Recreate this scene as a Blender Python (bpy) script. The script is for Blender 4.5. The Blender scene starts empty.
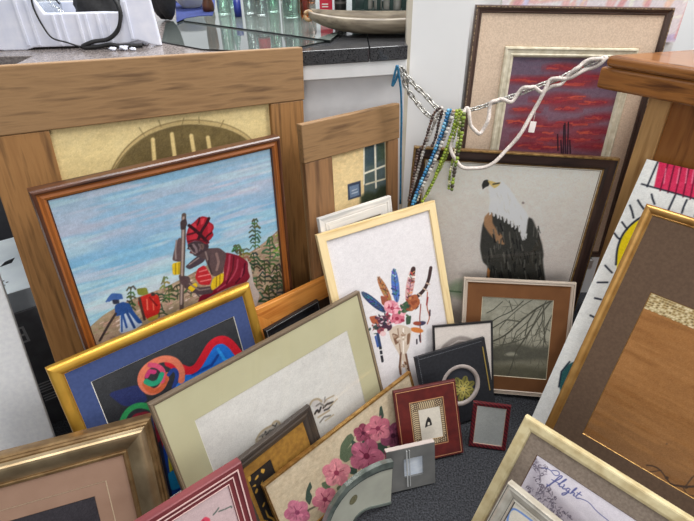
import bpy, bmesh, math, random
import numpy as np
from mathutils import Vector, Matrix, Euler
# Framed pictures stacked on a carpet between two shop counters. Poses of the frames (width, height mm;
# location m; rotation rad; thickness mm) and the artwork of each picture (mm on its own sheet) come first.
CAM = ((0.0,0.0,1.25), (0.999857, -0.009467, -0.014035), (0.016929, 0.559113, 0.828919), 514.0)
FRAMES = {
 'sunset': (541.1, 773.0, (0.613, 1.47, 0.2631),(-0.08838, 0.02551, -0.0261), 20.0),
 'eagle': (564.6, 686.5, (0.4299, 1.2563, 0.018),(-0.11164, 0.05533, -0.06102), 18.0),
 'tree': (316.5, 364.8, (0.4963, 1.078, 0.0133),(-0.36672, -0.04977, -0.18236), 14.0),
 'skull': (359.3, 607.4, (0.1983, 1.0112, 0.0123),(-0.36701, -0.03452, 0.44983), 16.0),
 'plank': (716.1, 977.6, (-0.4175, 1.0633, 0.0292),(-0.08378, 0.07364, 0.58186), 30.0),
 'african': (534.4, 813.2, (-0.3645, 0.9634, 0.0118),(-0.0546, 0.03641, 0.63624), 30.0),
 'plank2': (323.0, 817.9, (0.0465, 1.2251, 0.01),(-0.09972, 0.04392, 0.67002), 25.0),
 'blue': (472.3, 502.2, (-0.3435, 0.7629, 0.0149),(-0.29258, 0.03934, 0.70515), 18.0),
 'cream': (582.0, 445.4, (-0.0885, 0.7583, 0.0174),(-0.36343, 0.03884, 0.73669), 16.0),
 'silver': (450.0, 429.9, (-0.5664, 0.4446, 0.0182),(-0.43452, 0.02309, 0.33687), 30.0),
 'pinkred': (307.7, 375.1, (-0.2854, 0.4333, 0.0123),(-0.24081, 0.04654, 0.69345), 20.0),
 'gold': (245.6, 269.5, (-0.1202, 0.6899, 0.0059),(-0.32857, 0.00811, 0.79567), 14.0),
 'floral': (496.5, 192.7, (0.0354, 0.7928, 0.0096),(-0.36278, -0.02007, 0.732), 12.0),
 'redphoto': (177.1, 211.5, (0.228, 0.8598, 0.0075),(-0.49599, -0.02685, 0.20279), 10.0),
 'navy': (220.5, 231.8, (0.3335, 0.9809, 0.0106),(-0.46907, -0.0521, 0.31042), 10.0),
 'cat': (180.0, 280.3, (0.346, 1.0145, 0.0043),(-0.44539, 0.00549, 0.10866), 8.0),
 'tinyred': (101.3, 137.1, (0.3828, 0.8943, 0.0038),(-0.37439, -0.00226, -0.18458), 9.0),
 'grayglass': (130.9, 123.9, (0.1593, 0.7773, 0.0067),(-0.31009, 0.02643, 0.24042), 15.0),
 'rgold': (524.1, 700.2, (0.7179, 0.7353, 0.0101),(-0.44826, 0.00426, -0.77919), 20.0),
 'canvas': (616.1, 805.7, (0.7437, 0.7575, 0.0211),(-0.57739, -0.02309, -0.76603), 25.0),
 'rcream': (350.0, 416.1, (0.3273, 0.4335, 0.0181),(-0.56489, 0.04025, -0.76509), 20.0),
 'rsilver': (301.9, 386.8, (0.2507, 0.3395, 0.0139),(-0.48521, 0.02765, -0.85496), 20.0),
 'pine': (304.5, 403.8, (-0.0719, 1.0616, 0.0092),(-0.19187, -0.03776, 0.62469), 16.0),
 'black': (180.5, 376.2, (-0.0872, 0.9856, 0.0038),(-0.23884, 0.0064, 0.75119), 12.0),
 'white': (233.5, 611.5, (0.0964, 1.0985, 0.0049),(-0.22484, 0.01176, 0.57995), 14.0),
 'board': (420.8, 633.8, (-0.9416, 0.7251, 0.0146),(-0.27617, 0.04154, 0.46128), 20.0),
}
PAL = [(172,146,122),(206,176,160),(196,150,136),(188,156,136),(136,124,88),(166,134,116),(150,122,102),(222,200,186),(70,88,58),(73,101,74),(65,110,52),(53,67,49),(74,101,47),(56,86,62),(55,90,70),(64,69,68),(76,105,54),(79,90,63),(53,79,68),(65,85,73),(87,86,50),(54,100,45),(90,109,51),(79,71,44),(72,88,72),(82,73,51),(57,98,44),(77,110,70),(81,100,64),(87,111,57),(79,69,75),(85,105,72),(56,97,56),(60,100,72),(71,70,46),(58,113,65),(62,105,67),(53,93,65),(76,88,55),(90,108,65),(70,108,53),(120,128,70),(141,117,90),(138,147,81),(96,133,79),(96,119,62),(140,157,85),(104,143,86),(117,160,53),(146,128,67),(142,151,90),(94,102,53),(118,125,72),(154,103,78),(142,157,58),(116,113,63),(152,146,90),(152,129,64),(52,66,46),(46,75,49),(58,49,34),(51,73,55),(41,55,42),(45,81,45),(39,64,38),(66,81,44),(46,79,55),(57,81,58),(48,60,58),(60,81,57),(52,60,48),(53,67,48),(42,54,48),(41,64,58),(64,80,41),(56,53,41),(48,79,34),(59,76,39),(53,66,38),(46,69,38),(65,56,53),(50,65,36),(53,65,49),(45,75,41),(66,74,56),(51,58,41),(46,66,46),(47,73,47),(60,63,43),(54,83,46),(52,74,35),(46,51,51),(62,65,43),(63,68,34),(61,59,56),(62,92,49),(58,97,74),(89,106,70),(63,80,75),(90,99,60),(67,78,53),(58,110,60),(80,70,58),(59,111,66),(64,67,47),(49,77,48),(63,67,37),(49,67,50),(53,68,48),(64,58,38),(64,67,38),(66,78,40),(55,52,50),(67,77,39),(51,70,56),(58,93,43),(61,108,51),(77,75,75),(72,73,66),(73,70,59),(75,81,55),(82,110,74),(85,88,53),(53,80,49),(69,92,49),(132,160,79),(147,98,79),(151,114,64),(106,107,52),(104,106,61),(96,102,89),(56,71,60),(85,74,50),(58,111,57),(85,112,60),(84,80,61),(82,104,69),(139,145,79),(95,119,81),(123,117,89),(150,133,63),(109,118,74),(95,124,78),(69,101,51),(55,95,45),(84,112,70),(57,86,46),(87,102,73),(83,81,47),(80,89,58),(66,87,48),(65,64,56),(58,75,45),(65,80,53),(58,80,52),(67,61,51),(55,59,44),(43,58,42),(54,78,53),(47,66,40),(45,70,53),(45,64,53),(44,71,52),(81,77,66),(71,67,70),(64,96,58),(57,94,47),(74,111,50),(65,67,43),(69,94,45),(86,83,60),(71,88,59),(73,113,70),(90,89,71),(80,74,70),(59,62,45),(61,70,46),(50,77,40),(46,83,41),(64,59,51),(42,60,39),(40,85,59),(57,57,48),(42,84,50),(60,60,42),(40,54,52),(60,70,58),(74,67,60),(53,83,66),(54,75,72),(76,68,61),(84,70,58),(64,113,65),(64,81,39),(57,71,44),(57,84,51),(45,75,54),(59,55,40),(42,61,55),(198,185,178),(128,26,46),(170,62,84),(90,14,32),(80,14,32),(165,60,80),(92,72,74),(140,112,108),(60,46,52),(72,60,68),(186,36,46),(225,120,120),(80,64,68),(222,186,36),(150,115,20),(96,76,76),(225,190,38),(160,130,20),(92,76,70),(172,152,144),(66,52,54),(82,64,68),(84,66,68),(66,50,55),(132,112,116),(110,92,96),(40,30,36),(110,56,58),(116,92,86),(70,50,48),(158,26,42),(200,50,64),(206,58,70),(188,42,58),(186,40,56),(50,14,24),(54,16,26),(70,16,28),(60,14,26),(90,20,34),(150,132,128),(146,126,122),(136,116,112),(140,120,116),(150,130,128),(58,44,50),(192,206,226),(36,76,142),(40,80,150),(36,70,130),(44,50,70),(62,100,165),(60,48,48),(190,38,34),(230,110,90),(230,100,80),(120,20,26),(170,150,60),(72,50,46),(128,132,52),(60,48,46),(38,46,92),(28,104,196),(16,60,140),(40,140,220),(196,24,42),(214,116,88),(196,92,56),(206,76,110),(186,52,106),(38,150,112),(38,60,130),(46,146,84),(130,30,48),(200,20,36),(22,70,170),(210,200,50),(30,150,210),(205,198,186),(186,168,140),(60,56,56),(140,134,128),(214,208,204),(40,40,44),(196,180,150),(46,62,98),(40,36,36),(70,130,160),(60,70,140),(176,122,84),(90,56,40),(84,116,176),(40,56,110),(150,180,220),(206,164,160),(64,40,40),(236,228,222),(96,60,56),(120,80,76),(60,40,40),(196,170,150),(170,100,60),(176,104,80),(150,60,60),(60,40,50),(150,80,70),(60,50,60),(206,122,58),(62,56,84),(150,70,50),(40,60,100),(36,36,44),(220,216,216),(60,90,160),(206,188,170),(120,86,66),(130,96,74),(112,78,60),(236,226,216),(150,120,100),(166,92,60),(56,84,60),(170,90,60),(150,80,60),(60,84,64),(214,138,152),(232,170,178),(206,112,130),(232,160,170),(236,170,182),(120,40,60),(150,40,66),(88,46,66),(226,206,210),(70,40,60),(210,180,186),(150,70,80),(226,190,190),(50,66,60),(230,220,214),(110,50,60),(69,88,117),(74,99,121),(47,48,107),(39,98,94),(38,111,142),(65,50,103),(41,108,107),(75,55,161),(62,69,118),(37,103,94),(46,110,157),(72,85,142),(58,100,91),(78,74,107),(54,111,109),(40,93,167),(148,99,71),(163,100,65),(110,84,80),(161,81,40),(187,117,53),(171,126,81),(208,131,64),(148,86,47),(109,62,74),(147,121,38),(124,89,44),(130,126,83),(147,76,82),(177,59,46),(185,125,64),(159,122,50),(57,126,102),(95,64,180),(89,111,135),(95,137,118),(47,64,160),(90,116,117),(60,103,130),(52,93,196),(44,121,218),(86,63,163),(84,76,196),(81,88,106),(59,137,140),(72,141,114),(70,123,230),(81,106,176),(212,151,97),(237,75,72),(212,132,105),(104,122,104),(154,101,85),(161,87,127),(200,106,86),(168,121,150),(167,109,129),(208,121,132),(218,127,126),(226,99,120),(233,153,66),(144,100,78),(112,92,149),(164,75,150),(214,190,196),(40,50,60),(150,80,96),(60,36,56),(170,110,110),(96,52,70),(190,90,110),(238,186,196),(226,160,172),(160,50,76),(170,96,56),(96,60,50),(140,70,44),(196,130,80),(80,104,70),(44,64,54),(36,44,60),(60,80,70),(150,90,90),(166,136,114),(120,90,70),(222,206,190),(190,168,150),(150,110,84),(110,76,56),(206,186,166),(196,70,96),(236,233,230),(58,57,52),(170,130,94),(176,120,70),(46,46,42),(216,190,120),(60,60,50),(150,140,134),(150,165,140),(90,120,90),(82,82,76),(22,22,22),(26,26,26),(100,98,90),(66,64,56),(246,245,243),(250,250,248),(214,212,208),(206,204,198),(92,90,78),(156,152,134),(100,96,78),(66,64,54),(78,76,64),(96,94,80),(104,88,52),(196,172,118),(120,100,62),(110,92,58),(222,196,134),(130,110,70),(82,96,98),(58,76,84),(62,80,70),(232,226,206),(214,206,180),(222,216,196),(212,200,160),(48,58,42),(52,62,82),(104,122,146),(190,196,206),(92,104,96),(214,72,96),(226,120,136),(170,40,70),(206,72,96),(96,110,98),(56,70,60),(84,96,74),(92,86,72),(92,90,72),(138,66,86),(120,54,72),(80,30,50),(151,72,94),(158,76,99),(132,63,82),(130,62,81),(154,74,96),(129,61,80),(136,65,84),(143,68,89),(141,67,88),(152,72,94),(158,75,98),(159,76,99),(149,71,93),(144,69,90),(140,67,87),(131,63,82),(126,60,79),(123,59,77),(129,62,80),(116,55,72),(148,78,104),(132,66,92),(86,36,60),(143,75,100),(147,77,103),(166,87,116),(135,71,94),(164,86,115),(126,66,89),(157,83,110),(127,67,89),(133,70,93),(130,69,92),(133,70,94),(127,66,89),(141,74,99),(152,80,107),(167,88,117),(160,84,112),(154,81,108),(161,85,113),(118,62,83),(166,87,117),(150,79,105),(190,112,126),(178,96,114),(124,48,72),(206,121,136),(208,123,138),(174,103,116),(148,87,98),(170,100,113),(159,94,105),(219,129,145),(201,119,133),(158,93,104),(171,101,113),(210,124,139),(197,116,130),(183,108,121),(149,87,98),(157,93,104),(152,89,101),(179,105,118),(192,113,127),(181,107,120),(187,110,124),(213,126,141),(172,101,114),(174,96,118),(158,80,104),(108,36,60),(144,79,97),(200,110,136),(154,85,104),(183,101,124),(172,95,117),(136,75,92),(182,100,123),(151,83,102),(200,110,135),(175,96,119),(149,82,101),(145,80,98),(157,87,106),(142,78,96),(179,98,121),(150,82,101),(169,93,114),(166,91,112),(156,86,105),(140,77,95),(198,109,134),(135,74,92),(138,76,93),(155,85,105),(202,130,138),(190,114,126),(138,54,76),(197,127,134),(225,144,153),(227,146,155),(178,114,121),(213,137,146),(213,137,145),(199,128,136),(189,122,129),(162,104,111),(198,127,135),(178,115,122),(220,141,150),(209,134,143),(220,142,150),(216,139,147),(215,138,147),(224,144,153),(207,133,141),(175,112,119),(168,108,115),(183,118,125),(222,143,152),(169,109,115),(200,129,137),(194,120,132),(178,102,118),(118,46,68),(189,117,128),(177,109,120),(184,113,125),(216,133,147),(182,112,124),(212,131,144),(188,116,128),(170,105,116),(185,114,125),(173,107,117),(211,131,144),(186,115,126),(166,102,113),(180,111,122),(163,101,111),(187,115,127),(225,139,153),(181,112,123),(186,115,127),(172,106,117),(196,121,133),(189,117,129),(195,121,133),(182,108,128),(168,92,116),(126,58,84),(205,122,144),(156,92,109),(209,124,147),(206,122,145),(193,114,135),(172,102,121),(189,112,133),(194,115,136),(164,97,115),(173,103,122),(153,90,107),(145,86,102),(192,113,135),(197,116,138),(152,90,107),(156,93,110),(175,104,123),(162,96,114),(191,113,134),(185,110,130),(148,88,104),(30,26,26),(206,198,184),(112,106,50),(52,54,36),(150,140,70),(176,166,96),(196,176,90),(146,136,130),(112,104,100),(180,170,164),(70,52,40),(100,74,50),(206,44,84),(40,44,56),(92,18,44),(236,130,156),(232,206,26),(44,92,92),(30,40,56),(186,178,188),(111,103,117),(127,119,133),(92,84,98),(140,132,146),(115,107,121),(123,115,129),(112,104,118),(96,88,104),(132,124,138),(136,128,142),(105,97,111),(101,93,107),(117,109,123),(122,114,128),(102,94,108),(135,127,141),(89,81,95),(93,85,99),(133,125,139),(147,139,153),(148,140,154),(145,137,151),(121,113,127),(134,126,140),(139,131,145),(126,118,132),(90,82,96),(119,111,125),(150,142,156),(144,136,150),(94,86,100),(113,105,119),(142,134,148),(131,123,137),(110,102,116),(95,87,101),(91,83,97),(88,80,94),(130,122,136),(128,120,134),(129,121,135),(104,96,110),(118,110,124),(99,91,105),(98,90,104),(100,92,106),(141,133,147),(120,112,126),(107,99,113),(124,116,130),(125,117,131),(146,138,152),(138,130,144),(97,89,103),(96,88,102),(106,98,112),(143,135,149),(116,108,122),(109,101,115),(86,92,150),(110,140,196),(136,52,62),(176,70,62),(132,44,60),(190,82,66),(146,48,60),(166,58,58),(40,24,36),(46,24,38)]
# each stroke: kind, palette index, width or softness (mm), points (mm)
ART_TXT = {
 'african': (
  "#('grad',[(0,(150,182,204)),(0.1,(178,186,205)),(0.2,(128,178,212)),(0.34,(168,205,216)),(0.5,(172,214,222)),(0.62,(178,212,218)),(1,(160,205,215))])|#('streak',(214,204,216),0.5,3"
  ")|#('streak',(122,180,214),0.5,5)|#('streak',(196,226,228),0.4,9)|s 0 0 -1 471 28 488 58 504 117 518 198 518 261 529 327 543 418 531 475 551 526 579 556 332 482 68 184 -69 -49 110|"
  "#('mottle',(214,184,164),0.8,7,None,'g')|#('mottle',(120,98,80),0.7,9,None,'g')|#('mottle',(150,150,110),0.5,15,None,'g')|l 1 2 110 456 115 456|l 2 2.3 274 482 280 483|l 3 2.7 251 "
  '440 262 441|l 2 3.2 492 451 505 452|l 2 4 133 483 144 484|l 3 3.7 178 460 189 461|l 2 4.3 251 486 256 486|l 3 3.7 267 450 274 451|l 4 3.2 467 490 476 490|l 3 4.2 215 445 221 446|l '
  '4 3.4 6 392 12 392|l 5 2.7 360 502 366 502|l 3 3.1 203 484 209 485|l 6 4.7 286 428 296 429|l 4 3.9 47 453 56 454|l 3 2.9 64 483 75 484|l 5 3.4 18 439 28 440|l 3 4.6 134 362 141 362'
  '|l 2 2.7 385 360 396 360|l 3 2.6 304 437 316 438|l 1 3.2 180 448 184 448|l 3 3.4 182 497 192 498|l 1 2.2 214 473 219 474|l 6 3.5 54 350 63 351|l 2 3.5 270 470 274 470|l 6 3.6 402 4'
  '93 410 493|l 6 3.4 122 497 129 497|l 6 2.1 214 505 220 506|l 2 2.5 131 511 137 511|l 3 3.4 155 463 166 464|l 2 4.8 531 426 543 427|l 7 2.4 7 400 13 400|l 5 3.9 451 391 459 391|l 7 '
  '4 473 441 482 442|l 7 2.4 336 512 349 514|l 5 3 526 514 541 516|l 2 2.2 181 420 187 420|l 4 3.1 71 424 79 425|l 6 2.1 183 410 189 410|l 2 4.7 459 451 465 452|l 6 3.6 192 508 203 50'
  '9|l 2 3.9 163 489 174 490|l 1 3.8 491 526 503 528|l 6 2.4 461 529 471 530|l 3 3.9 20 383 26 383|l 7 2.4 25 390 32 391|l 7 2.8 525 467 539 468|l 3 3.1 46 424 55 425|l 6 3.7 204 435 '
  '208 435|l 1 4.9 493 451 503 452|l 7 3.9 83 476 88 477|l 1 3.6 127 482 138 483|l 5 3.2 3 446 10 446|l 7 4.4 253 437 262 438|l 5 2.1 176 490 185 491|l 7 5.2 464 305 475 305|l 4 3.4 2'
  '78 446 286 447|l 3 4.2 70 472 79 473|l 4 2.5 153 421 163 421|l 4 4.7 481 507 490 508|l 6 3.1 347 512 358 513|l 1 3.5 184 493 189 494|l 2 4.5 267 524 274 525|l 7 3.4 79 476 87 477|l'
  ' 6 4.6 530 404 546 405|l 4 4.4 339 452 350 453|l 6 4.7 332 464 345 465|l 6 4.4 353 436 360 437|l 4 3.2 260 445 272 446|l 7 4 430 515 438 516|l 2 2.8 116 450 124 450|l 6 3.9 513 516'
  ' 524 517|l 2 3 213 414 220 415|l 6 3.3 49 477 54 477|l 1 2.8 238 499 250 500|l 2 4 514 550 521 551|l 6 2.5 318 515 322 515|l 3 2.1 36 413 39 414|l 5 3.7 123 438 131 438|l 6 4.8 371'
  ' 452 382 453|l 4 2.8 359 417 371 418|l 3 3.3 200 473 206 473|l 7 3.1 25 422 30 422|l 6 3 126 381 133 382|l 2 2.6 184 361 188 361|l 2 1.9 79 481 89 482|l 2 3.2 84 351 92 351|l 5 4.8'
  ' 381 521 394 522|l 1 3.3 175 432 184 432|l 5 5 473 424 482 425|l 4 4.1 207 504 213 505|l 7 4.1 321 389 328 389|l 1 3.7 156 434 167 435|l 4 3.7 343 387 353 387|l 4 4 517 526 522 526'
  '|l 6 3.9 305 513 311 514|l 4 4.4 164 481 170 482|l 1 2.5 435 507 445 508|l 1 1.9 113 487 123 488|l 6 5 334 332 341 333|l 4 3.4 388 503 396 503|l 1 3.7 80 453 87 454|l 5 4.4 457 504'
  ' 469 505|l 7 4.3 141 405 146 405|l 5 5.1 503 541 512 542|l 6 2.8 182 389 193 389|l 5 2.5 250 466 257 466|l 2 2.7 396 517 401 517|l 5 3 45 459 53 460|l 7 3.4 25 337 31 337|l 2 4.3 9'
  '1 439 95 440|l 5 2.3 141 464 149 465|l 5 2.4 372 394 386 395|l 6 3.3 372 301 379 302|l 2 3.2 292 448 303 449|l 6 2.6 535 475 541 476|l 5 4 13 400 23 401|l 2 3.8 343 370 355 371|l 7'
  ' 3.9 448 514 459 515|l 2 2.1 169 442 179 443|l 3 4 494 526 501 527|l 3 2.8 89 449 98 450|l 6 4.7 267 486 280 487|l 6 2.6 105 480 108 480|l 3 4.4 353 491 366 493|l 7 4.2 411 437 418'
  ' 437|l 5 4.1 154 397 161 398|l 1 3.1 382 526 390 527|l 5 3.5 303 505 309 506|l 4 2.6 95 499 103 500|l 4 2.1 9 446 14 446|l 3 2.4 15 429 20 429|l 5 4.7 377 456 388 457|l 3 2.9 339 5'
  '17 349 518|l 2 4.2 151 423 158 423|l 1 4.3 248 500 259 501|l 4 4.4 300 492 311 493|l 1 3.9 275 524 282 524|l 4 2 27 468 32 468|l 6 3.7 235 484 246 485|l 6 3.2 380 395 386 395|l 4 3'
  '.5 206 492 210 493|l 2 3.6 492 523 504 524|l 2 4.4 489 514 496 515|l 1 4.3 92 457 101 458|l 3 3.1 -11 381 -8 381|l 6 3.8 253 440 260 441|l 5 2.2 254 488 263 488|l 4 2.8 41 355 52 3'
  '55|l 4 3.4 165 478 171 479|l 1 4.2 286 458 290 458|l 3 3.7 267 456 275 456|l 4 3.7 522 529 532 530|l 4 4.1 532 510 547 512|l 5 3.7 291 487 304 488|l 3 2.5 305 513 316 514|l 4 3.2 5'
  '5 370 64 370|l 5 2.4 142 476 148 477|l 6 2.2 53 483 61 484|l 1 3.2 19 345 30 346|l 6 2.5 -3 350 6 351|l 7 2.9 116 462 128 463|l 3 4.4 315 460 324 460|l 1 2.7 51 476 54 476|l 3 2.7 '
  '87 498 92 499|l 1 2.8 173 493 182 494|l 4 2.9 48 464 54 465|l 1 3.5 376 493 385 494|l 6 3.2 268 525 273 525|l 7 3.1 381 496 393 497|l 1 4.4 339 475 352 476|l 4 4.1 163 466 170 466|'
  'l 4 4.8 354 416 367 416|l 1 2.7 78 462 85 463|l 6 3.3 8 414 17 415|l 4 3.3 397 449 403 449|l 2 4.6 189 388 194 388|l 3 3.7 437 459 446 459|l 3 3.7 387 522 395 522|l 7 4.7 512 525 5'
  '27 526|l 3 4.4 392 338 405 338|l 1 4.4 429 497 444 498|l 5 3.6 347 532 353 533|l 5 5 437 423 446 424|l 6 2.9 127 381 138 382|l 6 2.7 159 475 166 476|l 5 2.4 19 420 28 421|l 4 3.6 2'
  '35 489 243 490|l 6 4.2 83 462 92 462|l 3 3.5 255 521 262 522|l 5 4 289 487 297 488|l 1 4.8 292 366 298 367|l 6 3.7 164 476 171 477|l 3 2.1 -2 346 7 346|l 5 5.1 441 432 454 433|l 4 '
  '4.3 203 399 214 400|l 7 3.9 493 523 499 523|l 7 3.4 499 532 508 533|l 1 2.8 290 528 296 529|l 5 3.1 342 420 350 421|l 6 4.4 500 543 513 544|l 5 2.5 189 473 198 473|l 2 3.2 422 500 '
  '434 502|l 1 3.3 46 485 53 486|l 1 3.6 12 475 20 476|l 3 2.2 291 482 298 483|l 5 2.9 194 478 202 478|l 7 4.9 365 505 371 506|l 6 2.3 88 501 91 501|l 3 2.5 264 459 276 460|l 7 2.8 79'
  ' 451 89 452|l 2 4.7 536 500 552 502|l 5 3.1 417 466 423 467|l 4 3.3 221 511 233 513|l 4 2.3 243 491 250 491|l 7 3.2 153 506 157 507|l 5 2.5 87 475 93 476|l 5 3.8 267 495 272 495|l '
  '1 3.7 152 502 161 503|l 4 2.7 281 450 292 451|l 2 5.3 425 440 433 440|l 5 3.5 33 473 39 474|l 4 2.1 203 467 210 468|l 7 5 379 478 384 478|l 3 3.3 397 492 406 493|l 6 2.7 259 353 27'
  '1 353|l 5 4.2 301 403 306 403|l 5 2.8 285 518 298 519|l 7 2.7 388 524 397 525|l 1 2.7 441 533 455 535|l 2 4 197 471 206 471|l 4 3.7 15 375 21 375|l 3 2.9 367 489 372 489|l 4 3.4 13'
  '0 494 137 495|l 1 3.2 216 513 224 514|l 5 2.5 304 499 312 500|l 6 3.7 194 497 201 497|l 2 3 225 430 231 430|l 5 3.7 132 461 139 461|l 5 4 257 465 262 465|l 4 2.9 270 511 278 512|l '
  '3 3.4 154 458 163 459|l 1 5.2 446 501 454 501|l 7 3.2 508 521 517 522|l 7 4.3 199 458 205 459|l 2 3.1 401 413 414 414|l 6 2.5 511 555 521 556|l 3 3.5 522 538 527 538|l 7 2.9 180 48'
  '5 188 486|l 1 3.2 374 520 386 521|l 4 4 272 449 280 449|l 3 2.8 93 482 102 483|l 5 4.7 447 470 454 471|l 6 4.9 360 459 372 460|l 6 3.3 101 436 110 437|l 2 2.5 157 511 169 512|l 5 3'
  '.6 410 459 423 461|l 1 2.4 372 433 384 434|l 5 4.2 256 499 266 500|l 4 4.2 312 458 322 459|l 2 2.5 431 496 437 497|l 6 2.2 292 509 304 510|l 5 4.9 464 517 473 518|l 4 2.8 245 468 2'
  '58 469|l 7 4 336 502 345 503|l 3 2.5 405 434 418 435|l 2 3.4 113 415 123 415|l 7 3.7 404 454 409 454|l 1 3.5 226 439 233 440|l 7 3.9 335 435 345 435|l 6 5.5 541 499 546 500|l 3 2.2'
  ' 102 462 109 462|l 4 3.1 90 413 98 414|l 5 3.6 84 455 88 456|l 7 3.7 347 514 359 515|l 4 4.5 94 397 99 398|l 5 3 390 515 395 516|l 4 3.7 148 490 158 491|l 7 5 413 400 422 401|l 6 2'
  '.3 250 434 262 435|l 3 2.9 208 426 216 426|l 6 4.1 161 419 166 419|l 6 4.5 85 376 91 376|l 6 4.6 242 473 253 474|l 4 2.3 224 423 230 423|l 2 3.2 321 506 329 507|l 2 2.5 299 518 310'
  ' 519|l 6 2.9 526 505 533 506|l 2 4.1 61 384 66 384|l 4 2.3 75 484 85 485|l 3 3.3 366 476 378 477|l 3 2.2 109 488 119 489|l 6 2.6 429 509 442 510|l 3 2.5 193 482 204 483|l 5 3.2 150'
  ' 462 160 463|l 2 3 377 506 391 507|l 7 4.3 307 400 314 401|l 7 3.8 326 364 340 365|l 5 3.7 23 416 33 417|l 6 2.3 336 473 348 474|l 7 2.7 235 433 244 434|l 6 4.2 159 395 167 396|l 5'
  ' 2.7 188 482 197 483|l 5 3 66 467 74 467|l 2 2.8 54 480 62 481|l 2 3 339 506 344 507|l 5 3.5 52 474 62 475|l 7 4.1 455 469 460 470|l 5 3.5 529 564 545 566|l 5 3 468 496 479 497|l 6'
  ' 2.6 421 513 430 514|l 3 3.1 398 417 411 418|l 7 4.8 240 409 245 409|l 7 3.8 262 467 267 467|l 6 3.7 405 456 410 456|l 6 4.3 393 459 407 460|l 2 2.6 102 458 112 459|l 2 3.3 48 457 '
  '54 458|l 5 3.1 2 446 9 447|l 5 2.6 192 390 205 391|l 4 3.7 390 489 398 489|l 2 4.1 138 493 144 493|l 5 4.1 339 453 347 454|l 1 2.8 420 523 431 524|l 1 3.2 63 413 73 413|l 5 4.9 473'
  ' 489 484 490|l 4 4.2 267 518 278 519|l 4 3 532 402 543 403|l 2 4.9 510 489 516 489|l 3 1.9 55 497 64 498|l 7 4.7 241 464 250 465|l 1 4 281 505 294 507|l 7 3.7 433 524 439 524|l 3 5'
  '.3 444 431 452 432|l 4 3.8 287 417 300 418|l 6 3 233 396 243 396|l 6 3.7 286 485 295 486|l 1 3.2 190 502 199 503|l 1 2.6 226 492 233 493|l 2 2.8 106 433 111 433|l 1 4.7 472 525 485'
  ' 526|l 7 3.1 370 477 376 478|l 2 2.4 165 448 174 448|l 6 4.2 -8 346 1 347|l 3 5 374 431 382 432|l 2 3.6 6 368 10 368|l 4 2.5 184 418 195 419|l 1 3 441 444 447 444|l 7 3 275 401 279'
  ' 401|l 7 3.9 251 506 255 507|l 5 3.9 29 461 33 461|l 4 3.4 230 397 239 397|l 3 3.8 219 467 225 468|l 4 4.8 446 512 452 513|l 3 3.2 48 408 59 408|l 5 4.1 325 416 336 416|l 1 4.3 501'
  ' 559 511 560|l 6 3.7 98 453 103 453|l 6 2.5 327 408 333 408|l 6 3.9 57 440 65 440|l 2 5.4 468 425 483 426|l 7 2.7 29 409 34 410|l 3 4 113 421 124 422|l 5 2.5 29 472 38 473|l 5 3.5 '
  '286 512 295 513|l 7 2.9 365 516 376 517|l 7 3 93 503 101 504|l 7 3.3 284 432 292 433|l 6 3.2 89 472 95 473|l 3 3.9 64 424 71 424|l 6 3.1 -16 372 -7 373|l 6 3.4 140 423 148 424|l 2 '
  '2.1 156 475 168 476|l 5 3 246 463 255 464|l 5 2.3 59 382 69 383|l 4 3.3 477 491 487 492|l 5 4.8 272 432 283 432|l 4 2.2 264 456 274 457|l 4 2.9 120 471 128 472|l 6 2 36 449 41 449|'
  'l 1 5.3 501 514 515 516|l 6 2.7 119 465 125 466|l 2 2.3 320 504 332 505|l 4 3.7 41 473 47 473|l 6 3.9 127 460 133 461|l 1 2.3 20 391 29 392|l 7 3.6 533 560 544 561|l 6 3.6 266 414 '
  '273 414|l 4 3.2 469 534 481 535|l 7 2.8 167 489 178 490|l 3 3.1 109 458 113 458|l 3 2.5 82 403 88 403|l 6 2.9 164 508 173 509|l 3 3.8 320 502 325 502|l 4 3.7 232 418 242 419|l 3 3.'
  '5 528 513 538 514|l 6 3.5 13 462 19 462|l 7 3.9 257 513 264 513|l 6 2.7 144 462 152 463|l 1 4.8 335 396 342 396|l 3 4.2 50 438 54 439|l 5 4.8 438 466 450 467|l 2 3.8 91 404 96 404|'
  'l 6 3.2 84 450 87 450|l 5 2.5 450 499 464 500|l 7 3.3 78 465 86 465|l 2 3.7 404 496 413 497|l 3 4.1 158 511 166 512|l 7 3.4 379 495 388 496|l 1 4.1 235 490 242 491|l 6 3.5 216 479 '
  '222 480|l 4 5.2 400 422 412 423|l 4 2.1 151 499 156 500|l 5 2.2 139 496 147 497|l 1 3.5 34 421 38 422|l 1 3.8 188 369 197 370|l 2 3.8 201 513 213 514|l 5 2.9 525 555 530 555|l 6 3.'
  '8 312 525 322 526|l 5 4.9 451 515 459 516|l 8 2.8 439 538 445 579 446 620|l 9 2.9 438 544 434 551 426 543|l 10 3.2 438 547 447 547 452 538|l 11 3 439 555 436 559 430 559|l 12 2.8 4'
  '40 557 447 556 452 552|l 13 4.5 441 565 436 570 429 564|l 14 5.1 441 568 449 569 454 555|l 15 4.7 442 575 436 579 428 576|l 16 3 442 578 451 579 458 564|l 17 4.7 443 586 438 593 42'
  '9 589|l 18 3.8 443 588 452 586 459 579|l 19 3.3 444 596 440 604 433 602|l 20 5.5 445 598 453 599 459 592|l 21 4.8 446 606 443 609 440 611|l 22 3.4 446 608 451 609 454 598|l 23 4.7 '
  '447 616 445 620 441 616|l 24 4.5 447 618 452 619 455 612|l 8 3 475 470 481 514 482 558|l 25 4.4 475 477 466 485 455 486|l 26 4.9 475 480 487 476 497 460|l 27 4.5 476 488 466 495 45'
  '4 493|l 28 5.8 476 491 489 487 501 480|l 29 3.3 477 499 472 503 465 503|l 30 3.8 477 502 486 499 492 494|l 31 5.5 478 510 468 516 457 521|l 32 3.6 478 513 492 510 502 495|l 33 5.3 '
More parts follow.
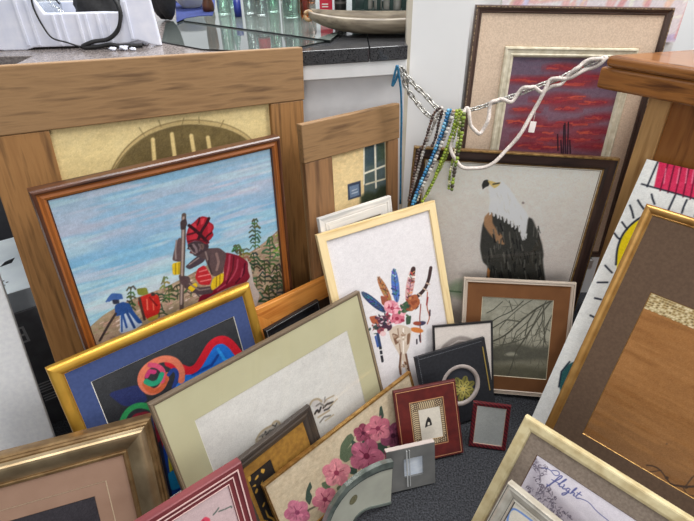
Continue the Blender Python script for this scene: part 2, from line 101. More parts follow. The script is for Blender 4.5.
  '479 521 471 526 460 524|l 34 5.7 480 524 492 524 502 516|l 35 3 480 532 473 537 464 538|l 36 4.5 481 535 491 533 499 517|l 37 5.6 482 543 479 550 474 541|l 38 4.1 482 545 488 548 4'
  '91 535|l 39 3.3 483 553 480 557 475 550|l 40 3.8 483 556 489 558 492 547|l 41 3 510 476 512 521 515 564|l 42 3.2 509 483 500 489 489 491|l 43 6 509 486 522 488 532 473|l 44 5.9 510'
  ' 494 501 502 489 494|l 45 3.7 510 497 523 498 533 482|l 46 5.5 511 505 502 511 491 514|l 47 5 511 508 524 507 534 492|l 48 4.1 512 516 506 521 497 513|l 49 4.7 512 519 522 518 529 '
  '506|l 50 3.7 513 527 507 534 498 535|l 51 5.9 513 530 524 530 531 512|l 52 4.9 514 538 511 543 506 542|l 53 3.5 514 541 521 544 526 537|l 54 5.2 515 549 510 558 502 555|l 55 4.5 51'
  '5 552 525 551 532 545|l 56 4.3 516 560 513 567 507 558|l 57 5.6 517 563 523 561 528 557|l 58 2.9 428 476 434 501 432 528|l 59 5.6 428 482 422 491 413 482|l 60 4.1 428 485 438 487 4'
  '45 478|l 61 5.7 429 493 420 503 409 502|l 62 5.7 429 496 442 493 452 480|l 63 4.7 430 503 425 508 418 504|l 64 4.3 431 506 439 505 445 493|l 65 5 432 513 425 521 416 512|l 66 5 432'
  ' 516 441 514 448 502|l 67 3.5 433 524 431 530 425 523|l 68 5.3 433 527 439 527 443 520|l 58 3 455 424 460 460 460 497|l 69 5.5 455 432 444 444 431 441|l 70 4.8 455 435 469 430 482 '
  '420|l 71 3.4 456 444 446 455 433 454|l 72 5.7 456 447 470 445 482 430|l 73 4.1 457 456 452 465 443 457|l 74 3.4 458 459 467 458 474 450|l 75 5.5 459 468 453 476 444 471|l 76 3.6 45'
  '9 471 469 473 475 454|l 77 3.5 460 480 454 486 447 484|l 78 4.7 460 483 469 482 476 471|l 79 5.1 461 492 456 496 449 500|l 80 4.3 462 495 470 493 476 480|l 58 3.2 489 388 494 428 4'
  '94 469|l 81 4.1 488 396 474 406 457 405|l 82 6.2 488 399 506 392 522 378|l 83 5.9 489 407 482 414 473 407|l 84 5.9 489 410 500 408 508 394|l 85 5.9 490 419 481 429 470 426|l 86 4.5'
  ' 491 422 503 417 513 402|l 87 5.9 491 430 487 439 479 434|l 88 6 492 433 501 434 507 425|l 89 3.5 493 442 489 446 484 448|l 90 3.3 493 445 500 448 504 434|l 91 3.5 494 453 487 461 '
  '478 451|l 92 4.6 494 456 504 454 511 438|l 93 5.1 495 464 491 471 484 462|l 94 4.7 495 467 503 470 508 456|l 8 3 428 394 430 425 432 456|l 95 3.6 427 402 420 408 411 403|l 96 5.1 4'
  '27 405 438 405 445 388|l 97 5.7 428 414 419 424 406 416|l 98 3.2 429 417 443 416 453 401|l 99 4.2 430 426 424 435 415 429|l 100 5.2 430 430 440 429 447 421|l 101 3.6 431 439 426 44'
  '5 419 447|l 102 3 432 442 441 444 447 431|l 103 3.4 433 450 428 456 420 447|l 104 4.7 433 453 441 453 446 439|l 58 3.2 460 357 464 385 463 415|l 105 5.8 460 364 447 373 432 378|l 1'
  '06 5.9 460 368 477 367 490 341|l 107 6.2 461 376 448 385 432 380|l 108 3.9 461 379 478 374 492 356|l 109 4.8 462 387 454 397 443 399|l 110 5.7 462 390 475 391 485 377|l 111 6.2 463'
  ' 398 459 407 451 401|l 112 5.2 464 402 472 400 478 393|l 113 5.7 464 410 461 417 455 408|l 114 3.5 465 413 472 413 475 396|l 8 3.2 505 354 508 387 508 420|l 115 6.3 504 363 496 369'
  ' 487 370|l 116 6 504 366 516 364 524 350|l 117 6.1 505 376 497 381 488 383|l 118 5.3 505 379 517 380 526 365|l 119 3.8 506 389 500 394 491 391|l 120 4.4 507 392 517 388 524 371|l 1'
  '21 4.2 508 401 502 405 494 398|l 122 3.6 508 404 517 403 523 389|l 123 3.7 509 414 503 418 496 419|l 124 3.9 509 417 518 415 525 411|l 41 2.8 405 515 404 532 406 549|l 125 4.3 404 '
  '522 398 530 388 528|l 126 4.8 404 525 415 524 422 509|l 127 4.8 406 533 399 538 391 532|l 128 5.3 406 536 415 535 423 528|l 129 5.3 407 544 402 548 394 542|l 130 4 407 547 416 547 '
  '422 541|l 8 2.7 389 541 392 553 389 566|l 131 5.4 388 546 385 554 379 553|l 132 5.3 388 549 396 551 399 536|l 133 4.3 389 554 385 563 377 553|l 134 5.2 389 557 398 560 402 545|l 13'
  '5 3.8 390 562 388 567 383 566|l 136 4.2 391 565 396 565 399 556|l 41 2.5 198 509 200 528 203 546|l 137 4.4 199 517 196 525 189 520|l 138 3.3 199 519 206 518 211 514|l 139 3.6 201 5'
  '29 199 536 194 531|l 140 4.4 202 531 207 531 211 526|l 141 4.2 203 540 203 546 198 536|l 142 3.2 204 543 208 544 210 539|l 8 2.5 202 476 205 497 208 519|l 143 4.5 202 483 197 491 1'
  '88 484|l 144 4.1 202 486 210 483 216 477|l 145 4.3 204 494 200 497 194 496|l 146 4.2 204 496 211 496 215 491|l 147 2.5 206 504 203 509 196 500|l 148 5 206 507 213 509 217 502|l 149'
  ' 2.8 208 515 206 517 202 518|l 150 4.9 208 517 214 518 215 503|l 58 2.6 221 476 227 494 226 514|l 151 3.8 221 484 217 488 212 492|l 152 2.9 222 487 230 489 235 481|l 153 4.1 224 49'
  '7 219 502 212 503|l 154 3.2 224 499 233 499 237 485|l 155 3.5 226 509 223 512 216 505|l 156 4.8 227 512 233 513 237 502|l 58 2.5 178 481 180 494 181 508|l 157 2.6 178 486 172 494 1'
  '62 488|l 158 3.2 179 489 189 489 197 478|l 159 4.3 180 495 175 500 167 499|l 160 2.7 181 498 189 496 195 489|l 161 3.3 182 504 179 511 173 510|l 162 4.3 182 506 189 504 193 499|l 8'
  ' 2.6 255 471 259 486 259 504|l 163 2.7 255 478 248 487 237 485|l 164 3 256 480 267 477 275 461|l 165 4.7 257 488 252 495 242 488|l 166 2.8 258 491 267 492 274 483|l 167 4.9 259 499'
  ' 257 503 252 501|l 168 3.6 260 502 265 501 268 492|l 8 2.4 121 514 124 532 127 549|l 169 4.5 121 521 120 528 115 526|l 170 4.2 122 524 127 524 131 518|l 171 3.3 124 533 122 537 118'
  ' 534|l 172 3.6 125 535 129 534 131 526|l 173 3.6 127 544 124 550 118 544|l 174 3.9 127 547 133 549 136 540|l 58 2.4 113 490 115 503 117 516|l 175 4.3 113 495 111 503 104 495|l 176 '
  '3.8 114 498 120 498 124 488|l 177 4.5 115 504 113 510 106 505|l 178 4.5 116 506 122 508 126 500|l 179 3.8 117 512 116 514 113 518|l 180 3.2 118 514 122 514 122 503|l 58 2.5 149 456'
  ' 150 467 152 478|l 181 2.8 149 461 146 466 139 459|l 182 4 150 463 157 462 160 451|l 183 3.5 151 468 148 474 141 465|l 184 3.8 151 470 158 473 161 459|l 185 4.2 152 475 149 481 143'
  ' 476|l 186 3.6 153 477 159 477 162 464|l 8 2.9 405 454 406 475 408 496|l 187 4.6 405 463 394 471 381 464|l 188 3 405 466 419 461 431 450|l 189 5.3 407 476 400 485 390 477|l 190 3 4'
  '07 479 417 477 426 471|l 191 2.9 408 490 405 495 399 487|l 192 4.6 409 493 415 491 419 482|l 58 2.5 171 446 174 462 176 479|l 193 4.7 171 453 165 461 154 453|l 194 3 172 456 182 45'
  '3 190 445|l 195 4.2 174 464 170 470 164 467|l 196 3.3 174 466 181 465 185 455|l 197 4.6 176 474 174 480 170 476|l 198 2.5 176 477 182 479 183 465|s 199 0 411 525 421 495 423 438 43'
  '7 400 420 361 391 420 401 472|s 200 0 346 557 365 554 395 534 415 509 412 483 416 463 403 452 373 455 345 455 305 450 267 442 276 462 324 466 343 483 349 516|l 201 5.4 369 544 361 '
  '511 349 481|l 201 4.4 388 525 382 498 358 471 323 460|l 202 4.4 379 537 371 502 349 468|l 203 5.1 406 507 399 479 374 461|l 204 4.2 398 494 390 473|s 205 0 300 582 314 583 346 574 '
  '362 552 349 516 340 493 315 505 309 537 305 561|l 206 6.5 336 561 338 537 330 517|l 207 4.1 319 567 312 541 316 511|s 208 0 255 554 273 564 294 573 310 562 302 551 285 546 264 543|'
  's 209 0 283 538 302 542 315 501 306 482 281 493 273 516|l 210 3.4 287 528 305 527|l 210 3.4 282 516 310 512|l 210 3.4 285 501 310 497|s 211 0 236 541 261 524 260 509 279 485 311 47'
  '8 311 456 276 464 254 488 236 507|s 212 0 317 498 347 504 341 476 309 464 307 479|l 213 2.7 327 498 321 470|l 213 2.7 336 500 331 473|s 212 0 250 497 273 504 276 491 259 480|s 214 '
  '0 254 633 268 622 256 573 244 571 229 581 238 604|s 215 0 227 574 253 570 244 538 223 543|l 216 2.4 235 570 230 543|l 216 2.5 243 568 238 541|l 217 10.7 276 682 264 624 250 559 238'
  ' 507 225 436|l 218 4.7 274 677 263 624 249 559 228 459|s 219 0 265 670 279 673 280 660 272 647 262 649|s 220 0 238 536 256 526 251 502 237 511|s 221 0 294 584 315 586 326 569 312 5'
  '53 295 564|s 222 0 275 613 296 610 318 600 321 587 316 578 303 576 296 572 288 570 281 575 279 580 274 584 274 589 276 591 271 595 268 598 271 602 271 608|l 223 5.9 284 603 289 592'
  ' 289 582|l 224 4 297 600 300 590 296 583|l 225 2.9 275 603 281 602|l 226 3.7 274 586 279 583|s 227 0 301 600 309 597 309 589 304 582 299 588|l 228 2 303 595 304 588|s 229 0 271 619'
  ' 272 632 278 645 285 654 297 659 308 666 318 667 329 661 334 656 331 649 340 639 341 630 335 622 337 612 329 604 323 601 323 594 314 595 303 607 289 612 277 611 272 608|s 230 0 283'
  ' 649 297 656 302 648 291 636 280 634|s 231 0 312 662 323 661 318 648 310 647|s 232 0 327 646 337 636 332 623 323 620|s 233 0 279 628 297 630 302 620 292 615 277 617|l 234 7.6 283 6'
  '54 294 640 305 623 318 600|l 235 7.4 332 657 322 643 310 632 299 614|l 236 3.9 275 633 287 632 300 632|l 237 4 332 619 322 615 313 607|l 237 3.4 310 665 307 656 302 649|l 238 3.4 2'
  '73 615 289 615 305 608 322 596|l 239 3.8 248 627 241 603 238 582|l 240 3.5 266 556 291 565|l 241 3.6 257 506 278 478 304 472|l 242 3.8 310 575 312 553|l 243 3 274 599 279 585 285 5'
  '79|l 244 2.5 277 595 282 592|s 245 0 92 503 108 502 118 486 133 445 111 437 78 441 85 467|s 246 0 85 518 103 520 116 509 120 485 133 446 121 450 109 490 97 487 80 489|l 247 4.7 96 '
  '490 96 451|l 248 5.7 105 492 112 443|l 247 3.8 93 486 84 445|s 249 0 83 535 97 531 96 518 83 521|s 250 0 74 540 87 550 106 540 106 526 94 529 86 533 75 530|l 250 4.5 85 545 72 534|'
  'l 251 5.6 82 496 64 477 35 443|s 252 0 139 516 163 517 181 505 181 475 172 455 144 450 139 471 133 502|l 253 3.4 154 504 150 477|l 254 3.4 167 499 163 471|l 255 3.9 161 507 172 479'
  "|s 256 0 143 454 172 455 167 443 148 443|l 257 6.2 139 513 138 483 138 454|s 258 0 138 540 160 535 161 517 146 518 138 524|s 259 0 167 519 175 514 173 506 165 509|#('brush',0.1)"),
 'blue': (
  "#('grad',[(0,(52,53,56)),(0.3,(40,41,46)),(1,(30,36,70))])|#('mottle',(70,70,72),0.3,11,None)|s 260 0 86 393 152 380 160 333 136 330 106 348|s 261 0 254 349 289 341 320 368 344 386"
  ' 368 379 383 352 389 323 410 300 349 182 154 266 192 314|l 262 7.5 272 340 322 339 344 355|l 263 7.8 349 371 357 339 371 323|l 264 20.2 229 396 251 367 267 351 287 351 309 369 338 '
  '394 368 392 387 365 396 333 419 296|l 265 15.9 243 339 251 360 246 390 225 410 200 414 176 409 160 393 158 369 171 345 193 344 210 360|l 266 12.6 165 373 169 352 188 341 205 350 21'
  '5 370|l 267 11.4 188 411 203 401 212 381 202 360|l 268 10.3 174 389 183 397 192 390|l 269 12.6 169 377 178 364 195 363 205 376|l 270 9.5 220 368 235 377 240 357 221 332|l 271 13.4 '
  '92 312 109 331 131 335 152 322 176 288|s 272 0 99 301 122 317 149 309 165 277 153 212 91 254|s 273 0 158 257 178 256 156 135 154 196|s 274 0 154 211 178 209 177 -41 130 -2|s 275 0 '
  "159 178 169 180 160 132 149 128|s 276 0 144 131 168 126 163 74 139 80|#('brush',0.16)"),
 'cream': (
  "#('flat',(230,227,221))|#('mottle',(214,210,204),0.5,13,None)|s 277 0 187 235 205 245 223 247 246 247 255 238 252 227 217 222 184 211|l 278 5.5 188 234 202 244 218 246 234 243 244 "
  '249 254 244 256 232|l 279 5.1 215 238 215 228 227 236 229 227|l 279 3.6 205 236 204 226|l 280 4.5 197 236 214 234 236 232 252 227|l 279 3.1 237 243 243 236 249 241|l 278 3.8 185 22'
  '9 199 227 209 228|s 281 0 350 238 370 235 393 223 406 209 409 192 390 188 363 194 358 213|l 278 5.6 346 230 358 240 376 234 383 221|l 282 6.3 355 202 365 208 367 197 376 207|l 279 '
  '5.8 383 202 396 205 415 200|l 279 4.7 384 194 397 191 411 196|l 280 5.1 365 219 377 219 387 205|l 278 5.2 361 187 381 186 398 185|l 280 4.6 362 171 378 177 397 170|l 278 4.2 423 21'
  '5 400 218 390 214|l 283 3.6 430 200 404 195|l 283 3.6 407 166 378 166|l 280 3.5 396 226 392 215'),
 'skull': (
  "#('flat',(226,221,222))|#('mottle',(214,208,210),0.4,17,None)|e 284 0 119.3 380.2 28.4 -39.4 -8.8 -5.5|l 285 2 92 419 148 341|e 286 0 116 388.6 20.9 -25.3 -3.3 -2.5|l 285 2 96 413 "
  '137 363|e 287 0 129 372.1 18.3 -20.5 -3.2 -2.7|l 285 2 111 392 147 352|e 288 0 158.9 403.1 11.7 -43.2 -10.2 -1.2|l 285 2 147 445 171 360|l 289 3.5 150 427 163 415|l 289 3.5 151 411'
  ' 168 397|e 290 0 193.8 404.9 -4.7 -48.9 -12.2 2.8|l 285 2.1 198 453 189 356|l 291 4.8 181 401 198 387|l 291 4.8 180 385 200 374|l 292 4.2 191 438 201 431|e 293 0 239.4 391.2 -19.4 '
  '-48.3 -11.9 5.8|l 285 2.1 259 439 220 343|l 294 15.2 258 434 251 417|l 295 6.1 240 419 260 409|l 296 7.6 240 406 252 398|l 297 4.3 228 385 243 376|l 298 11.2 314 420 301 387 279 36'
  '0 239 347 222 330|l 299 3.8 292 381 302 374|l 299 3.7 279 369 290 358|l 299 3.7 259 360 268 349|l 300 9.3 248 350 224 342|l 301 3.8 290 353 279 310 285 278 272 260|l 302 5.7 288 33'
  '7 281 318|l 303 5.1 288 297 285 282|l 304 3.8 262 325 251 286 240 213|l 305 5.1 240 234 239 217|l 305 5.1 229 225 227 213|e 306 0 235 253.3 -2.9 -7.1 -19.6 10.8|e 307 0 251.7 268.6'
  ' 0 -6.9 -16.2 3.1|e 308 0 239.7 273 -1.2 -5.9 -12.7 4.6|l 309 9 112 286 112 244|l 310 7.9 112 244 110 202|l 311 3.7 107 238 119 235|l 311 3.7 106 223 117 220|l 312 6 104 281 105 25'
  '1|s 313 0 147 290 178 291 199 281 220 263 202 214 188 198 186 172 188 127 178 121 174 159 173 186 161 138 153 142 166 198 157 227 148 256|s 314 0 155 274 172 262 171 239 159 233|s '
  '315 0 202 253 213 253 203 222 194 220|l 316 6.3 171 204 159 165 158 140|l 316 6.3 186 194 186 146 187 123|l 317 5 193 273 179 201|l 318 3.7 176 279 170 205|s 319 0 224 362 255 360 '
  '262 328 237 315 213 329|s 320 0 201 345 222 351 226 318 206 319|s 321 0 97 345 123 340 126 312 102 321|s 322 0 143 393 166 378 156 353 142 366|s 323 0 208 305 226 303 218 279 204 2'
  '81|e 324 0 168.6 349.9 21.3 -7.3 -3.8 -18.5|e 325 0 160.1 359.4 10.5 -3.6 -2.1 -9.9|e 326 0 183.6 311.6 20 -7.1 -3.6 -18|e 327 0 199.6 321 11.1 -3.9 -2 -9.8|e 328 0 178.6 334.9 12.'
  '2 -4.3 -2 -9.8|e 329 0 170.9 344.2 5.5 -1.9 -0.9 -4.6|e 330 0 179.6 309.7 6.1 -2.2 -1 -4.9|e 331 0 136.4 320.2 16.5 -5.9 -2.7 -13.1|e 332 0 131.3 328.6 6 -2.1 -1.1 -5.1|e 333 0 144'
  '.7 297.3 15.1 -5.5 -2.6 -12.7|e 334 0 152.3 304.5 6 -2.2 -1.2 -5.8|e 335 0 124.1 294 12 -4.4 -2.4 -11.5|e 336 0 128.4 281.6 9 -3.3 -1.6 -7.5|e 337 0 112.1 306.7 10.1 -3.7 -1.5 -6.8'
  '|e 338 0 138.5 288.7 5.4 -2 -1 -4.6|e 339 0 154.6 324.4 7.8 -2.8 -1.4 -6.9|l 340 2.3 96 413 96 419|l 341 2.3 99 409 92 411|l 342 2.3 102 405 103 412|l 343 2.3 105 401 96 402|l 344 '
  '2.3 108 396 108 404|l 345 2.3 111 392 101 394|l 346 2.3 113 388 115 397|l 347 2.3 116 384 108 386|l 348 2.4 119 380 121 389|l 349 2.4 122 376 114 378|l 350 2.4 125 372 127 381|l 35'
  '1 2.4 128 368 119 370|l 352 2.4 131 364 131 371|l 353 2.4 134 360 125 362|l 354 2.4 137 356 137 363|l 355 2.4 140 351 134 355|l 356 2.3 149 439 152 445|l 357 2.3 150 434 145 439|l '
  '358 2.3 152 430 155 436|l 359 2.4 153 425 146 430|l 360 2.4 154 421 157 427|l 361 2.4 155 416 146 421|l 362 2.4 156 412 162 419|l 363 2.4 158 408 147 412|l 364 2.4 159 403 166 410|'
  'l 365 2.4 160 399 151 404|l 366 2.4 161 394 165 401|l 367 2.4 163 390 156 395|l 368 2.4 164 385 168 392|l 369 2.4 165 380 158 386|l 370 2.4 166 376 170 383|l 371 2.4 168 371 162 37'
  '7|l 372 2.4 198 445 204 450|l 373 2.4 197 440 191 448|l 374 2.4 197 435 205 439|l 375 2.4 196 430 190 438|l 376 2.4 196 425 203 430|l 377 2.4 195 420 189 427|l 378 2.4 195 415 204 '
  '419|l 379 2.4 194 410 187 418|l 380 2.4 194 405 203 409|l 381 2.4 193 400 184 408|l 382 2.4 193 395 200 399|l 383 2.4 192 390 186 397|l 384 2.4 192 384 199 389|l 385 2.4 191 379 18'
  '5 387|l 386 2.4 191 374 198 379|l 387 2.4 190 369 186 376|l 388 2.4 254 424 261 427|l 389 2.4 252 420 249 428|l 390 2.4 250 415 258 418|l 391 2.4 248 411 243 420|l 392 2.4 246 406 '
  '256 407|l 393 2.4 244 401 240 410|l 394 2.4 243 397 255 397|l 395 2.4 241 392 234 402|l 396 2.5 239 387 248 389|l 397 2.5 237 383 229 393|l 398 2.5 235 378 245 379|l 399 2.5 233 37'
  '3 229 382|l 400 2.5 231 369 241 370|l 401 2.5 229 364 226 372|l 402 2.5 227 359 235 362|l 403 2.5 225 355 221 363|e 404 0 133.6 325.1 3.3 -3.8 -2.3 -1.9|e 405 0 138.4 308.9 3.2 -3.'
  '1 -2.5 -2.7|e 405 0 131.9 324.9 4.6 -4.5 -2.3 -2.4|e 406 0 119.2 307 4.1 -4.5 -1.7 -1.6|e 407 0 122.3 307.3 1.9 -7.2 -2.3 -0.3|e 404 0 121.1 336.3 2.9 -1.4 -1 -2.7|e 407 0 120 332.'
  '4 5.7 -5.3 -2.6 -2.9|e 404 0 147 310.2 5.6 -4.9 -1.6 -2|e 405 0 146 333.1 0.4 -6.6 -2.6 0.2|e 405 0 146.6 317.6 -6.5 0.8 -0.2 4|e 405 0 138 313.8 -3.2 -0.6 -0.9 2.9|e 407 0 157.4 3'
  '06 -1.7 -2.6 -3.4 2.5|e 408 0 123.8 329.6 1.2 -4.4 -2.4 -0.3|e 409 0 124.3 295 5.1 -3.7 -1.1 -1.8|e 404 0 145.4 323.5 -0.6 -3.1 -1.9 0.6|e 407 0 129.5 334.8 0.8 -3.1 -2.3 -0.2|e 40'
  '7 0 132.4 300.8 5.6 -3.5 -1.4 -2.6|e 409 0 142.9 321.1 -3.5 -4.4 -2.8 2.4|e 404 0 133 316.3 -4.9 -0.6 -0.6 2.2|e 408 0 148.7 332.5 -2 -2.2 -2.8 2.6|e 409 0 121.9 331.5 -7.1 1.2 0 2'
  '.8|e 409 0 159.3 313.5 3.6 -6.5 -2 -0.8|e 408 0 150.9 304 -1.1 -3.4 -4 1.9|e 405 0 145.6 317.3 -4.4 -2.4 -2.2 3.4|e 409 0 149.2 318.7 1.1 -4.1 -3.3 -0.4|e 405 0 127.3 338.1 0.2 -3.'
  '5 -1.9 0.2|e 326 0 172.9 331.3 -2 -6 -2.4 1.1|e 410 0 150.2 312.7 0.2 -3.6 -2.5 0.3|e 326 0 163.2 354.4 0.2 -6.1 -2.6 0.3|e 410 0 157.5 318 2.2 -2.8 -3.3 -2.3|e 411 0 185.2 343 -5.'
  '6 -3.3 -2.5 3.5|e 411 0 197.4 321 -3.2 -0.2 -1 4.1|e 411 0 162.9 303.2 -3.3 -1.8 -1.5 2.2|e 412 0 189.7 344 2.7 -2.2 -2.6 -3.2|e 413 0 164 314.8 -4.4 -3.5 -2.5 3|e 410 0 200 340.8 '
  '-0.4 -6.1 -4.1 0.9|e 413 0 194.9 298.6 6.8 -4.2 -1.9 -3.7|e 326 0 163.1 307.5 5.9 -4.3 -2.3 -3.6|e 413 0 161 350.5 -3.1 -2.1 -2.1 2.8|e 410 0 177.4 300.1 7.5 -2.9 -0.7 -3.2|e 410 0'
  ' 189.4 337.6 5.5 -4.4 -1.7 -2.2|e 412 0 200 337.6 -6 -4.3 -1.7 2.1|e 413 0 152.9 333.8 -2.8 -3.4 -3 2.6|e 411 0 161.5 318.1 -1.5 -5.7 -3.1 1.2|e 412 0 176.4 298.3 -7 -0.9 -1.4 4.5|'
  'e 412 0 187.7 354.5 4.7 -1.8 -0.5 -2.1|e 410 0 168.2 302.9 3 -3.4 -1.4 -1.2|e 326 0 188.1 301.9 -1.2 -3.7 -2.1 1|e 414 0 245.1 322.9 -1.3 -3.7 -3.9 1.8|e 414 0 244.6 327.4 -3.9 -1.'
  '3 -1.5 3|e 414 0 255.8 339 -4.8 -1.3 -2 4.6|e 415 0 229.8 360.3 -3.3 0 -0.5 3.3|e 416 0 241 353.8 -2.9 -1.1 -1.9 3.5|e 417 0 231.1 321.2 1.9 -5.7 -2.3 -0.3|e 415 0 227.6 356.8 6.7 '
  '-5 -1.4 -2|e 416 0 221.5 350.4 2.8 -6.6 -2.1 -0.6|e 415 0 248.3 319.2 -6.4 -3.3 -1.2 1.8|e 414 0 246.3 349 -2.2 -5.3 -3.2 1.6|e 415 0 226.1 331.7 0.1 -6.1 -3.8 0.6|e 416 0 236.1 34'
  '0 3.1 -3 -1.7 -1.6|e 416 0 237.9 336.7 4.3 -6.6 -4 -2|e 416 0 217.5 324.8 -4.3 -0.8 -1.3 3.6|e 417 0 231.7 354.2 -3.1 -3.3 -3.7 3.3|e 414 0 226 319 -7.5 2.5 0.5 2.4|e 416 0 225.2 3'
  '26.8 -2.8 -5.5 -1.8 1.1|e 416 0 246.1 339 -7.1 0.1 -0.7 4.4|e 418 0 219.6 338.4 4 -5 -2.7 -1.9|e 418 0 214 306.1 5.1 -4.2 -1.5 -1.9|e 320 0 201 322.3 5.6 -4.1 -1.2 -1.7|e 418 0 202'
  ' 325.9 1.6 -3.4 -2.9 -0.9|e 418 0 190.6 325.1 -2.3 -5.5 -4.1 2.2|e 418 0 207 323.6 3.7 -6.2 -3.8 -1.7|e 419 0 201.1 335 -1.2 -3.8 -2.7 1.2|e 320 0 200.7 340.1 2.9 -5.5 -3.5 -1.3|e '
  '418 0 208 325.9 -2.4 -1.9 -2.8 3.2|e 320 0 203.4 326.4 -1.4 -3.3 -3.2 1.7|e 419 0 221.1 335.1 4.4 -5.1 -2.5 -1.9|e 418 0 212.6 307.8 0.6 -4.2 -2.5 0.1|e 420 0 114 316.6 2.2 -5.1 -1'
  '.4 -0.4|e 421 0 106.4 289.8 -5.4 1.4 0.1 1.6|e 420 0 117.8 306 -4.1 -2.6 -1.1 1.6|e 422 0 103.8 304.2 -4 -2.6 -1 1.4|e 421 0 92.1 308.5 -2.6 -3.7 -2.6 2.1|e 422 0 121.1 298.5 3.9 -'
  '1.5 -0.6 -2.6|e 422 0 120.6 309.5 -2.7 0.8 0.3 2.1|e 422 0 118.7 311.3 2 -4.5 -1.6 -0.5|e 421 0 109.5 311.3 -5.2 0.5 -0.1 1.7|e 422 0 102.6 316.1 0.7 -3.6 -2.7 -0.2|e 423 0 159.4 2'
  '61.4 -0.7 -6.2 -2.9 0.8|e 424 0 169.3 257.4 -1.7 -3.5 -2.1 1.3|e 424 0 169.9 240.6 -2.9 -3.6 -2.9 2.6|e 423 0 190.5 253.4 -6.8 0.5 -0.3 3.1|e 425 0 192.9 236.9 -3 -5 -2.6 1.9|e 426'
  ' 0 174.7 238.7 -3.6 -4.6 -2.8 2.4|e 426 0 186.9 241.8 -2.8 -2.2 -2.2 2.6|e 423 0 163.8 259.4 -5.4 2 0.6 3.2|e 423 0 189.5 260.2 2.2 -4.6 -1.7 -0.5|e 425 0 171.5 248.6 -6.4 -0.5 -0.'
  '8 3.3|e 423 0 163 257.8 0.7 -3.4 -2.6 -0.1|e 426 0 169.7 244 -4.1 0.2 -0.3 2.3|e 423 0 185.1 255.8 1.5 -3.7 -3 -0.7|e 426 0 159.9 263.3 -2.2 -2 -1.5 1.6|e 427 0 180.8 166.2 -2.9 -0'
  '.5 -0.8 2.3|e 427 0 171.6 159.8 0.6 -3.1 -3.3 0.1|e 428 0 171.3 164.6 2.4 -3.2 -2.1 -1.5|e 427 0 168.8 162.1 -5.6 1.6 0.1 1.6|e 428 0 178.3 165.6 4.6 -3.2 -1.1 -2|e 429 0 174.8 168'
  ' -1.1 -4.1 -1.8 0.8|e 428 0 183.7 148.8 -3.6 -0.7 -1.1 2.8|e 427 0 177.8 171.2 3.6 -2.1 -1 -2.4|e 428 0 179.6 168.7 -1.4 -2.8 -1.9 1.2|e 429 0 168.8 164.1 1.5 -5.1 -2.1 -0.2|l 430 '
  "2.1 172 344 186 339|l 430 2.1 172 344 168 330|l 430 2.1 172 344 157 350|l 430 2.1 172 344 176 357|#('brush',0.05)"),
 'eagle': (
  "#('grad',[(0,(222,216,206)),(0.5,(212,203,196)),(1,(196,186,178))])|#('mottle',(226,220,214),0.4,21,None)|s 431 3.5 224 583 261 600 286 577 310 547 344 512 357 496 364 439 351 432 "
  '336 465 285 491 261 499 239 504 236 543|s 432 2.4 227 466 240 505 285 491 335 463 347 435 361 431 355 496 369 491 393 451 414 413 427 377 428 359 457 271 488 142 302 127 271 267 26'
  '7 324 248 340 232 386 228 435|s 433 2.4 228 488 239 504 249 502 255 471 274 447 296 427 304 401 281 406 251 437 231 462|s 434 0 266 324 279 306 281 258 271 267|s 435 0 204 585 207 '
  '599 217 603 226 596 224 584 215 579 209 572|s 436 0 218 600 231 599 247 594 256 598 254 588 242 577 230 585|l 437 4.3 236 590 252 594|e 438 0 331.3 539 4 0.3 0.8 -3.7|s 439 13.5 15'
  '4 248 177 265 201 271 212 203 158 219|l 440 4.8 157 229 199 227|l 441 2.6 322 183 325 164|l 442 3.4 368 344 380 320|l 443 3.3 327 333 335 301|l 441 4.3 433 267 437 236|l 443 2.7 35'
  '9 367 362 338|l 444 3.4 418 330 425 311|l 445 3.3 273 262 279 244|l 442 2.6 338 312 350 278|l 442 3.3 283 267 287 235|l 441 3.9 284 317 295 291|l 441 2.9 421 322 425 299|l 442 2.6 '
  '320 265 332 241|l 444 2.7 378 469 383 435|l 442 3.9 382 379 384 362|l 441 2.8 351 358 352 342|l 445 3.2 340 371 345 339|l 443 2.9 345 421 355 387|l 441 3.5 379 376 389 341|l 445 2.'
  '7 272 289 279 253|l 444 3.1 311 438 317 420|l 442 3.4 263 434 273 409|l 445 2.9 324 447 332 414|l 441 2.6 280 414 281 390|l 442 3.5 388 206 403 175|l 445 2.7 395 303 402 269|l 441 '
  '2.9 364 256 370 226|l 442 2.7 260 377 267 342|l 443 3.5 383 183 392 158|l 441 2.7 445 250 451 228|l 443 3.2 450 230 456 207|l 443 3.9 421 328 431 298|l 445 3.2 316 349 319 324|l 44'
  '2 3.8 284 326 295 292|l 445 3 435 183 448 162|l 444 3.7 353 405 362 387|l 444 3.1 318 231 329 201|l 445 4.1 390 366 403 338|l 442 3.2 376 275 384 259|l 443 4 310 307 317 290|l 444 '
  '3.3 288 459 295 426|l 445 4 424 238 430 205|l 441 4.3 419 188 426 172|l 444 3 314 428 326 395|l 441 3.9 290 421 293 390|l 444 3.8 293 283 300 262|l 444 2.9 383 196 390 155|l 442 3.'
  '3 267 431 275 408|l 443 3.8 356 194 370 165|l 445 2.6 335 369 341 336|l 443 3.4 446 234 462 199|l 444 3.6 378 195 383 173|l 443 3 279 328 280 303|l 441 3.7 348 190 351 166|l 442 3.'
  '4 293 302 299 285|l 445 3.6 404 372 410 347|l 444 3 291 442 300 410|l 441 3.8 439 259 452 234|l 444 3.3 383 286 389 271|l 443 3.6 322 424 331 408|l 443 2.9 393 308 404 288|l 442 3 '
  '343 290 351 264|l 442 2.9 378 373 387 346|l 444 3.3 293 319 295 291|l 444 3.6 363 280 367 259|l 441 3 394 422 403 406|l 441 3.5 287 462 292 449|l 442 2.7 390 384 403 351|l 444 3.3 '
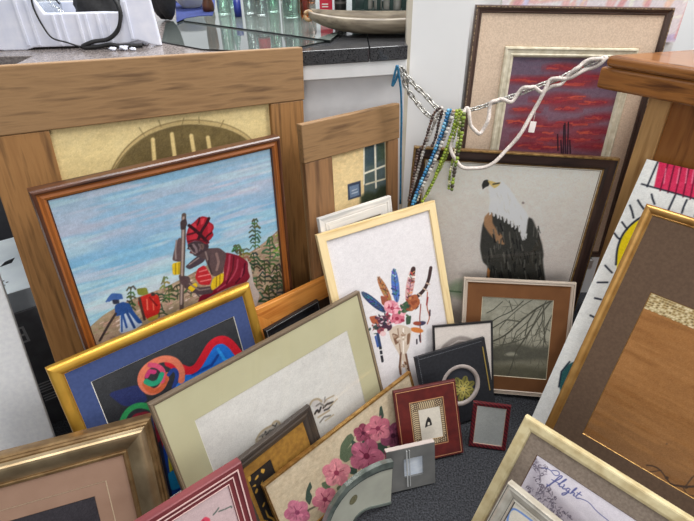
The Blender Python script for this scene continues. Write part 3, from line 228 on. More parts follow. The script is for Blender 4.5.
  '422 280 436 254|l 442 3.5 414 183 420 145|l 443 4.2 390 247 399 213|l 441 2.8 260 351 270 322|l 443 2.7 293 425 299 411|l 444 2.6 358 359 367 341|l 442 2.7 395 219 409 185|l 445 4.'
  '1 321 201 329 175|l 443 3.5 342 341 352 313|l 445 4 323 410 333 379|l 444 2.9 419 357 423 328|l 445 3.1 317 306 320 276|l 441 3 304 370 314 349|l 442 2.9 371 348 382 320|l 441 4.3 '
  '436 207 443 192|l 445 2.4 337 367 341 342|l 441 2.6 262 340 269 325|l 443 4 260 373 268 350|l 441 3.3 443 264 450 243|l 441 3.4 416 217 425 188|l 444 4.2 324 344 332 319|l 443 3.8 '
  '384 237 391 219|l 444 2.9 433 298 444 274|l 441 3.8 446 185 455 161|l 442 3.3 328 200 338 171|l 443 2.4 292 311 299 282|l 443 3.2 335 422 345 393|l 443 3 349 247 355 232|l 443 2.6 '
  '317 461 327 447|l 442 2.6 294 210 305 185|l 442 3.4 326 378 337 353|l 444 3.9 350 276 360 252|l 444 2.6 282 413 289 386|l 441 3.7 391 382 400 348|l 443 2.7 378 221 387 183|l 444 3.'
  '1 261 450 272 421|l 441 2.9 329 448 342 420|l 441 4 332 334 339 314|l 442 2.3 277 307 281 278|l 444 3.4 416 373 425 345|l 444 2.8 270 256 281 239|l 445 2.9 397 377 400 351|l 445 2.'
  '9 455 223 461 185|l 442 2.7 390 469 396 455|l 443 3.1 273 453 282 433|l 443 2.6 291 289 303 251|l 445 2.6 269 290 282 253|l 445 3.5 335 466 339 438|l 443 4.3 317 259 327 228|l 442 '
  '4.3 394 277 404 254|l 445 3 415 215 419 185|l 443 3 305 305 314 275|l 442 3.9 278 469 290 447|l 441 3.7 380 271 383 243|l 444 3.7 306 376 316 342|l 442 3.7 422 338 435 307|l 441 4.'
  '1 382 218 390 191|l 445 3.7 351 228 364 200|l 444 3.5 423 242 431 211|l 445 2.2 299 396 303 375|l 443 2.4 332 318 343 284|l 444 4.2 436 208 440 184|l 442 3.5 315 229 321 190|l 443 '
  '2.2 395 450 405 422|l 445 3.5 288 216 300 186|l 444 3.7 387 258 390 227|l 444 3.7 264 387 274 358|l 444 3.5 391 460 394 433|l 444 3.5 411 344 417 322|l 442 2.5 366 380 381 346|l 44'
  '3 2.7 291 317 300 302|l 442 3.7 407 361 408 347|l 441 3.2 292 312 302 279|l 441 4.1 304 185 312 158|l 443 3 310 311 320 289|l 444 3 323 407 323 392|l 442 3.9 297 205 308 167|l 443 '
  '4 294 247 301 211|l 443 3 377 329 386 295|l 441 2.8 304 342 314 311|l 441 2.3 391 463 401 448|l 443 3.3 346 346 350 327|l 443 3 365 216 369 190|l 441 2.2 316 388 329 358|l 444 4 38'
  '2 317 392 290|l 444 3.9 274 396 278 372|l 442 3.6 318 355 323 321|l 444 3 266 265 270 248|l 444 3.6 310 445 314 431|l 445 2.5 258 372 265 348|l 443 3.3 415 263 426 238|l 443 2.9 31'
  '4 381 318 361|l 443 2.3 274 384 279 368|l 444 3.6 367 294 379 270|l 443 3.2 397 388 403 374|l 444 3.8 374 355 377 330|l 444 3 321 170 328 155|l 444 3.1 269 459 278 437|l 444 2.3 41'
  '4 381 420 360|l 443 3.1 337 388 339 365|l 444 3 383 249 391 211|l 444 2.5 438 278 449 241|l 441 2.6 418 266 422 243|l 445 2.9 272 360 273 342|l 446 2.4 300 523 306 513|l 447 2.4 31'
  '8 491 323 477|l 448 2.4 307 534 313 523|l 448 2.4 314 481 321 468|l 449 2.3 251 563 260 546|l 448 2.4 331 500 340 482|l 449 2.4 313 484 319 467|l 447 2.4 340 480 344 470|l 447 2.4 '
  '337 488 341 478|l 448 2.4 294 518 299 500|l 449 2.4 291 546 294 530|l 448 2.3 289 556 296 540|l 449 2.4 266 503 271 488|l 449 2.4 276 538 279 526|l 446 2.4 311 540 315 532|l 447 2.'
  '4 348 479 355 463|l 446 2.4 319 487 323 473|l 449 2.3 281 566 288 549|l 449 2.3 262 551 265 534|l 447 2.4 321 524 328 509|l 449 2.4 279 526 283 511|l 447 2.4 293 501 299 486|l 449 '
  '2.4 333 496 340 485|l 449 2.3 263 560 271 545|l 449 2.4 283 515 290 507|l 448 2.4 260 522 264 504|l 447 2.4 260 549 263 536|l 449 2.4 290 515 298 505|l 446 2.4 339 470 346 452|l 43'
  '1 2.7 243 510 242 496|l 431 2.7 239 510 244 500|l 431 2.7 240 510 244 498|l 431 2.7 253 507 257 495|l 431 2.7 253 507 256 492|l 431 2.7 250 507 253 495|l 431 2.7 265 503 270 491|l '
  '431 2.7 262 503 268 486|l 431 2.7 263 503 268 489|l 431 2.7 276 498 276 485|l 431 2.7 274 498 276 489|l 431 2.7 273 498 279 483|l 431 2.7 289 492 292 481|l 431 2.7 284 492 290 476|'
  'l 431 2.7 288 492 291 482|l 431 2.7 301 485 306 472|l 431 2.7 298 485 300 473|l 431 2.7 300 485 303 471|l 431 2.7 313 477 315 464|l 431 2.7 311 477 317 462|l 431 2.7 309 477 314 46'
  '1|l 431 2.7 325 471 325 462|l 431 2.7 324 471 325 456|l 431 2.7 322 471 328 461|l 431 2.7 334 465 337 450|l 431 2.7 337 465 339 448|l 431 2.7 338 465 339 455|l 431 2.8 346 441 352 '
  '429|l 431 2.8 345 441 353 424|l 431 2.8 346 441 353 426|l 431 2.8 356 438 355 421|l 431 2.8 354 438 355 426|l 431 2.8 353 438 360 423|l 431 2.8 360 442 361 430|l 431 2.8 362 442 36'
  "2 429|l 431 2.8 357 442 363 428|#('brush',0.06)"),
 'tree': (
  "#('grad',[(0,(150,148,132)),(0.45,(172,168,150)),(0.62,(150,146,128)),(0.72,(104,100,86)),(0.8,(136,132,112)),(1,(96,92,74))])|#('mottle',(118,114,98),0.5,25,None)|s 450 6.2 69 131"
  ' 112 154 161 168 220 156 267 169 271 128 122 103 71 99|s 451 3.1 132 127 146 137 163 137 173 127 144 124|s 452 9.4 64 71 181 95 274 83 279 25 68 4|l 453 4.6 261 311 215 282 170 236'
  ' 133 189 89 164|l 453 3.2 215 282 194 238 188 193|l 453 3 170 236 130 239 91 209|l 453 2.9 234 294 233 240 217 196|l 453 2.9 175 301 147 267 99 242 76 213|l 453 2.4 147 267 135 299'
  '|l 453 2.4 133 189 125 155|l 453 2.6 260 264 242 219 245 176|l 453 2.4 194 238 162 203 154 169|l 453 2.4 116 295 92 269 73 257|l 454 4.3 262 317 235 277 213 234 191 188 167 144|l 4'
  '54 2.6 235 277 239 251 239 224 243 197 250 170|l 455 1.6 239 251 236 241 234 230 232 220 228 210|l 455 1.5 236 241 236 236 236 231 236 226 237 221|l 455 1.5 234 230 236 226 237 221'
  ' 238 216 239 212|l 455 1.5 232 220 228 218 225 216 221 214 217 213|l 455 1.5 228 210 228 205 228 200 228 196 228 191|l 455 1.6 239 224 248 218 257 212 266 206 275 199|l 455 1.5 248'
  ' 218 254 216 259 214 264 211 270 209|l 455 1.5 257 212 261 211 266 210 270 210 274 210|l 455 1.5 266 206 270 207 274 208 278 209 282 210|l 455 1.5 275 199 276 192 278 186 279 179 2'
  '79 172|l 455 1.6 243 197 237 183 231 171 223 159 215 147|l 455 1.5 237 183 231 182 225 180 219 178 214 176|l 455 1.5 215 147 208 145 202 143 196 141 189 140|l 455 1.6 250 170 258 1'
  '62 267 154 277 146 287 141|l 455 1.5 258 162 264 164 270 166 275 168 281 171|l 455 1.5 267 154 274 154 280 153 287 153 293 153|l 455 1.5 287 141 293 139 299 138 304 137 310 136|l 4'
  '54 2.7 213 234 196 220 180 204 164 187 150 169|l 455 1.6 180 204 176 195 172 186 169 177 164 169|l 455 1.5 176 195 176 192 176 188 176 184 175 181|l 455 1.5 172 186 169 185 165 185'
  ' 161 184 157 183|l 455 1.5 169 177 170 172 171 168 173 163 174 159|l 455 1.5 164 169 159 168 155 167 150 166 145 165|l 455 1.6 164 187 164 179 162 170 161 161 159 153|l 455 1.5 164'
  ' 179 162 176 160 173 158 171 156 169|l 455 1.5 162 170 163 165 163 160 164 156 164 151|l 455 1.5 161 161 158 159 155 157 152 154 149 153|l 455 1.6 150 169 138 163 126 157 114 152 1'
  '01 146|l 455 1.5 126 157 121 150 115 145 110 138 105 132|l 455 1.5 114 152 106 152 98 154 91 156 83 158|l 455 1.5 101 146 95 148 89 149 83 152 78 155|l 454 2.7 191 188 174 177 156 '
  '169 137 162 118 157|l 455 1.6 174 177 167 179 159 180 151 182 143 183|l 455 1.5 167 179 164 177 161 175 158 173 155 171|l 455 1.5 159 180 156 182 154 183 151 185 148 186|l 455 1.5 '
  '143 183 141 181 138 180 135 179 132 178|l 455 1.6 156 169 148 163 140 158 131 153 122 148|l 455 1.5 140 158 137 154 136 151 133 147 131 144|l 455 1.5 131 153 128 147 125 142 121 13'
  '7 118 131|l 455 1.6 137 162 132 154 126 147 121 139 117 130|l 455 1.5 126 147 127 142 128 137 128 133 129 128|l 455 1.5 117 130 115 128 112 126 109 124 106 123|l 455 1.7 118 157 10'
  '9 159 101 160 92 162 84 162|l 455 1.5 109 159 106 160 103 160 100 162 98 163|l 455 1.5 101 160 97 159 94 158 90 157 87 157|l 455 1.5 92 162 89 158 85 155 82 151 80 147|l 455 1.5 84'
  ' 162 81 159 79 156 76 153 74 150|l 454 2.7 167 144 162 121 158 98 152 75 147 52|l 455 1.7 162 121 163 109 166 98 168 87 172 76|l 455 1.5 168 87 172 82 175 78 178 72 181 67|l 455 1.'
  '5 172 76 175 72 179 68 182 64 185 59|l 455 1.7 158 98 160 89 162 80 164 71 165 62|l 455 1.5 160 89 159 85 157 82 155 79 154 75|l 455 1.5 162 80 165 76 167 72 168 68 170 64|l 455 1.'
  '5 164 71 166 67 168 64 170 61 173 58|l 455 1.6 165 62 166 58 168 55 170 52 172 49|l 455 1.7 152 75 147 68 143 61 139 53 136 46|l 455 1.6 147 68 147 65 146 62 146 58 146 55|l 455 1.'
  '6 143 61 144 56 144 51 143 46 143 41|l 455 1.6 139 53 140 49 142 45 143 41 145 37|l 455 1.7 147 52 149 41 151 30 152 19 154 8|l 455 1.6 149 41 149 37 148 32 147 28 146 23|l 455 1.6'
  ' 151 30 151 25 152 19 153 14 154 9|l 455 1.6 152 19 155 17 158 14 162 12 165 9|l 455 1.6 154 8 153 4 150 -1 148 -5 146 -10|l 454 2.9 242 310 227 280 216 248 204 216 193 183|l 455 1'
  '.8 227 280 212 270 195 261 180 250 164 239|l 455 1.5 212 270 207 260 202 250 197 240 192 230|l 455 1.5 195 261 189 261 182 262 176 265 170 268|l 455 1.5 164 239 156 240 148 240 140'
  ' 241 132 241|l 455 1.8 216 248 222 230 228 212 231 193 235 175|l 455 1.5 222 230 226 221 232 212 238 204 245 196|l 455 1.5 228 212 224 204 221 195 218 187 215 178|l 455 1.5 231 193'
  ' 237 188 243 184 249 179 255 175|l 455 1.5 235 175 233 166 229 158 227 149 225 140|l 455 1.8 204 216 206 200 210 184 213 168 218 152|l 455 1.5 210 184 209 178 208 172 206 167 204 1'
  '61|l 455 1.5 213 168 212 162 213 156 213 150 214 144|l 455 1.5 218 152 221 148 224 143 227 138 231 134|l 455 1.8 193 183 190 167 185 151 180 135 174 119|l 455 1.5 185 151 188 143 1'
  '91 136 194 128 196 121|l 455 1.5 180 135 174 130 167 127 160 123 153 121|l 454 2.6 203 308 177 289 154 266 132 240 114 211|l 455 1.6 177 289 162 287 147 285 133 281 118 279|l 455 1'
  '.5 162 287 157 292 153 298 148 304 144 310|l 455 1.5 147 285 141 289 134 294 128 299 123 304|l 455 1.5 133 281 129 274 125 266 121 259 118 251|l 455 1.6 154 266 154 249 155 232 153'
  ' 215 149 199|l 455 1.5 154 249 149 243 145 238 139 233 134 227|l 455 1.5 155 232 150 225 145 219 139 213 132 208|l 455 1.5 153 215 147 212 142 210 136 206 131 202|l 455 1.5 149 199'
  ' 150 191 151 183 151 175 152 168|l 455 1.6 114 211 113 193 115 176 118 158 122 141|l 455 1.5 113 193 120 186 126 179 132 171 138 164|l 455 1.5 118 158 123 151 127 144 131 136 133 1'
  '28|l 455 1.5 122 141 127 136 132 132 137 128 142 124|l 454 2.6 264 275 254 248 247 219 243 190 243 160|l 455 1.6 254 248 262 238 270 227 277 217 284 206|l 455 1.5 262 238 267 236 2'
  '72 234 276 231 281 228|l 455 1.5 270 227 269 221 270 214 271 208 270 201|l 455 1.5 284 206 289 205 294 204 299 202 304 201|l 455 1.6 247 219 238 211 227 204 217 196 207 188|l 455 1'
  '.5 238 211 233 210 229 210 225 210 220 209|l 455 1.5 217 196 211 196 204 196 197 196 191 196|l 455 1.5 207 188 205 181 202 175 199 169 197 162|l 455 1.6 243 190 234 176 225 161 217'
  ' 146 210 130|l 455 1.5 225 161 220 158 216 154 212 150 208 146|l 455 1.5 217 146 219 139 221 131 222 124 222 116|l 455 1.5 210 130 210 124 211 117 210 111 211 105|l 455 1.6 243 160'
  " 238 143 235 125 235 107 234 88|l 455 1.5 235 125 239 119 243 113 247 108 250 102|l 455 1.5 235 107 230 98 225 89 221 80 217 70|l 455 1.5 234 88 235 80 236 72 237 64 236 56|#('brus"
  "h',0.12)"),
 'plank': (
  "#('grad',[(0,(226,204,148)),(1,(212,184,118))])|#('mottle',(236,216,162),0.5,31,None)|s 456 2.2 222 742 233 756 262 783 311 811 368 823 418 824 485 808 528 787 558 760 588 719 607 "
  "664 548 -103 99 130|#('mottle',(150,130,80),0.5,33,None,'d')|l 457 9.8 218 735 231 754 260 786 309 815 368 828 418 827 486 811 531 790 563 762 594 718 613 660|l 458 2 219 741 232 7"
  '60 261 791 311 821 369 833 419 833 486 818 531 796 564 769 594 725 613 667|l 459 2 217 730 229 748 259 780 309 810 368 822 417 822 485 806 530 784 563 756 593 712 612 653|l 460 9 3'
  '22 799 316 739|l 460 9.2 367 805 365 739|l 460 9.5 412 795 413 748|l 460 9.8 452 785 453 759|l 461 1.9 394 824 400 837|l 461 1.9 436 822 436 836|l 461 1.8 346 824 342 840|l 461 1.8'
  " 305 810 297 829|l 461 2 486 804 497 821|#('brush',0.1)"),
 'plank2': (
  "#('flat',(228,202,150))|#('mottle',(214,184,130),0.5,37,None)|p 462 0 203 720 280 719 285 582 273 512 197 535|p 463 3.1 206 718 243 718 241 661 207 663|p 464 3.2 251 715 277 715 27"
  '9 670 252 667|l 465 7 243 718 244 592|l 465 5.8 200 644 281 649|l 466 4.9 206 611 279 609|l 467 5 203 720 199 613|p 468 3.3 279 721 295 721 299 613 281 609|p 469 6.6 185 580 212 58'
  "8 240 576 262 592 296 588 337 604 341 203 174 272|#('mottle',(86,96,60),0.5,39,None,'d')|p 470 0 140 628 187 627 187 580 140 581|p 471 0 146 620 180 619 181 586 147 586|l 472 2.6 1"
  "55 605 173 606|l 472 2.6 154 597 175 597|#('brush',0.14)"),
 'silver': (
  "#('flat',(50,46,52))|#('mottle',(34,30,36),0.5,41,None)"),
 'pinkred': (
  "#('flat',(206,180,180))|#('mottle',(190,166,168),0.5,43,None)|l 473 3.4 230 296 237 299 243 303|l 473 3.2 242 295 251 292|l 473 3 254 291 266 289 267 285|s 474 0 205 301 215 304 22"
  '2 293 220 277 204 278 193 293|s 475 0 195 298 204 296 197 272 182 285|l 476 2.1 209 301 212 283|s 477 0 181 298 193 291 191 265 169 272|l 478 4.3 222 275 207 252 200 207'),
 'gold': (
  "#('flat',(34,28,26))|#('damask',(190,146,62))"),
 'floral': (
  "#('grad',[(0,(192,176,150)),(1,(174,158,132))])|#('mottle',(172,152,124),0.5,47,None)|s 479 0 366 160 374 161 372 130 362 119 356 139|s 480 0 260 152 265 131 233 120 251 124 244 86"
  ' 217 89 205 112 220 143 245 154|s 479 0 255 138 268 112 252 75 237 78|s 479 0 315 76 354 56 351 17 316 35|s 479 0 111 116 111 97 101 92 103 74 88 58 83 81 94 102|s 480 0 136 90 159'
  ' 79 156 58 136 67|s 479 0 221 74 245 49 235 34 218 53|s 480 0 170 48 217 36 219 16 171 25|s 479 0 368 114 383 108 371 85 361 93|s 479 0 291 121 313 100 303 85 279 103|l 481 5.5 73 '
  '39 82 50 102 44|l 482 4.4 78 52 59 16|e 483 0 281.2 140.6 -12.4 13.2 7 8.3|e 484 0 296.9 140.6 3.9 13.3 12.7 -8.4|e 483 0 307.7 123 15.5 -5.3 0.8 -13.8|e 484 0 298.4 112.1 5.6 -16.'
  '9 -12.2 0.1|e 483 0 282.1 123.2 -11.6 -5 -8.1 13.6|l 485 2.4 293 128 280 142|l 485 2.4 293 128 297 142|l 485 2.4 293 128 309 122|l 485 2.4 293 128 299 111|l 485 2.4 293 128 281 123'
  '|e 486 0 288.7 121.3 -2 -2.9 -1.6 1.5|e 487 0 270 136.5 -4.1 1.5 0 1.9|e 488 0 296.4 144.9 0.7 3.9 1.8 -1|e 489 0 286.1 136.2 -3.3 3.9 1.1 1.1|e 490 0 270.4 139.2 -4.1 2 0.2 1.8|e '
  '491 0 295.9 145.7 0.6 4 1.8 -1|e 492 0 282.3 139.5 -3.5 3.7 1 1.2|e 493 0 300.6 147.3 1.3 3.5 1.7 -1.3|e 494 0 281.4 146.7 -2.7 4.2 1.4 0.7|e 495 0 289.6 146.4 -0.9 4.5 1.8 -0.3|e '
  '496 0 314.2 109.3 3.9 -3.4 -0.8 -1.4|e 497 0 283 136.7 -3.8 3.2 0.7 1.4|e 488 0 283.8 110.9 -1.8 -3.2 -1.6 1.5|e 498 0 302.7 105.2 1.9 -4.7 -1.6 -0.2|e 496 0 284.6 132.8 -4.1 2.3 0'
  '.3 1.7|e 499 0 316.3 111.5 4.1 -2.9 -0.5 -1.6|e 500 0 292.6 142.7 -0.2 4.3 1.8 -0.6|e 500 0 305.8 115.9 3.7 -3.6 -0.9 -1.3|e 501 0 297.6 113.2 1.4 -4.6 -1.7 0.1|e 502 0 297.8 149.1'
  ' 0.8 3.8 1.8 -1.1|e 503 0 277.6 126.6 -3.7 -0.3 -0.8 2|e 501 0 284.3 141.4 -2.8 4.2 1.3 0.7|e 504 0 277.3 122.6 -3.4 -1.1 -1 1.9|e 505 0 283.2 134.8 -4 2.7 0.5 1.6|e 494 0 307.8 12'
  '0 4.2 -2.3 -0.3 -1.8|e 490 0 292.6 139 -0.2 4.3 1.8 -0.6|e 485 0 293.2 127.9 5 -3.6 -1.6 -4.5|e 506 0 380.9 32.4 -0.7 -23.7 -20.5 9.8|e 507 0 360 57.8 -22.4 3.3 -5.6 21.7|e 506 0 3'
  '68.8 78.5 -13.1 24.6 16.9 4.2|e 507 0 395.4 66.3 14.7 12.4 16.7 -19.7|e 506 0 403.2 37.5 23.4 -18.5 -7 -16.4|l 508 2.6 382 55 381 30|l 508 2.6 382 55 358 58|l 508 2.6 382 55 368 81'
  '|l 508 2.6 382 55 397 67|l 508 2.6 382 55 405 36|e 509 0 368.6 60 -6.5 2.7 -0.1 2.9|e 510 0 379.9 75.3 -0.5 6.7 2.9 -1|e 511 0 363.9 57.1 -6.2 0.9 -0.8 3.1|e 512 0 359.6 83.6 -4.8 '
  '6.3 1.9 1.3|e 513 0 378.9 66.6 -1.5 6.9 2.8 -0.6|e 514 0 375.4 78.8 -1.8 6.9 2.8 -0.4|e 515 0 399.9 56.5 5.9 0.6 1.4 -3.1|e 516 0 355.7 71 -6.3 4 0.6 2.5|e 517 0 360.5 86.3 -4.3 6.'
  '5 2.1 1|e 518 0 358.6 45.3 -4.9 -2 -1.8 3|e 519 0 363.5 59.4 -6.4 1.7 -0.5 3|e 520 0 356.7 55.4 -6 0.2 -1.1 3.1|e 521 0 400.7 27.7 4.9 -6.8 -2.1 -1.2|e 522 0 405.2 48 6.7 -1.9 0.5 '
  '-3.1|e 523 0 382.3 66.2 0.4 6.3 2.9 -1.4|e 524 0 401.8 53 6.3 -0.5 1 -3.1|e 525 0 393.3 50.2 6.7 -2.5 0.2 -2.9|e 526 0 375.3 68.6 -3.2 7 2.5 0.3|e 521 0 370.1 53.2 -5.7 -0.7 -1.4 3'
  '.1|e 511 0 397.4 76.3 3.2 4.4 2.6 -2.5|e 527 0 373.1 39.8 -2.7 -4.7 -2.6 2.3|e 516 0 372.1 48.3 -4.4 -2.9 -2.1 2.8|e 528 0 367.1 66.9 -6 5.1 1.1 2.1|e 506 0 391.9 60.9 4.6 2.8 2.1 '
  '-2.9|e 529 0 370.8 63.6 -6 5.1 1.1 2.1|e 517 0 392.4 51.5 6.6 -1.9 0.5 -3|e 508 0 381.5 54.6 8 -5.8 -2.4 -6.8|e 530 0 329.9 95.7 -12 -13.1 -15.4 16.8|e 531 0 321.6 121.8 -20.4 14 5'
  ' 15.8|e 530 0 340.5 129.2 -0.9 21.8 18.9 -6.8|e 531 0 360.9 107.5 21 -0.8 6.8 -20.6|e 530 0 354.4 86.5 14 -23.4 -14.9 -5.6|l 532 2.5 341 108 329 95|l 532 2.5 341 108 320 123|l 532 '
  '2.5 341 108 340 131|l 532 2.5 341 108 363 107|l 532 2.5 341 108 356 85|e 533 0 338.6 85 -0.7 -5.8 -2.6 1.4|e 534 0 348.8 88.4 2.5 -6.6 -2.4 -0.1|e 535 0 350.6 123.8 2.6 4.4 2.4 -2.'
  '1|e 536 0 313.1 106 -5.3 -0.4 -1.1 2.8|e 537 0 360.5 107.7 5.7 -0.2 1 -2.9|e 536 0 314.9 123.1 -5.8 3.2 0.4 2.4|e 536 0 344.7 91.1 1.2 -6.5 -2.6 0.5|e 538 0 358.4 99.2 6.1 -3.3 -0.'
  '3 -2.5|e 539 0 308.1 122.2 -5.8 2.4 0 2.6|e 540 0 324.3 97.3 -4.1 -2.6 -1.9 2.6|e 541 0 370 86.9 5.9 -4.4 -0.8 -2.2|e 542 0 360.6 119.8 4.3 2.6 1.9 -2.6|e 543 0 341.1 120.1 -0.1 6 '
  '2.6 -1|e 544 0 322.9 130.4 -4.6 5.5 1.6 1.4|e 545 0 344.4 117.9 1.6 5.1 2.5 -1.7|e 546 0 339.5 126.4 -0.6 6.2 2.6 -0.8|e 545 0 310.4 127.7 -5.7 3.6 0.6 2.3|e 547 0 360 99.9 6.2 -2.'
  '8 -0.1 -2.6|e 548 0 336.8 90 -1.4 -5.3 -2.6 1.7|e 538 0 367.9 97.5 6.2 -2.5 0 -2.7|e 549 0 327.5 97.6 -3.9 -3 -2 2.5|e 550 0 355.1 100.5 6.1 -3.4 -0.4 -2.5|e 551 0 346.8 94.4 2.6 -'
  '6.6 -2.4 -0.1|e 552 0 325.8 135.2 -3.5 6.1 2.1 0.7|e 553 0 361.7 101.7 6.1 -2 0.3 -2.8|e 554 0 358.9 132.3 3 4.1 2.3 -2.2|e 532 0 341.4 108.2 7.2 -5.2 -2.2 -6.3|e 555 0 268.4 89.6 '
  '-14.1 29.7 20 4.7|e 556 0 299 74.5 17.9 14.6 18.8 -24.1|e 555 0 306.8 39.7 26.8 -22.9 -9 -19.6|e 556 0 280.3 34 -1.9 -28.5 -23.6 12.2|e 555 0 257 65 -25.9 4.4 -5.5 26.1|l 557 2.5 2'
  '82 61 267 92|l 557 2.5 282 61 301 76|l 557 2.5 282 61 309 38|l 557 2.5 282 61 280 32|l 557 2.5 282 61 255 65|e 558 0 292.5 81.9 3 6 3.1 -2.7|e 559 0 258 107.8 -4.1 8.1 2.7 0.8|e 56'
  '0 0 311.5 29.2 6.8 -7.3 -1.8 -2.3|e 561 0 319.6 31.1 7.6 -6 -1.1 -2.9|e 562 0 278.8 45.8 -1.6 -7.1 -3.3 2.2|e 563 0 251.2 46 -5.6 -2.7 -2.1 3.6|e 564 0 295.6 52.1 7.6 -4.9 -0.7 -3.'
  '2|e 565 0 259.8 45.9 -5.2 -3.5 -2.4 3.4|e 566 0 304.2 56.1 7.6 -1.6 0.7 -3.8|e 567 0 298.9 96.4 2.9 6.1 3.1 -2.6|e 568 0 290.2 93.5 1.7 6.9 3.3 -2.1|e 569 0 277.5 102.6 -0.9 8.1 3.'
  '3 -0.9|e 570 0 283.3 22 0.3 -8.2 -3.4 1.4|e 571 0 249.1 96.5 -6.2 6.7 1.7 2.1|e 572 0 258.3 100.8 -4.7 7.9 2.5 1.1|e 573 0 307.9 25.9 6 -8.1 -2.3 -1.7|e 574 0 239.2 86.4 -7.2 4.3 0'
  '.5 3.1|e 560 0 299.5 51.5 7.8 -4.1 -0.3 -3.4|e 575 0 315.1 33.3 7.4 -6.2 -1.2 -2.8|e 576 0 284.1 40 0.8 -8.4 -3.3 1.1|e 577 0 285.9 25.1 0.9 -8.5 -3.3 1.1|e 578 0 265.9 73.6 -7 5.6'
  ' 1.1 2.8|e 579 0 251.3 98.9 -5.8 7.1 2 1.8|e 580 0 244.8 88 -7 5.1 0.9 2.9|e 581 0 249.5 61.3 -6.9 0.1 -1.2 3.7|e 568 0 258.6 66.1 -7.3 1.7 -0.6 3.6|e 557 0 282.1 60.7 9.1 -7 -2.9 '
  '-8.2|e 582 0 204.2 74.5 21.5 -8.7 0.3 -20.2|e 583 0 190.6 59.1 6.8 -25.1 -17.1 1|e 582 0 168.5 76.3 -16.5 -6.6 -10.4 20.1|e 583 0 168.4 101.7 -16.4 19.7 10.3 11.7|e 582 0 190.2 100'
  '.8 6.2 19.2 17.3 -13|l 584 2.3 184 83 206 74|l 584 2.3 184 83 191 57|l 584 2.3 184 83 167 76|l 584 2.3 184 83 167 103|l 584 2.3 184 83 191 102|e 585 0 195.7 93 3.7 3.4 2 -2.6|e 586'
  ' 0 190.7 55 1.6 -6.9 -2.4 0.3|e 587 0 177.7 75 -3.3 -3.8 -2 2.5|e 588 0 207.8 79.4 5.7 -0.8 0.7 -3|e 589 0 209.8 52.5 4.9 -5.8 -1.5 -1.7|e 590 0 182.3 96.4 -0.9 6.6 2.5 -0.6|e 591 '
  '0 192.7 100 2.3 4.8 2.3 -2.1|e 592 0 165.1 66.1 -3.7 -3.2 -1.9 2.6|e 593 0 169.1 66 -3.4 -3.7 -2 2.5|e 594 0 187.9 65.2 1.4 -6.8 -2.4 0.4|e 595 0 191.7 53 1.7 -6.9 -2.4 0.2|e 596 0'
  ' 182.2 50.5 -0.4 -6.2 -2.5 1.3|e 597 0 176.4 95.2 -3.8 6.2 1.8 1.1|e 598 0 186.1 103.1 0.5 6 2.5 -1.3|e 599 0 164.4 98.1 -5.3 4.1 0.8 2.3|e 600 0 193 86.9 4.5 2.2 1.6 -2.8|e 601 0 '
  '172.4 92.8 -5.2 4.5 0.9 2.2|e 602 0 183 63.4 -0.4 -6.2 -2.5 1.3|e 603 0 173.5 65 -2.7 -4.4 -2.2 2.3|e 604 0 196.4 81.6 5.6 -0.5 0.7 -3|e 605 0 167 96.7 -5.3 4.3 0.9 2.2|e 606 0 163'
  ' 83.4 -5.3 0.2 -0.8 2.9|e 607 0 154.9 94.8 -5.5 2.3 0 2.7|e 608 0 176.3 110.8 -1.9 6.6 2.3 0|e 603 0 190.6 106 1.5 5.5 2.4 -1.7|e 582 0 160.2 79.2 -5 -0.7 -1.1 2.9|e 584 0 184.2 82'
  '.6 6.8 -5.5 -2.4 -6.5|e 609 0 124.1 25.4 -7.4 -16.1 -14.2 13.7|e 610 0 114 50.1 -17.7 9.8 1.7 17.1|e 609 0 127.5 61.7 -3.8 21.8 15.4 -2.7|e 610 0 146.2 44.2 16.1 3.8 8.1 -19.4|e 60'
  '9 0 144.2 21.5 14.1 -20.6 -10.7 -9|l 611 2.3 131 41 123 24|l 611 2.3 131 41 112 51|l 611 2.3 131 41 127 64|l 611 2.3 131 41 148 45|l 611 2.3 131 41 145 20|e 612 0 139.6 36.3 5.1 -2'
  '.6 -0.2 -2.5|e 613 0 123 12.7 -1.5 -5 -2.1 1.7|e 614 0 127.1 22.7 -1.2 -5.2 -2.1 1.5|e 615 0 112.7 28.1 -3.6 -2.4 -1.5 2.5|e 616 0 136.6 46.5 3.1 3.3 1.8 -2.3|e 617 0 148.7 10.6 3.'
  '5 -6 -1.7 -1|e 618 0 112.4 26.5 -3.5 -2.6 -1.6 2.5|e 619 0 132.2 49.9 0.7 5.5 2.2 -1.3|e 620 0 124.3 36.7 -3.8 -2.2 -1.4 2.5|e 621 0 111.4 54.7 -4.8 3.4 0.5 2.2|e 622 0 132.1 6.4 0'
  '.2 -6 -2.2 0.9|e 623 0 107.6 63 -4.5 4.2 0.9 1.9|e 624 0 152.7 35.5 5.1 -1.2 0.4 -2.7|e 619 0 107.8 31 -4 -1.7 -1.3 2.6|e 625 0 135.2 52.3 1.7 4.7 2.1 -1.7|e 626 0 145.5 18.6 3.8 -'
  '5.7 -1.5 -1.2|e 627 0 153.1 52.1 3.9 2.1 1.4 -2.6|e 628 0 135.6 21.1 1.5 -6.3 -2.1 0.2|e 609 0 140.4 52.4 2.8 3.6 1.8 -2.2|e 629 0 117.3 47.1 -5 2.3 0.1 2.5|e 630 0 144.5 37.5 5.1 '
  '-1.2 0.4 -2.7|e 631 0 117 29.3 -3.4 -2.7 -1.6 2.4|e 632 0 143.3 36 5.1 -2 0.1 -2.6|e 624 0 120.9 27 -2.7 -3.7 -1.8 2.2|e 633 0 133.5 72.2 0.4 5.5 2.2 -1.1|e 634 0 112.8 53.4 -4.8 3'
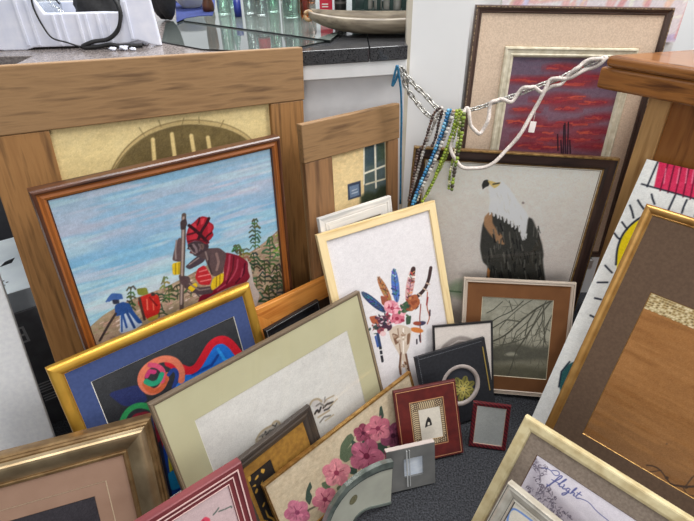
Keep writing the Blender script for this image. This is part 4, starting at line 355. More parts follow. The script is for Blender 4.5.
  '.3 0.5 2.2|e 611 0 131.1 40.7 6 -5.1 -2.2 -5.9|e 635 0 67.5 69.5 15.4 2.8 6.6 -18.6|e 636 0 64.4 48.3 12.1 -20 -10.5 -7.9|e 635 0 45.7 52.8 -7.9 -14.8 -12.7 13.4|e 636 0 37.5 76.5 '
  '-16.1 10 2.5 16|e 635 0 50.8 86.7 -2.4 20.7 14.4 -3.3|l 637 2.1 53 67 69 70|l 637 2.1 53 67 65 47|l 637 2.1 53 67 45 52|l 637 2.1 53 67 36 77|l 637 2.1 53 67 51 88|e 638 0 73.6 38.'
  '1 3.7 -5.2 -1.3 -1.4|e 639 0 42.5 75.3 -4.4 3.5 0.6 2.1|e 640 0 61.6 52.7 3.3 -5.5 -1.5 -1.1|e 641 0 57.6 54.4 2.1 -5.9 -1.8 -0.4|e 642 0 34 52.9 -3.3 -2.4 -1.4 2.4|e 643 0 28.7 75'
  '.5 -4.5 1.6 -0.1 2.4|e 644 0 58.4 94.1 1 5 2 -1.3|e 645 0 63.4 90.6 1.9 4.3 1.9 -1.7|e 646 0 68.7 58.2 4.7 -2.6 -0.2 -2.4|e 644 0 36.2 61.9 -4 -1.1 -1 2.5|e 647 0 40.4 69 -4.5 0.8 '
  '-0.4 2.5|e 648 0 43.7 91.3 -2.2 5.7 1.8 0.5|e 649 0 29.6 74.2 -4.5 1.4 -0.1 2.5|e 650 0 51 59.3 -1.4 -4.8 -1.9 1.5|e 651 0 66.2 81.3 2.9 3.2 1.6 -2.2|e 652 0 37.2 73.8 -4.6 2 0.1 2'
  '.4|e 653 0 70.5 36 3.2 -5.6 -1.6 -1|e 654 0 57.3 79.9 1.5 4.7 1.9 -1.6|e 655 0 41.4 58.6 -3.4 -2.4 -1.4 2.4|e 656 0 31.9 61.8 -4 -0.9 -0.9 2.5|e 635 0 38.1 90.2 -3.3 5.1 1.4 1.2|e '
  '657 0 58.7 44 1.5 -6 -2 0.1|e 635 0 26.5 75.8 -4.5 1.5 -0.1 2.5|e 658 0 54.3 45.9 0.3 -5.8 -2 0.7|e 648 0 40.8 69 -4.5 0.8 -0.4 2.5|e 644 0 63.9 65.7 4.6 -0.5 0.5 -2.6|e 637 0 53.1'
  " 66.8 5.4 -4.8 -2.1 -5.6|#('brush',0.16)"),
 'redphoto': (
  "#('flat',(206,198,184))|#('mottle',(190,182,168),0.4,51,None)|s 659 0 88.1 123.4 94.2 116 97.2 97.7 84.8 96.8 75.6 93.5 81.4 111.6|s 660 0 86.3 108.8 91.2 106.1 90.4 99.2 83.3 98.9"),
 'navy': (
  "#('flat',(40,42,50))|e 661 0 155.3 103.2 13.3 3.7 3.5 -8.9|l 662 2.2 143.1 99.8 164.1 105.6|e 661 0 155.4 81.8 13.3 -7.2 -3.5 -7.9|l 662 2.2 143.1 88.4 164.2 77|e 661 0 140 68.7 5."
  '5 -13.9 -8.5 -2.3|l 662 2.2 134.9 81.5 143.6 59.5|e 661 0 118.4 71.7 -5.5 -12.3 -8.4 4.6|l 662 2.2 123.4 83 114.8 63.6|e 661 0 103.2 88.8 -13.1 -3.6 -3.4 8.8|l 662 2.2 115.3 92.2 9'
  '4.6 86.5|e 661 0 103.3 110.1 -13 7.1 3.5 7.8|l 662 2.2 115.3 103.5 94.7 114.7|e 661 0 118.5 123 -5.4 13.6 8.4 2.3|l 662 2.2 123.5 110.4 114.9 132|e 661 0 140 120.2 5.5 12.2 8.5 -4.'
  '6|l 662 2.2 135 108.9 143.6 128.3|e 663 0 123.3 79.1 -3.8 -10.8 -7.3 3.4|l 662 2.2 126 87 121.3 73.5|e 663 0 111.6 91.9 -11.3 -2.6 -2.6 7.5|l 662 2.2 119.8 93.8 105.7 90.6|e 663 0 '
  '113.2 107.7 -10.2 7.5 4 6|l 662 2.2 120.6 102.2 107.9 111.6|e 663 0 126.8 114.7 -1.5 11.9 7.7 0|l 662 2.2 127.9 106 126 120.9|e 663 0 142.3 107.6 8.4 7.5 5.6 -6.1|l 662 2.2 136.2 1'
  '02.2 146.6 111.5|e 663 0 148 91.7 12.1 -2.8 -0.7 -7.6|l 662 2.2 139.2 93.7 154.2 90.3|e 663 0 139.5 79 6.6 -11 -6.5 -3.3|l 662 2.2 134.7 86.9 142.9 73.3|e 664 0 124.4 104.6 -4.5 8 '
  '4.8 2.2|l 662 2.2 126.6 100.6 122.8 107.4|e 664 0 135.4 102.2 5.8 5.8 4.3 -4.2|l 662 2.2 132.5 99.3 137.4 104.2|e 664 0 137.8 91.2 8.1 -4.5 -2.2 -4.8|l 662 2.2 133.8 93.4 140.7 89.'
  '6|e 664 0 128.3 86.8 -0.8 -8.5 -5.6 1.3|l 662 2.2 128.7 91.1 128.1 83.8|e 664 0 120 95.1 -8.5 -0.8 -1.2 5.6|l 662 2.2 124.3 95.5 117 94.9|e 665 0 129.2 96 7.4 -2.3 -1.2 -6.5'),
 'cat': (
  "#('flat',(210,200,192))|s 666 3 11 168 15 198 30 221 55 237 82 243 109 236 133 218 151 192 156 130 9 113|l 667 3.6 39 196 63 218 94 225|l 667 3.6 69 193 99 209 130 194|l 668 3.6 45"
  ' 214 76 229 112 223'),
 'rgold': (
  "#('grad',[(0,(160,108,56)),(0.6,(152,104,56)),(1,(140,100,62))])|#('streak',(136,88,40),0.5,61)|#('streak',(176,124,72),0.4,63)|l 669 5.2 362 114 339 93 313 80 291 60 277 33 257 44"
  ' 240 41|l 669 3.6 313 80 298 89 282 99 266 100 252 92|l 669 3 277 33 272 9 290 -9|l 669 2.6 291 60 274 64 257 57|l 669 2.2 282 99 263 79 239 69|l 669 2.5 339 93 342 123 349 146|l 6'
  '69 2.3 257 44 256 23|l 669 2.1 336 90 350 78 372 90|e 669 0 258.1 41.9 3.6 2.8 1.6 -3.8|e 669 0 276.9 35.7 3.6 2.8 1.5 -3.7|e 669 0 294.4 65.1 3.5 2.7 1.5 -3.7|e 669 0 299.7 89.7 3'
  ".4 2.7 1.5 -3.6|e 669 0 313.3 80 3.4 2.7 1.5 -3.6|e 669 0 341.2 94.3 3.3 2.6 1.5 -3.6|e 670 0 267.4 167.7 1.6 1.1 0.8 -2|#('brush',0.08)"),
 'canvas': (
  "#('flat',(226,226,222))|#('mottle',(212,214,212),0.5,71,None)|p 671 0 17 843 31 805 45 738 141 736 322 729 608 713 575 865 251 888|#('mottle',(232,84,120),0.35,73,None,'c')|l 672 4"
  '.3 28 814 29 735|l 672 4.3 14 738 47 737 141 735 322 728 471 719|l 673 3.2 51 819 62 733|l 673 3.2 65 823 81 733|l 673 3.1 81 827 99 732|l 673 3.1 97 831 117 732|l 673 3.1 112 835 '
  '134 731|l 673 3 127 839 152 731|l 673 3 142 842 169 731|l 673 3 159 846 186 730|l 673 2.9 176 851 203 730|l 673 2.9 192 855 222 729|l 673 2.9 209 859 241 729|l 673 2.8 225 863 259 '
  '728|l 673 2.8 242 868 277 728|l 673 2.8 262 873 297 727|l 674 2.5 53 792 63 754|l 674 2.4 82 800 91 762|l 674 2.4 99 804 109 767|l 674 2.4 113 808 122 771|l 672 4.6 99 730 99 712 9'
  '9 690|l 672 4.5 128 727 128 710 130 692|l 672 4.4 157 726 160 692|l 672 4.3 190 725 192 691|l 672 4.2 224 724 227 687|l 672 4.1 261 723 263 687|l 672 4 296 722 300 686|l 672 4.8 47'
  ' 718 54 707 63 696|l 672 4.9 22 694 33 684 44 676|l 672 4.9 9 675 19 663 30 646|l 672 4.9 8 626 20 617 33 609|l 672 5 2 591 13 583 26 578|l 672 5 14 500 25 494 37 488|l 672 5 14 44'
  '9 37 459|l 672 5 24 406 40 409|l 672 5.1 32 357 48 356|s 675 0 37 521 25 554 24 594 35 632 67 673 173 665 155 504 58 464|l 672 5.2 38 512 24 553 21 595 33 633 54 664|s 676 0 32 143'
  " 24 174 32 207 51 231 107 184 49 109|l 677 4.4 33 136 23 178 32 214|#('brush',0.06)"),
 'rcream': (
  "#('flat',(226,220,228))|#('mottle',(206,200,210),0.5,81,None)|s 678 10 48.7 344.7 65 348.2 81.5 329.5 78.2 304.3 111.7 307.8 155 298 186.2 290.9 65 188.7 59.7 266.7 60.9 308.1|l 67"
  '9 1.4 60 341.9 59.5 341.4 59.3 340.7 59.4 340.1 59.7 339.5 60.3 339.3|l 680 1.1 59 338 58.4 338.3 57.8 338.1 57.2 337.5 57 336.8 57.1 336|l 681 1.4 56.1 335.2 55.7 334.6 55.3 334.3'
  ' 54.8 334.1 54.2 334.1 53.8 334.4|l 682 1.7 61 340.5 61 341.2 61.2 341.8 61.6 342.3 62.1 342.5 62.7 342.5|l 683 1.8 55.8 333.6 54.6 332.9 53.8 331.6 53.4 330.1 53.5 328.7 54.1 327.'
  '4|l 684 1.1 61.8 344.9 60.5 344.4 59.3 344.5 58.2 345.2 57.5 346.4 57.3 347.9|l 685 1.4 55.9 342.8 55.8 343.9 55.7 345.1 55.6 346.2 55.5 347.3 55.3 348.4|l 686 1.6 55 345.9 54.1 34'
  '4.3 53.6 342.8 53.7 341.4 54.3 340.5 55.1 339.9 56 339.8 57 340.1 57.7 340.6 58.3 341.3 58.5 342 58.5 342.5|l 687 1.3 75.7 341.9 76.4 342.7 77 343.5 77.4 344.5 77.8 345.4 78.1 346.'
  '5|l 688 1.4 64.9 339.8 65 338.8 65.1 337.7 65 336.7 64.9 335.6 64.7 334.5|l 683 1 72.4 343.7 73.4 344.2 74.2 345 74.9 346 75.2 347.2 75.3 348.4|l 689 1 71.9 337.4 72.4 336.9 73.1 3'
  '36.7 73.8 336.8 74.5 337.4 74.9 338.2|l 690 1.3 68 336.6 68.2 336 68.4 335.4 68.6 334.7 68.9 334.1 69.1 333.6|l 691 1.7 73.6 336.9 73 336.2 72.3 335.9 71.5 336 71 336.6 70.8 337.5|'
  'l 689 1.7 66.8 333.7 66.5 332.1 66.9 330.5 67.9 329.5 69.3 329.3 70.7 330|l 686 1.6 72.9 337.5 71.1 336 69.2 335.3 67.5 335.4 66.4 336.2 65.8 337.4 65.9 338.8 66.4 340.1 67.3 341 6'
  '8.2 341.5 69 341.6 69.5 341.3|l 692 1.4 78.2 341.7 78.1 342.3 77.9 342.8 77.7 343.3 77.4 343.7 77.1 344.1|l 693 1.6 79.2 335.2 80.1 335.7 81.1 336 82.1 336.2 83.1 336.2 84 336|l 69'
  '4 1.1 78.6 340.6 77.8 340 77.1 339.4 76.3 338.7 75.6 338 74.9 337.2|l 687 1.3 81.7 343.9 81.9 342.7 82.1 341.5 82.4 340.3 82.5 339.1 82.7 337.8|l 695 1.1 81.6 340.6 81.5 341.1 81.2'
  ' 341.4 80.8 341.5 80.4 341.3 80.1 340.9|l 684 1.4 77.5 341.3 77.7 342.1 78.3 342.7 79 342.9 79.6 342.7 80.1 342.2|l 696 1.7 82.1 344.5 81.9 344.9 81.6 345.2 81.2 345.5 80.9 345.8 8'
  '0.6 346.1|l 686 1.6 75.5 338.4 76.1 339.6 76.8 340.5 77.6 341.3 78.5 341.7 79.3 341.8 79.9 341.7 80.4 341.3 80.7 340.9 80.7 340.3 80.6 339.8 80.4 339.4|l 697 1.1 66.2 325.5 66.1 32'
  '4.4 66.5 323.4 67.2 322.8 68.2 322.8 69 323.3|l 698 1.3 59 330.7 59.8 331.1 60.5 331.7 61 332.6 61.2 333.5 61.2 334.5|l 692 1.4 63.7 330.4 65 330.4 66.1 330 67.2 329.4 68.2 328.5 6'
  '8.9 327.4|l 681 1.3 63.8 325.9 62.8 326 61.8 326.2 60.8 326.6 59.9 327 59 327.5|l 687 1.1 66.3 335 66.3 334.4 66.4 333.8 66.6 333.2 67 332.7 67.4 332.3|l 680 1.3 67.4 331.2 66.9 33'
  '1.6 66.3 331.7 65.7 331.6 65.1 331.4 64.6 330.9|l 699 1.2 67.2 332.5 67.7 332.1 68.3 331.9 69 331.7 69.7 331.7 70.3 331.9|l 686 1.6 64.8 324.4 63.4 325.2 62.7 326.5 62.6 328 63.2 3'
  '29.5 64.1 330.8 65.2 331.5 66.3 331.8 67.1 331.6 67.6 331 67.7 330.3 67.4 329.7|l 700 1.6 59.4 335 59.5 335.8 59.3 336.5 58.9 337.1 58.4 337.4 57.7 337.5|l 691 1.6 58.9 331.1 59.6 '
  '330.7 60.5 330.6 61.3 330.7 62.1 331 62.9 331.6|l 701 1.5 60.5 334.6 61.2 334.8 62 334.8 62.7 334.5 63.2 333.9 63.6 333.2|l 702 1 62.6 334.5 61.9 334.8 61.2 335.1 60.5 335.2 59.7 3'
  '35.1 59 334.9|l 703 1.4 62.3 333.4 62.2 333.8 62 334.3 61.8 334.8 61.7 335.2 61.5 335.7|l 704 1.2 56.5 327.1 56.8 326.6 56.8 326 56.5 325.4 56.1 325 55.6 324.8|l 705 1.7 61.4 333 6'
  '1.3 333.5 61.2 333.9 61 334.3 60.6 334.6 60.2 334.8|l 686 1.6 58.4 335.5 57.4 334.6 56.7 333.6 56.4 332.6 56.4 331.7 56.6 331 57.1 330.6 57.7 330.5 58.3 330.6 58.8 331 59.2 331.4 5'
  '9.3 331.8|l 706 1.3 77.9 324.2 77.6 323.3 77.2 322.6 76.6 321.9 75.9 321.5 75.2 321.3|l 707 1.2 79.1 333 78.9 332.2 78.7 331.5 78.8 330.7 79 330 79.4 329.4|l 707 1.6 82.5 327.8 82.'
  '8 329.1 83.5 330.2 84.3 331.2 85.2 331.9 86.2 332.4|l 708 1.7 76 319.5 76.2 318.2 76.7 317 77.5 316.1 78.5 315.6 79.6 315.5|l 703 1.2 74.7 319.4 74.1 319.2 73.5 318.8 73.1 318.2 72'
  '.8 317.5 72.7 316.7|l 709 1.3 73.4 326.4 74.3 325.6 75.1 324.6 75.8 323.6 76.4 322.5 76.9 321.2|l 710 1.4 72.4 329 72 328.7 71.7 328.2 71.6 327.6 71.6 327.1 71.9 326.6|l 686 1.6 78'
  '.4 322.2 79.7 323.4 80.6 324.8 81.1 326.3 81.1 327.5 80.6 328.4 80 329 79.1 329.1 78.3 328.9 77.6 328.4 77.2 327.9 77 327.3|l 711 1.2 83.3 306.7 83.1 304.8 83.6 303.1 84.7 302.1 86'
  '.2 301.8 87.7 302.5|l 712 1.6 78.7 303 79.4 304.5 80.6 305.4 82 305.5 83.2 304.9 83.9 303.7|l 713 1 81.6 315.1 80.9 314.9 80.2 315 79.7 315.5 79.4 316.2 79.5 317|l 714 1.5 67.4 310'
  '.8 68.1 310.7 68.7 310.9 69.3 311.2 69.8 311.7 70.2 312.3|l 707 1 83.5 309.5 82.2 309.2 81 309.4 80 310.2 79.3 311.4 79.1 312.9|l 683 1.5 81.8 313.2 82.3 312.5 82.6 311.6 82.6 310.'
  '7 82.5 309.7 82.1 308.7|l 715 1.8 79.5 313.2 79.5 314.8 79.3 316.3 78.9 317.7 78.3 318.9 77.4 320|l 686 1.6 80.2 314.2 78.4 314.3 76.6 313.8 75 312.6 73.8 311.2 73.1 309.7 72.9 308'
  '.3 73.2 307.2 73.8 306.5 74.6 306.3 75.4 306.5 76.1 306.9|l 716 1.1 89 294.5 88.7 292.8 88.2 291.2 87.4 289.7 86.5 288.4 85.4 287.2|l 704 1.3 86.4 305.7 87.5 305.5 88.7 305.6 89.8 '
  '305.9 90.9 306.4 91.9 307.2|l 692 1.5 95.7 309.7 95.9 310.8 96.2 311.8 96.6 312.8 97.1 313.8 97.7 314.6|l 717 1.7 84.4 305.9 85.8 306.2 87.1 305.9 88.1 305.1 88.8 303.9 89.1 302.4|'
  'l 718 1.4 84.3 302.3 83.9 303.1 83.7 304 83.7 304.9 83.9 305.9 84.2 306.7|l 679 1.3 84.5 297.8 84.3 296.6 84.2 295.4 84.4 294.3 84.7 293.2 85.1 292.2|l 710 1.7 86.1 301.8 87.2 302.'
  '7 88 303.9 88.4 305.3 88.4 306.8 88 308.1|l 686 1.6 82.6 304.1 84.2 306.6 86.4 308.3 88.5 309.1 90.4 308.9 91.6 308 92.1 306.5 92 304.9 91.3 303.5 90.3 302.5 89.4 302.1 88.6 302.1|'
  'l 719 1.3 102.4 313.1 101.4 313.3 100.7 314 100.4 315.2 100.6 316.5 101.3 317.5|l 720 1.1 98.8 311.8 97.5 311 96.5 309.6 96.1 307.9 96.2 306.2 96.9 304.8|l 681 1.6 92.6 301.5 91.2 '
  '300.3 90.2 298.7 89.6 296.8 89.4 294.9 89.6 293|l 721 1.6 96.7 297.4 97.5 296.1 98.1 294.7 98.7 293.2 99.1 291.7 99.4 290|l 689 1.5 94.5 299.2 94.7 297.8 94.9 296.4 95.3 295.2 95.9'
  ' 294 96.5 292.9|l 717 1.5 96.4 299.7 95.7 301.2 95 302.7 94.3 304.2 93.6 305.7 92.9 307.3|l 717 1.6 96.9 303 97 303.9 96.7 304.9 96.2 305.5 95.4 305.7 94.6 305.5|l 686 1.6 95.1 305'
  '.6 97.2 307.6 99.5 308.7 101.5 308.7 103 307.8 103.7 306.4 103.8 304.7 103.2 303.1 102.2 301.8 101.1 301.2 100.1 301 99.5 301.4|l 722 1.2 104.2 307.4 104.4 306.4 104.6 305.3 104.7 '
  '304.3 104.7 303.2 104.6 302.2|l 723 1.1 96.4 311.3 96.1 310.7 95.9 310.1 95.8 309.4 95.9 308.7 96 308.1|l 724 1.1 104 310 103.8 310.8 103.3 311.3 102.6 311.6 101.9 311.4 101.3 311|'
  'l 679 1.6 109.3 307.9 110 306.8 110.7 305.7 111.3 304.6 111.9 303.4 112.5 302.2|l 705 1.4 102.3 303.4 102.8 303.3 103.4 303.4 103.9 303.6 104.4 304 104.7 304.5|l 725 1.6 100 305.2 '
  '100.3 305.9 100.8 306.5 101.4 306.8 102 306.9 102.6 306.7|l 696 1 104.1 302.5 104.8 302.7 105.6 302.6 106.2 302.2 106.6 301.5 106.8 300.6|l 686 1.6 100 305.6 101.3 305.3 102.6 305.'
  '5 103.9 306.2 104.9 307.2 105.5 308.4 105.8 309.5 105.7 310.4 105.3 311 104.8 311.2 104.2 311.2 103.7 310.9|l 726 1.3 97.9 291.7 97.7 292.8 97 293.6 96 293.8 95 293.3 94.3 292.3|l '
  '727 1.2 85.6 281.1 86.1 282.4 86.8 283.7 87.5 284.9 88.4 285.9 89.4 286.9|l 712 1 95.6 290 95 288.7 94.2 287.6 93.2 286.8 92.1 286.4 90.9 286.4|l 682 1 97.3 292.5 97.6 291.5 97.7 2'
  '90.3 97.6 289.1 97.4 288 97 286.9|l 692 1.1 85.8 285.2 86.4 285.9 87.1 286.1 87.8 285.9 88.3 285.3 88.5 284.5|l 695 1.5 94.1 296.9 92.5 296.3 90.9 296.4 89.4 297.2 88.4 298.5 87.8 '
  '300.3|l 688 1 92.2 288.3 92.6 286.7 92.5 285 92 283.4 91 282 89.8 281.1|l 686 1.6 87.8 295.5 90 296.2 91.9 296 93.2 295 93.8 293.4 93.7 291.6 92.9 290 91.8 288.9 90.7 288.2 89.7 28'
  '8.2 89 288.6 88.7 289.2|l 709 1.5 65.7 287.9 65.1 286.9 64.6 285.8 64.3 284.6 64.1 283.4 64 282.2|l 680 1.8 67.8 289.2 67.6 288.4 67.2 287.6 66.5 287.1 65.8 286.9 65.1 287.1|l 715 '
  '1.7 71.9 279 72.2 279.8 72.8 280.5 73.6 280.7 74.3 280.5 74.8 280|l 696 1.8 74 282.1 74.6 281 74.8 279.6 74.5 278.1 73.7 276.8 72.7 276|l 689 1.6 68.1 283.2 69.3 283.4 70.4 283.5 7'
  '1.6 283.2 72.6 282.7 73.5 282|l 708 1.2 75.3 290.6 74.9 290.1 74.4 289.8 73.9 289.7 73.5 290 73.3 290.5|l 717 1.4 78.2 284.2 77.4 284.8 76.9 285.8 76.8 286.9 76.9 288.1 77.4 289.2|'
  'l 686 1.6 67.6 282.1 67.7 283.4 68.1 284.8 68.8 285.9 69.7 286.8 70.6 287.4 71.5 287.6 72.2 287.6 72.8 287.3 73.1 286.9 73.1 286.3 73 285.8|l 711 1.7 70.5 270.8 69.6 271.3 69.1 272'
  '.4 69.2 273.7 69.8 274.9 70.7 275.6|l 714 1.2 71.4 275.5 72.4 275.2 73.1 274.3 73.3 273 72.9 271.8 72.1 270.8|l 712 1.4 66.5 270.1 66.1 269.2 65.5 268.7 64.7 268.6 64.1 268.9 63.7 '
  '269.6|l 728 1.5 73.2 270.8 73.8 270.8 74.4 270.6 74.8 270.1 75 269.5 75 268.7|l 729 1.5 65.7 270.8 65.2 271 64.6 271.1 63.9 271.1 63.3 270.9 62.7 270.6|l 730 1.1 70.9 269.9 72 270.'
  '4 72.9 271.3 73.5 272.4 73.8 273.8 73.6 275|l 707 1.8 71.5 272.9 72.1 273.9 72.4 275 72.4 276.1 72 277.1 71.3 277.8|l 686 1.6 71.5 279.2 72.3 278.5 72.8 277.5 72.8 276.4 72.6 275.2'
  ' 72.1 274.2 71.5 273.4 70.7 272.8 70 272.5 69.4 272.5 69 272.7 68.7 273|l 710 1.1 84.1 274 82.9 273.3 81.9 272.2 81.1 270.8 80.7 269.3 80.5 267.8|l 705 1.3 91.4 272.5 91.8 271.1 92'
  '.4 269.8 93 268.5 93.7 267.3 94.6 266.2|l 712 1 89.8 276.4 88.5 275.6 87.1 274.9 85.8 274.2 84.4 273.7 82.9 273.3|l 690 1.1 77.7 264.6 78.1 265.4 78.3 266.3 78.4 267.3 78.2 268.2 7'
  '8 269|l 731 1.2 87.9 270.5 86.6 271.1 85.3 271.7 84 272.3 82.7 272.9 81.4 273.6|l 732 1.1 84.9 284.9 84.7 286 84.9 287.2 85.6 288.1 86.5 288.6 87.4 288.6|l 730 1.5 85.2 278.1 86.1 '
  '278.7 86.9 279.4 87.6 280.3 88.2 281.2 88.6 282.3|l 686 1.6 78.5 267.6 77.9 268.9 77.7 270.5 78 272.1 78.7 273.5 79.6 274.7 80.6 275.5 81.6 276 82.5 276.1 83.1 275.9 83.6 275.4 83.'
  '7 274.8|l 679 1.7 94.1 273.1 93.9 274.6 94 276.2 94.5 277.8 95.4 279.1 96.5 280.1|l 708 1.7 101 289.5 101.4 290.3 101.9 291.1 102.5 291.8 103.3 292.2 104 292.5|l 723 1.2 96.4 281.5'
  ' 96.2 282.2 95.9 282.9 95.6 283.5 95.2 284.1 94.7 284.6|l 687 1.6 102 276.5 102.8 277.9 103.5 279.5 104.1 281.1 104.5 282.8 104.8 284.4|l 723 1.5 95 270.3 94.5 268.6 93.8 267 93 26'
  '5.4 92 263.9 91 262.6|l 715 1 100.3 285.1 99.8 285.9 99.6 286.8 99.6 287.8 99.7 288.8 100.1 289.7|l 730 1.1 97.9 278.7 98.8 277.9 99.2 276.5 99 275 98.2 273.7 97 273|l 686 1.6 94.6'
  ' 274.2 93.8 275.2 93.5 276.4 93.6 277.8 94 279.1 94.6 280.2 95.4 281 96.3 281.6 97.1 281.8 97.7 281.7 98.1 281.4 98.4 281|l 681 1.2 107.3 289.8 108.2 289.9 109.1 290.3 109.9 290.9 '
  '110.6 291.8 111.1 292.8|l 733 1.1 104.7 286.8 104.6 285.8 104.9 284.8 105.6 284.2 106.4 284.1 107.3 284.4|l 734 1 117.4 293.1 117.2 293.7 117.3 294.5 117.5 295.2 118 295.7 118.5 29'
  '6|l 692 1.6 114.3 288.4 114.9 289 115.6 289.4 116.3 289.5 117 289.3 117.6 288.8|l 698 1.6 105.6 287.4 105.4 286.5 105 285.7 104.4 285.1 103.7 284.8 103 284.9|l 683 1 107.5 294.9 10'
  '7.4 294 107.3 293 107.2 292.1 107.1 291.1 107 290.2|l 715 1 109.6 284 108.8 285.5 107.4 286.2 105.9 285.9 104.5 284.8 103.7 283.1|l 686 1.5 112.9 285.3 114.1 287.3 114.8 289.2 114.'
  '8 291 114.3 292.3 113.4 293.1 112.3 293.3 111.1 293.1 110.2 292.5 109.5 291.6 109.1 290.8 109.1 290.1|l 735 1 114.8 283.1 114.9 281.7 114.8 280.3 114.6 278.8 114.2 277.5 113.7 276.'
  '1|l 715 1.3 119.8 273.4 120 275 120.9 276.3 122.1 277.1 123.3 277 124.3 276.1|l 706 1.6 123.6 279.8 122.7 280.1 121.9 280.5 121.1 280.8 120.3 281.2 119.5 281.6|l 699 1.3 122.3 287.'
  '2 121.1 287.1 119.8 287 118.6 287.1 117.5 287.3 116.3 287.7|l 704 1.5 121.4 275 122.5 276.2 123.4 277.7 124 279.4 124.2 281.1 124.2 282.8|l 684 1.6 115.6 286.3 116.8 286.6 117.9 28'
  '7.3 118.8 288.5 119.4 289.9 119.5 291.4|l 723 1.1 130.5 282.1 129.3 282.5 128.2 283.3 127.3 284.2 126.5 285.4 125.9 286.7|l 686 1.5 124.9 291.5 123.1 291.1 121.4 290.1 120 288.6 11'
  '9.2 287 118.9 285.5 119 284.2 119.6 283.3 120.4 282.9 121.2 283 122 283.4 122.5 283.9|l 722 1 135.4 285.2 135.7 286 136 286.8 136.2 287.6 136.4 288.4 136.5 289.2|l 697 1.3 134.3 27'
  '2.9 135 274.2 135.4 275.7 135.5 277.2 135.3 278.7 134.8 280|l 680 1 136.8 275.2 137.1 274.2 137.7 273.5 138.5 273.2 139.4 273.4 140.2 274.2|l 732 1.5 140.5 279.5 139.6 279.8 138.7 '
  '280.2 137.8 280.6 136.9 281.1 136.1 281.6|l 736 1.4 137.7 292.3 136.5 291.7 135.4 291 134.2 290.2 133.1 289.2 132 288.2|l 715 1.1 137.2 278 138 278.5 138.7 279.2 139.1 280.2 139.3 '
  '281.2 139.2 282.3|l 724 1.5 136 274.7 135.6 273.5 135.3 272.3 135.1 271.1 135 269.8 135.1 268.6|l 686 1.5 135.8 277.1 134.6 277.2 133.6 277.8 133 278.7 132.7 279.7 132.8 280.9 133.'
  '1 281.9 133.7 282.8 134.3 283.4 135 283.8 135.6 283.9 136 283.7|l 707 1.6 142.7 278.8 143.6 278.7 144.4 278.2 144.9 277.3 145 276.2 144.9 275.1|l 683 1.5 146.3 284.6 146.1 285.2 14'
  '5.9 285.8 145.8 286.4 145.7 287 145.6 287.6|l 680 1.4 143.6 283 143.3 284 143 285 142.8 286.1 142.6 287.1 142.4 288.2|l 699 1.6 140.9 284.5 141.7 284.8 142.4 285.4 142.9 286.3 143 '
  '287.3 142.9 288.3|l 733 1 143 279.6 143.2 278.7 143.3 277.8 143.3 276.8 143.3 275.8 143.1 274.9|l 732 1 148.4 286.7 149.1 287.6 149.7 288.6 150.1 289.7 150.3 290.8 150.4 292|l 705 '
  '1.5 149.2 284.3 148.2 284.5 147.2 284.8 146.3 285.3 145.5 285.9 144.7 286.6|l 686 1.5 141 284.6 141.8 285.8 142.8 286.7 143.9 287.2 144.8 287.4 145.6 287.2 146.2 286.8 146.5 286.2 '
  '146.6 285.6 146.5 284.9 146.2 284.3 145.8 283.9|l 706 1.1 122.8 265.5 124.2 266.5 125.7 266.6 127 265.8 127.7 264.2 127.7 262.4|l 709 1.6 122.4 270 122.3 271.7 122.9 273.4 124 274.'
  '6 125.4 275 126.7 274.6|l 728 1.3 129.9 269 129.8 268 129.3 267.1 128.5 266.6 127.7 266.5 127 266.8|l 725 1.6 123.2 279.8 122.9 280.7 122.2 281.4 121.4 281.6 120.5 281.5 119.7 280.'
  '9|l 688 1.1 127.9 268 127.8 269.9 127.1 271.5 125.8 272.4 124.2 272.5 122.7 271.6|l 711 1.7 128.6 270.9 128.3 272.3 127.6 273.3 126.6 273.9 125.4 273.9 124.3 273.3|l 732 1.5 125.1 '
  '281.6 124.3 282.4 123.6 283.2 122.9 284 122.2 284.9 121.6 285.8|l 686 1.5 128.1 277.4 128.6 275.4 128.4 273.2 127.4 271.1 126 269.5 124.4 268.7 123 268.6 122 269.1 121.5 270 121.5 '
  '271.1 121.9 272 122.5 272.7|l 692 1.4 115.7 272.6 116.5 271.8 117.5 271.3 118.7 271.4 119.8 271.9 120.8 272.8|l 733 1.2 106.9 268.1 107.4 269.6 107.6 271.3 107.4 272.9 107 274.3 10'
  '6.2 275.5|l 704 1.4 115.3 270.6 115.6 271.8 115.5 273.1 115.2 274.2 114.7 275.1 113.9 275.8|l 714 1.3 113.4 265 114.3 265.6 115.2 266.1 116.2 266.5 117.2 266.6 118.1 266.6|l 694 1.'
  '1 107 264.8 107.9 265.6 108.9 266.2 110 266.6 111.1 266.8 112.2 266.8|l 706 1.4 106.7 264 105.6 263.5 104.4 262.9 103.3 262.1 102.3 261.2 101.3 260.2|l 680 1.7 109.3 269.7 109.3 26'
  '8.1 109.2 266.4 108.9 264.7 108.4 263.1 107.8 261.5|l 686 1.6 106.8 262.9 106.5 264.2 106.5 265.7 107 267.1 107.7 268.3 108.6 269.2 109.5 269.8 110.4 270.1 111.1 270 111.6 269.7 11'
  '1.9 269.2 111.9 268.7|l 733 1.3 140.3 272.9 141 272.4 141.6 271.9 142.3 271.5 143 271 143.6 270.4|l 694 1.2 145.9 271.1 145.3 270.8 144.6 270.7 144 270.7 143.4 270.9 142.8 271.2|l '
  '689 1.3 138.1 275.1 139.4 275.2 140.7 274.9 141.8 274.3 142.7 273.3 143.5 272.1|l 712 1.7 146 270.9 147.1 271.8 148.4 272.1 149.6 271.9 150.6 271.1 151.3 269.9|l 736 1.2 136.6 262.'
  '7 137 261.8 137.6 261.1 138.2 260.6 139 260.3 139.8 260.3|l 696 1.1 139.7 269.8 138.8 270.8 137.8 271.4 136.6 271.9 135.4 272 134.1 271.8|l 706 1.6 138.5 269.6 138.7 271.2 138.5 27'
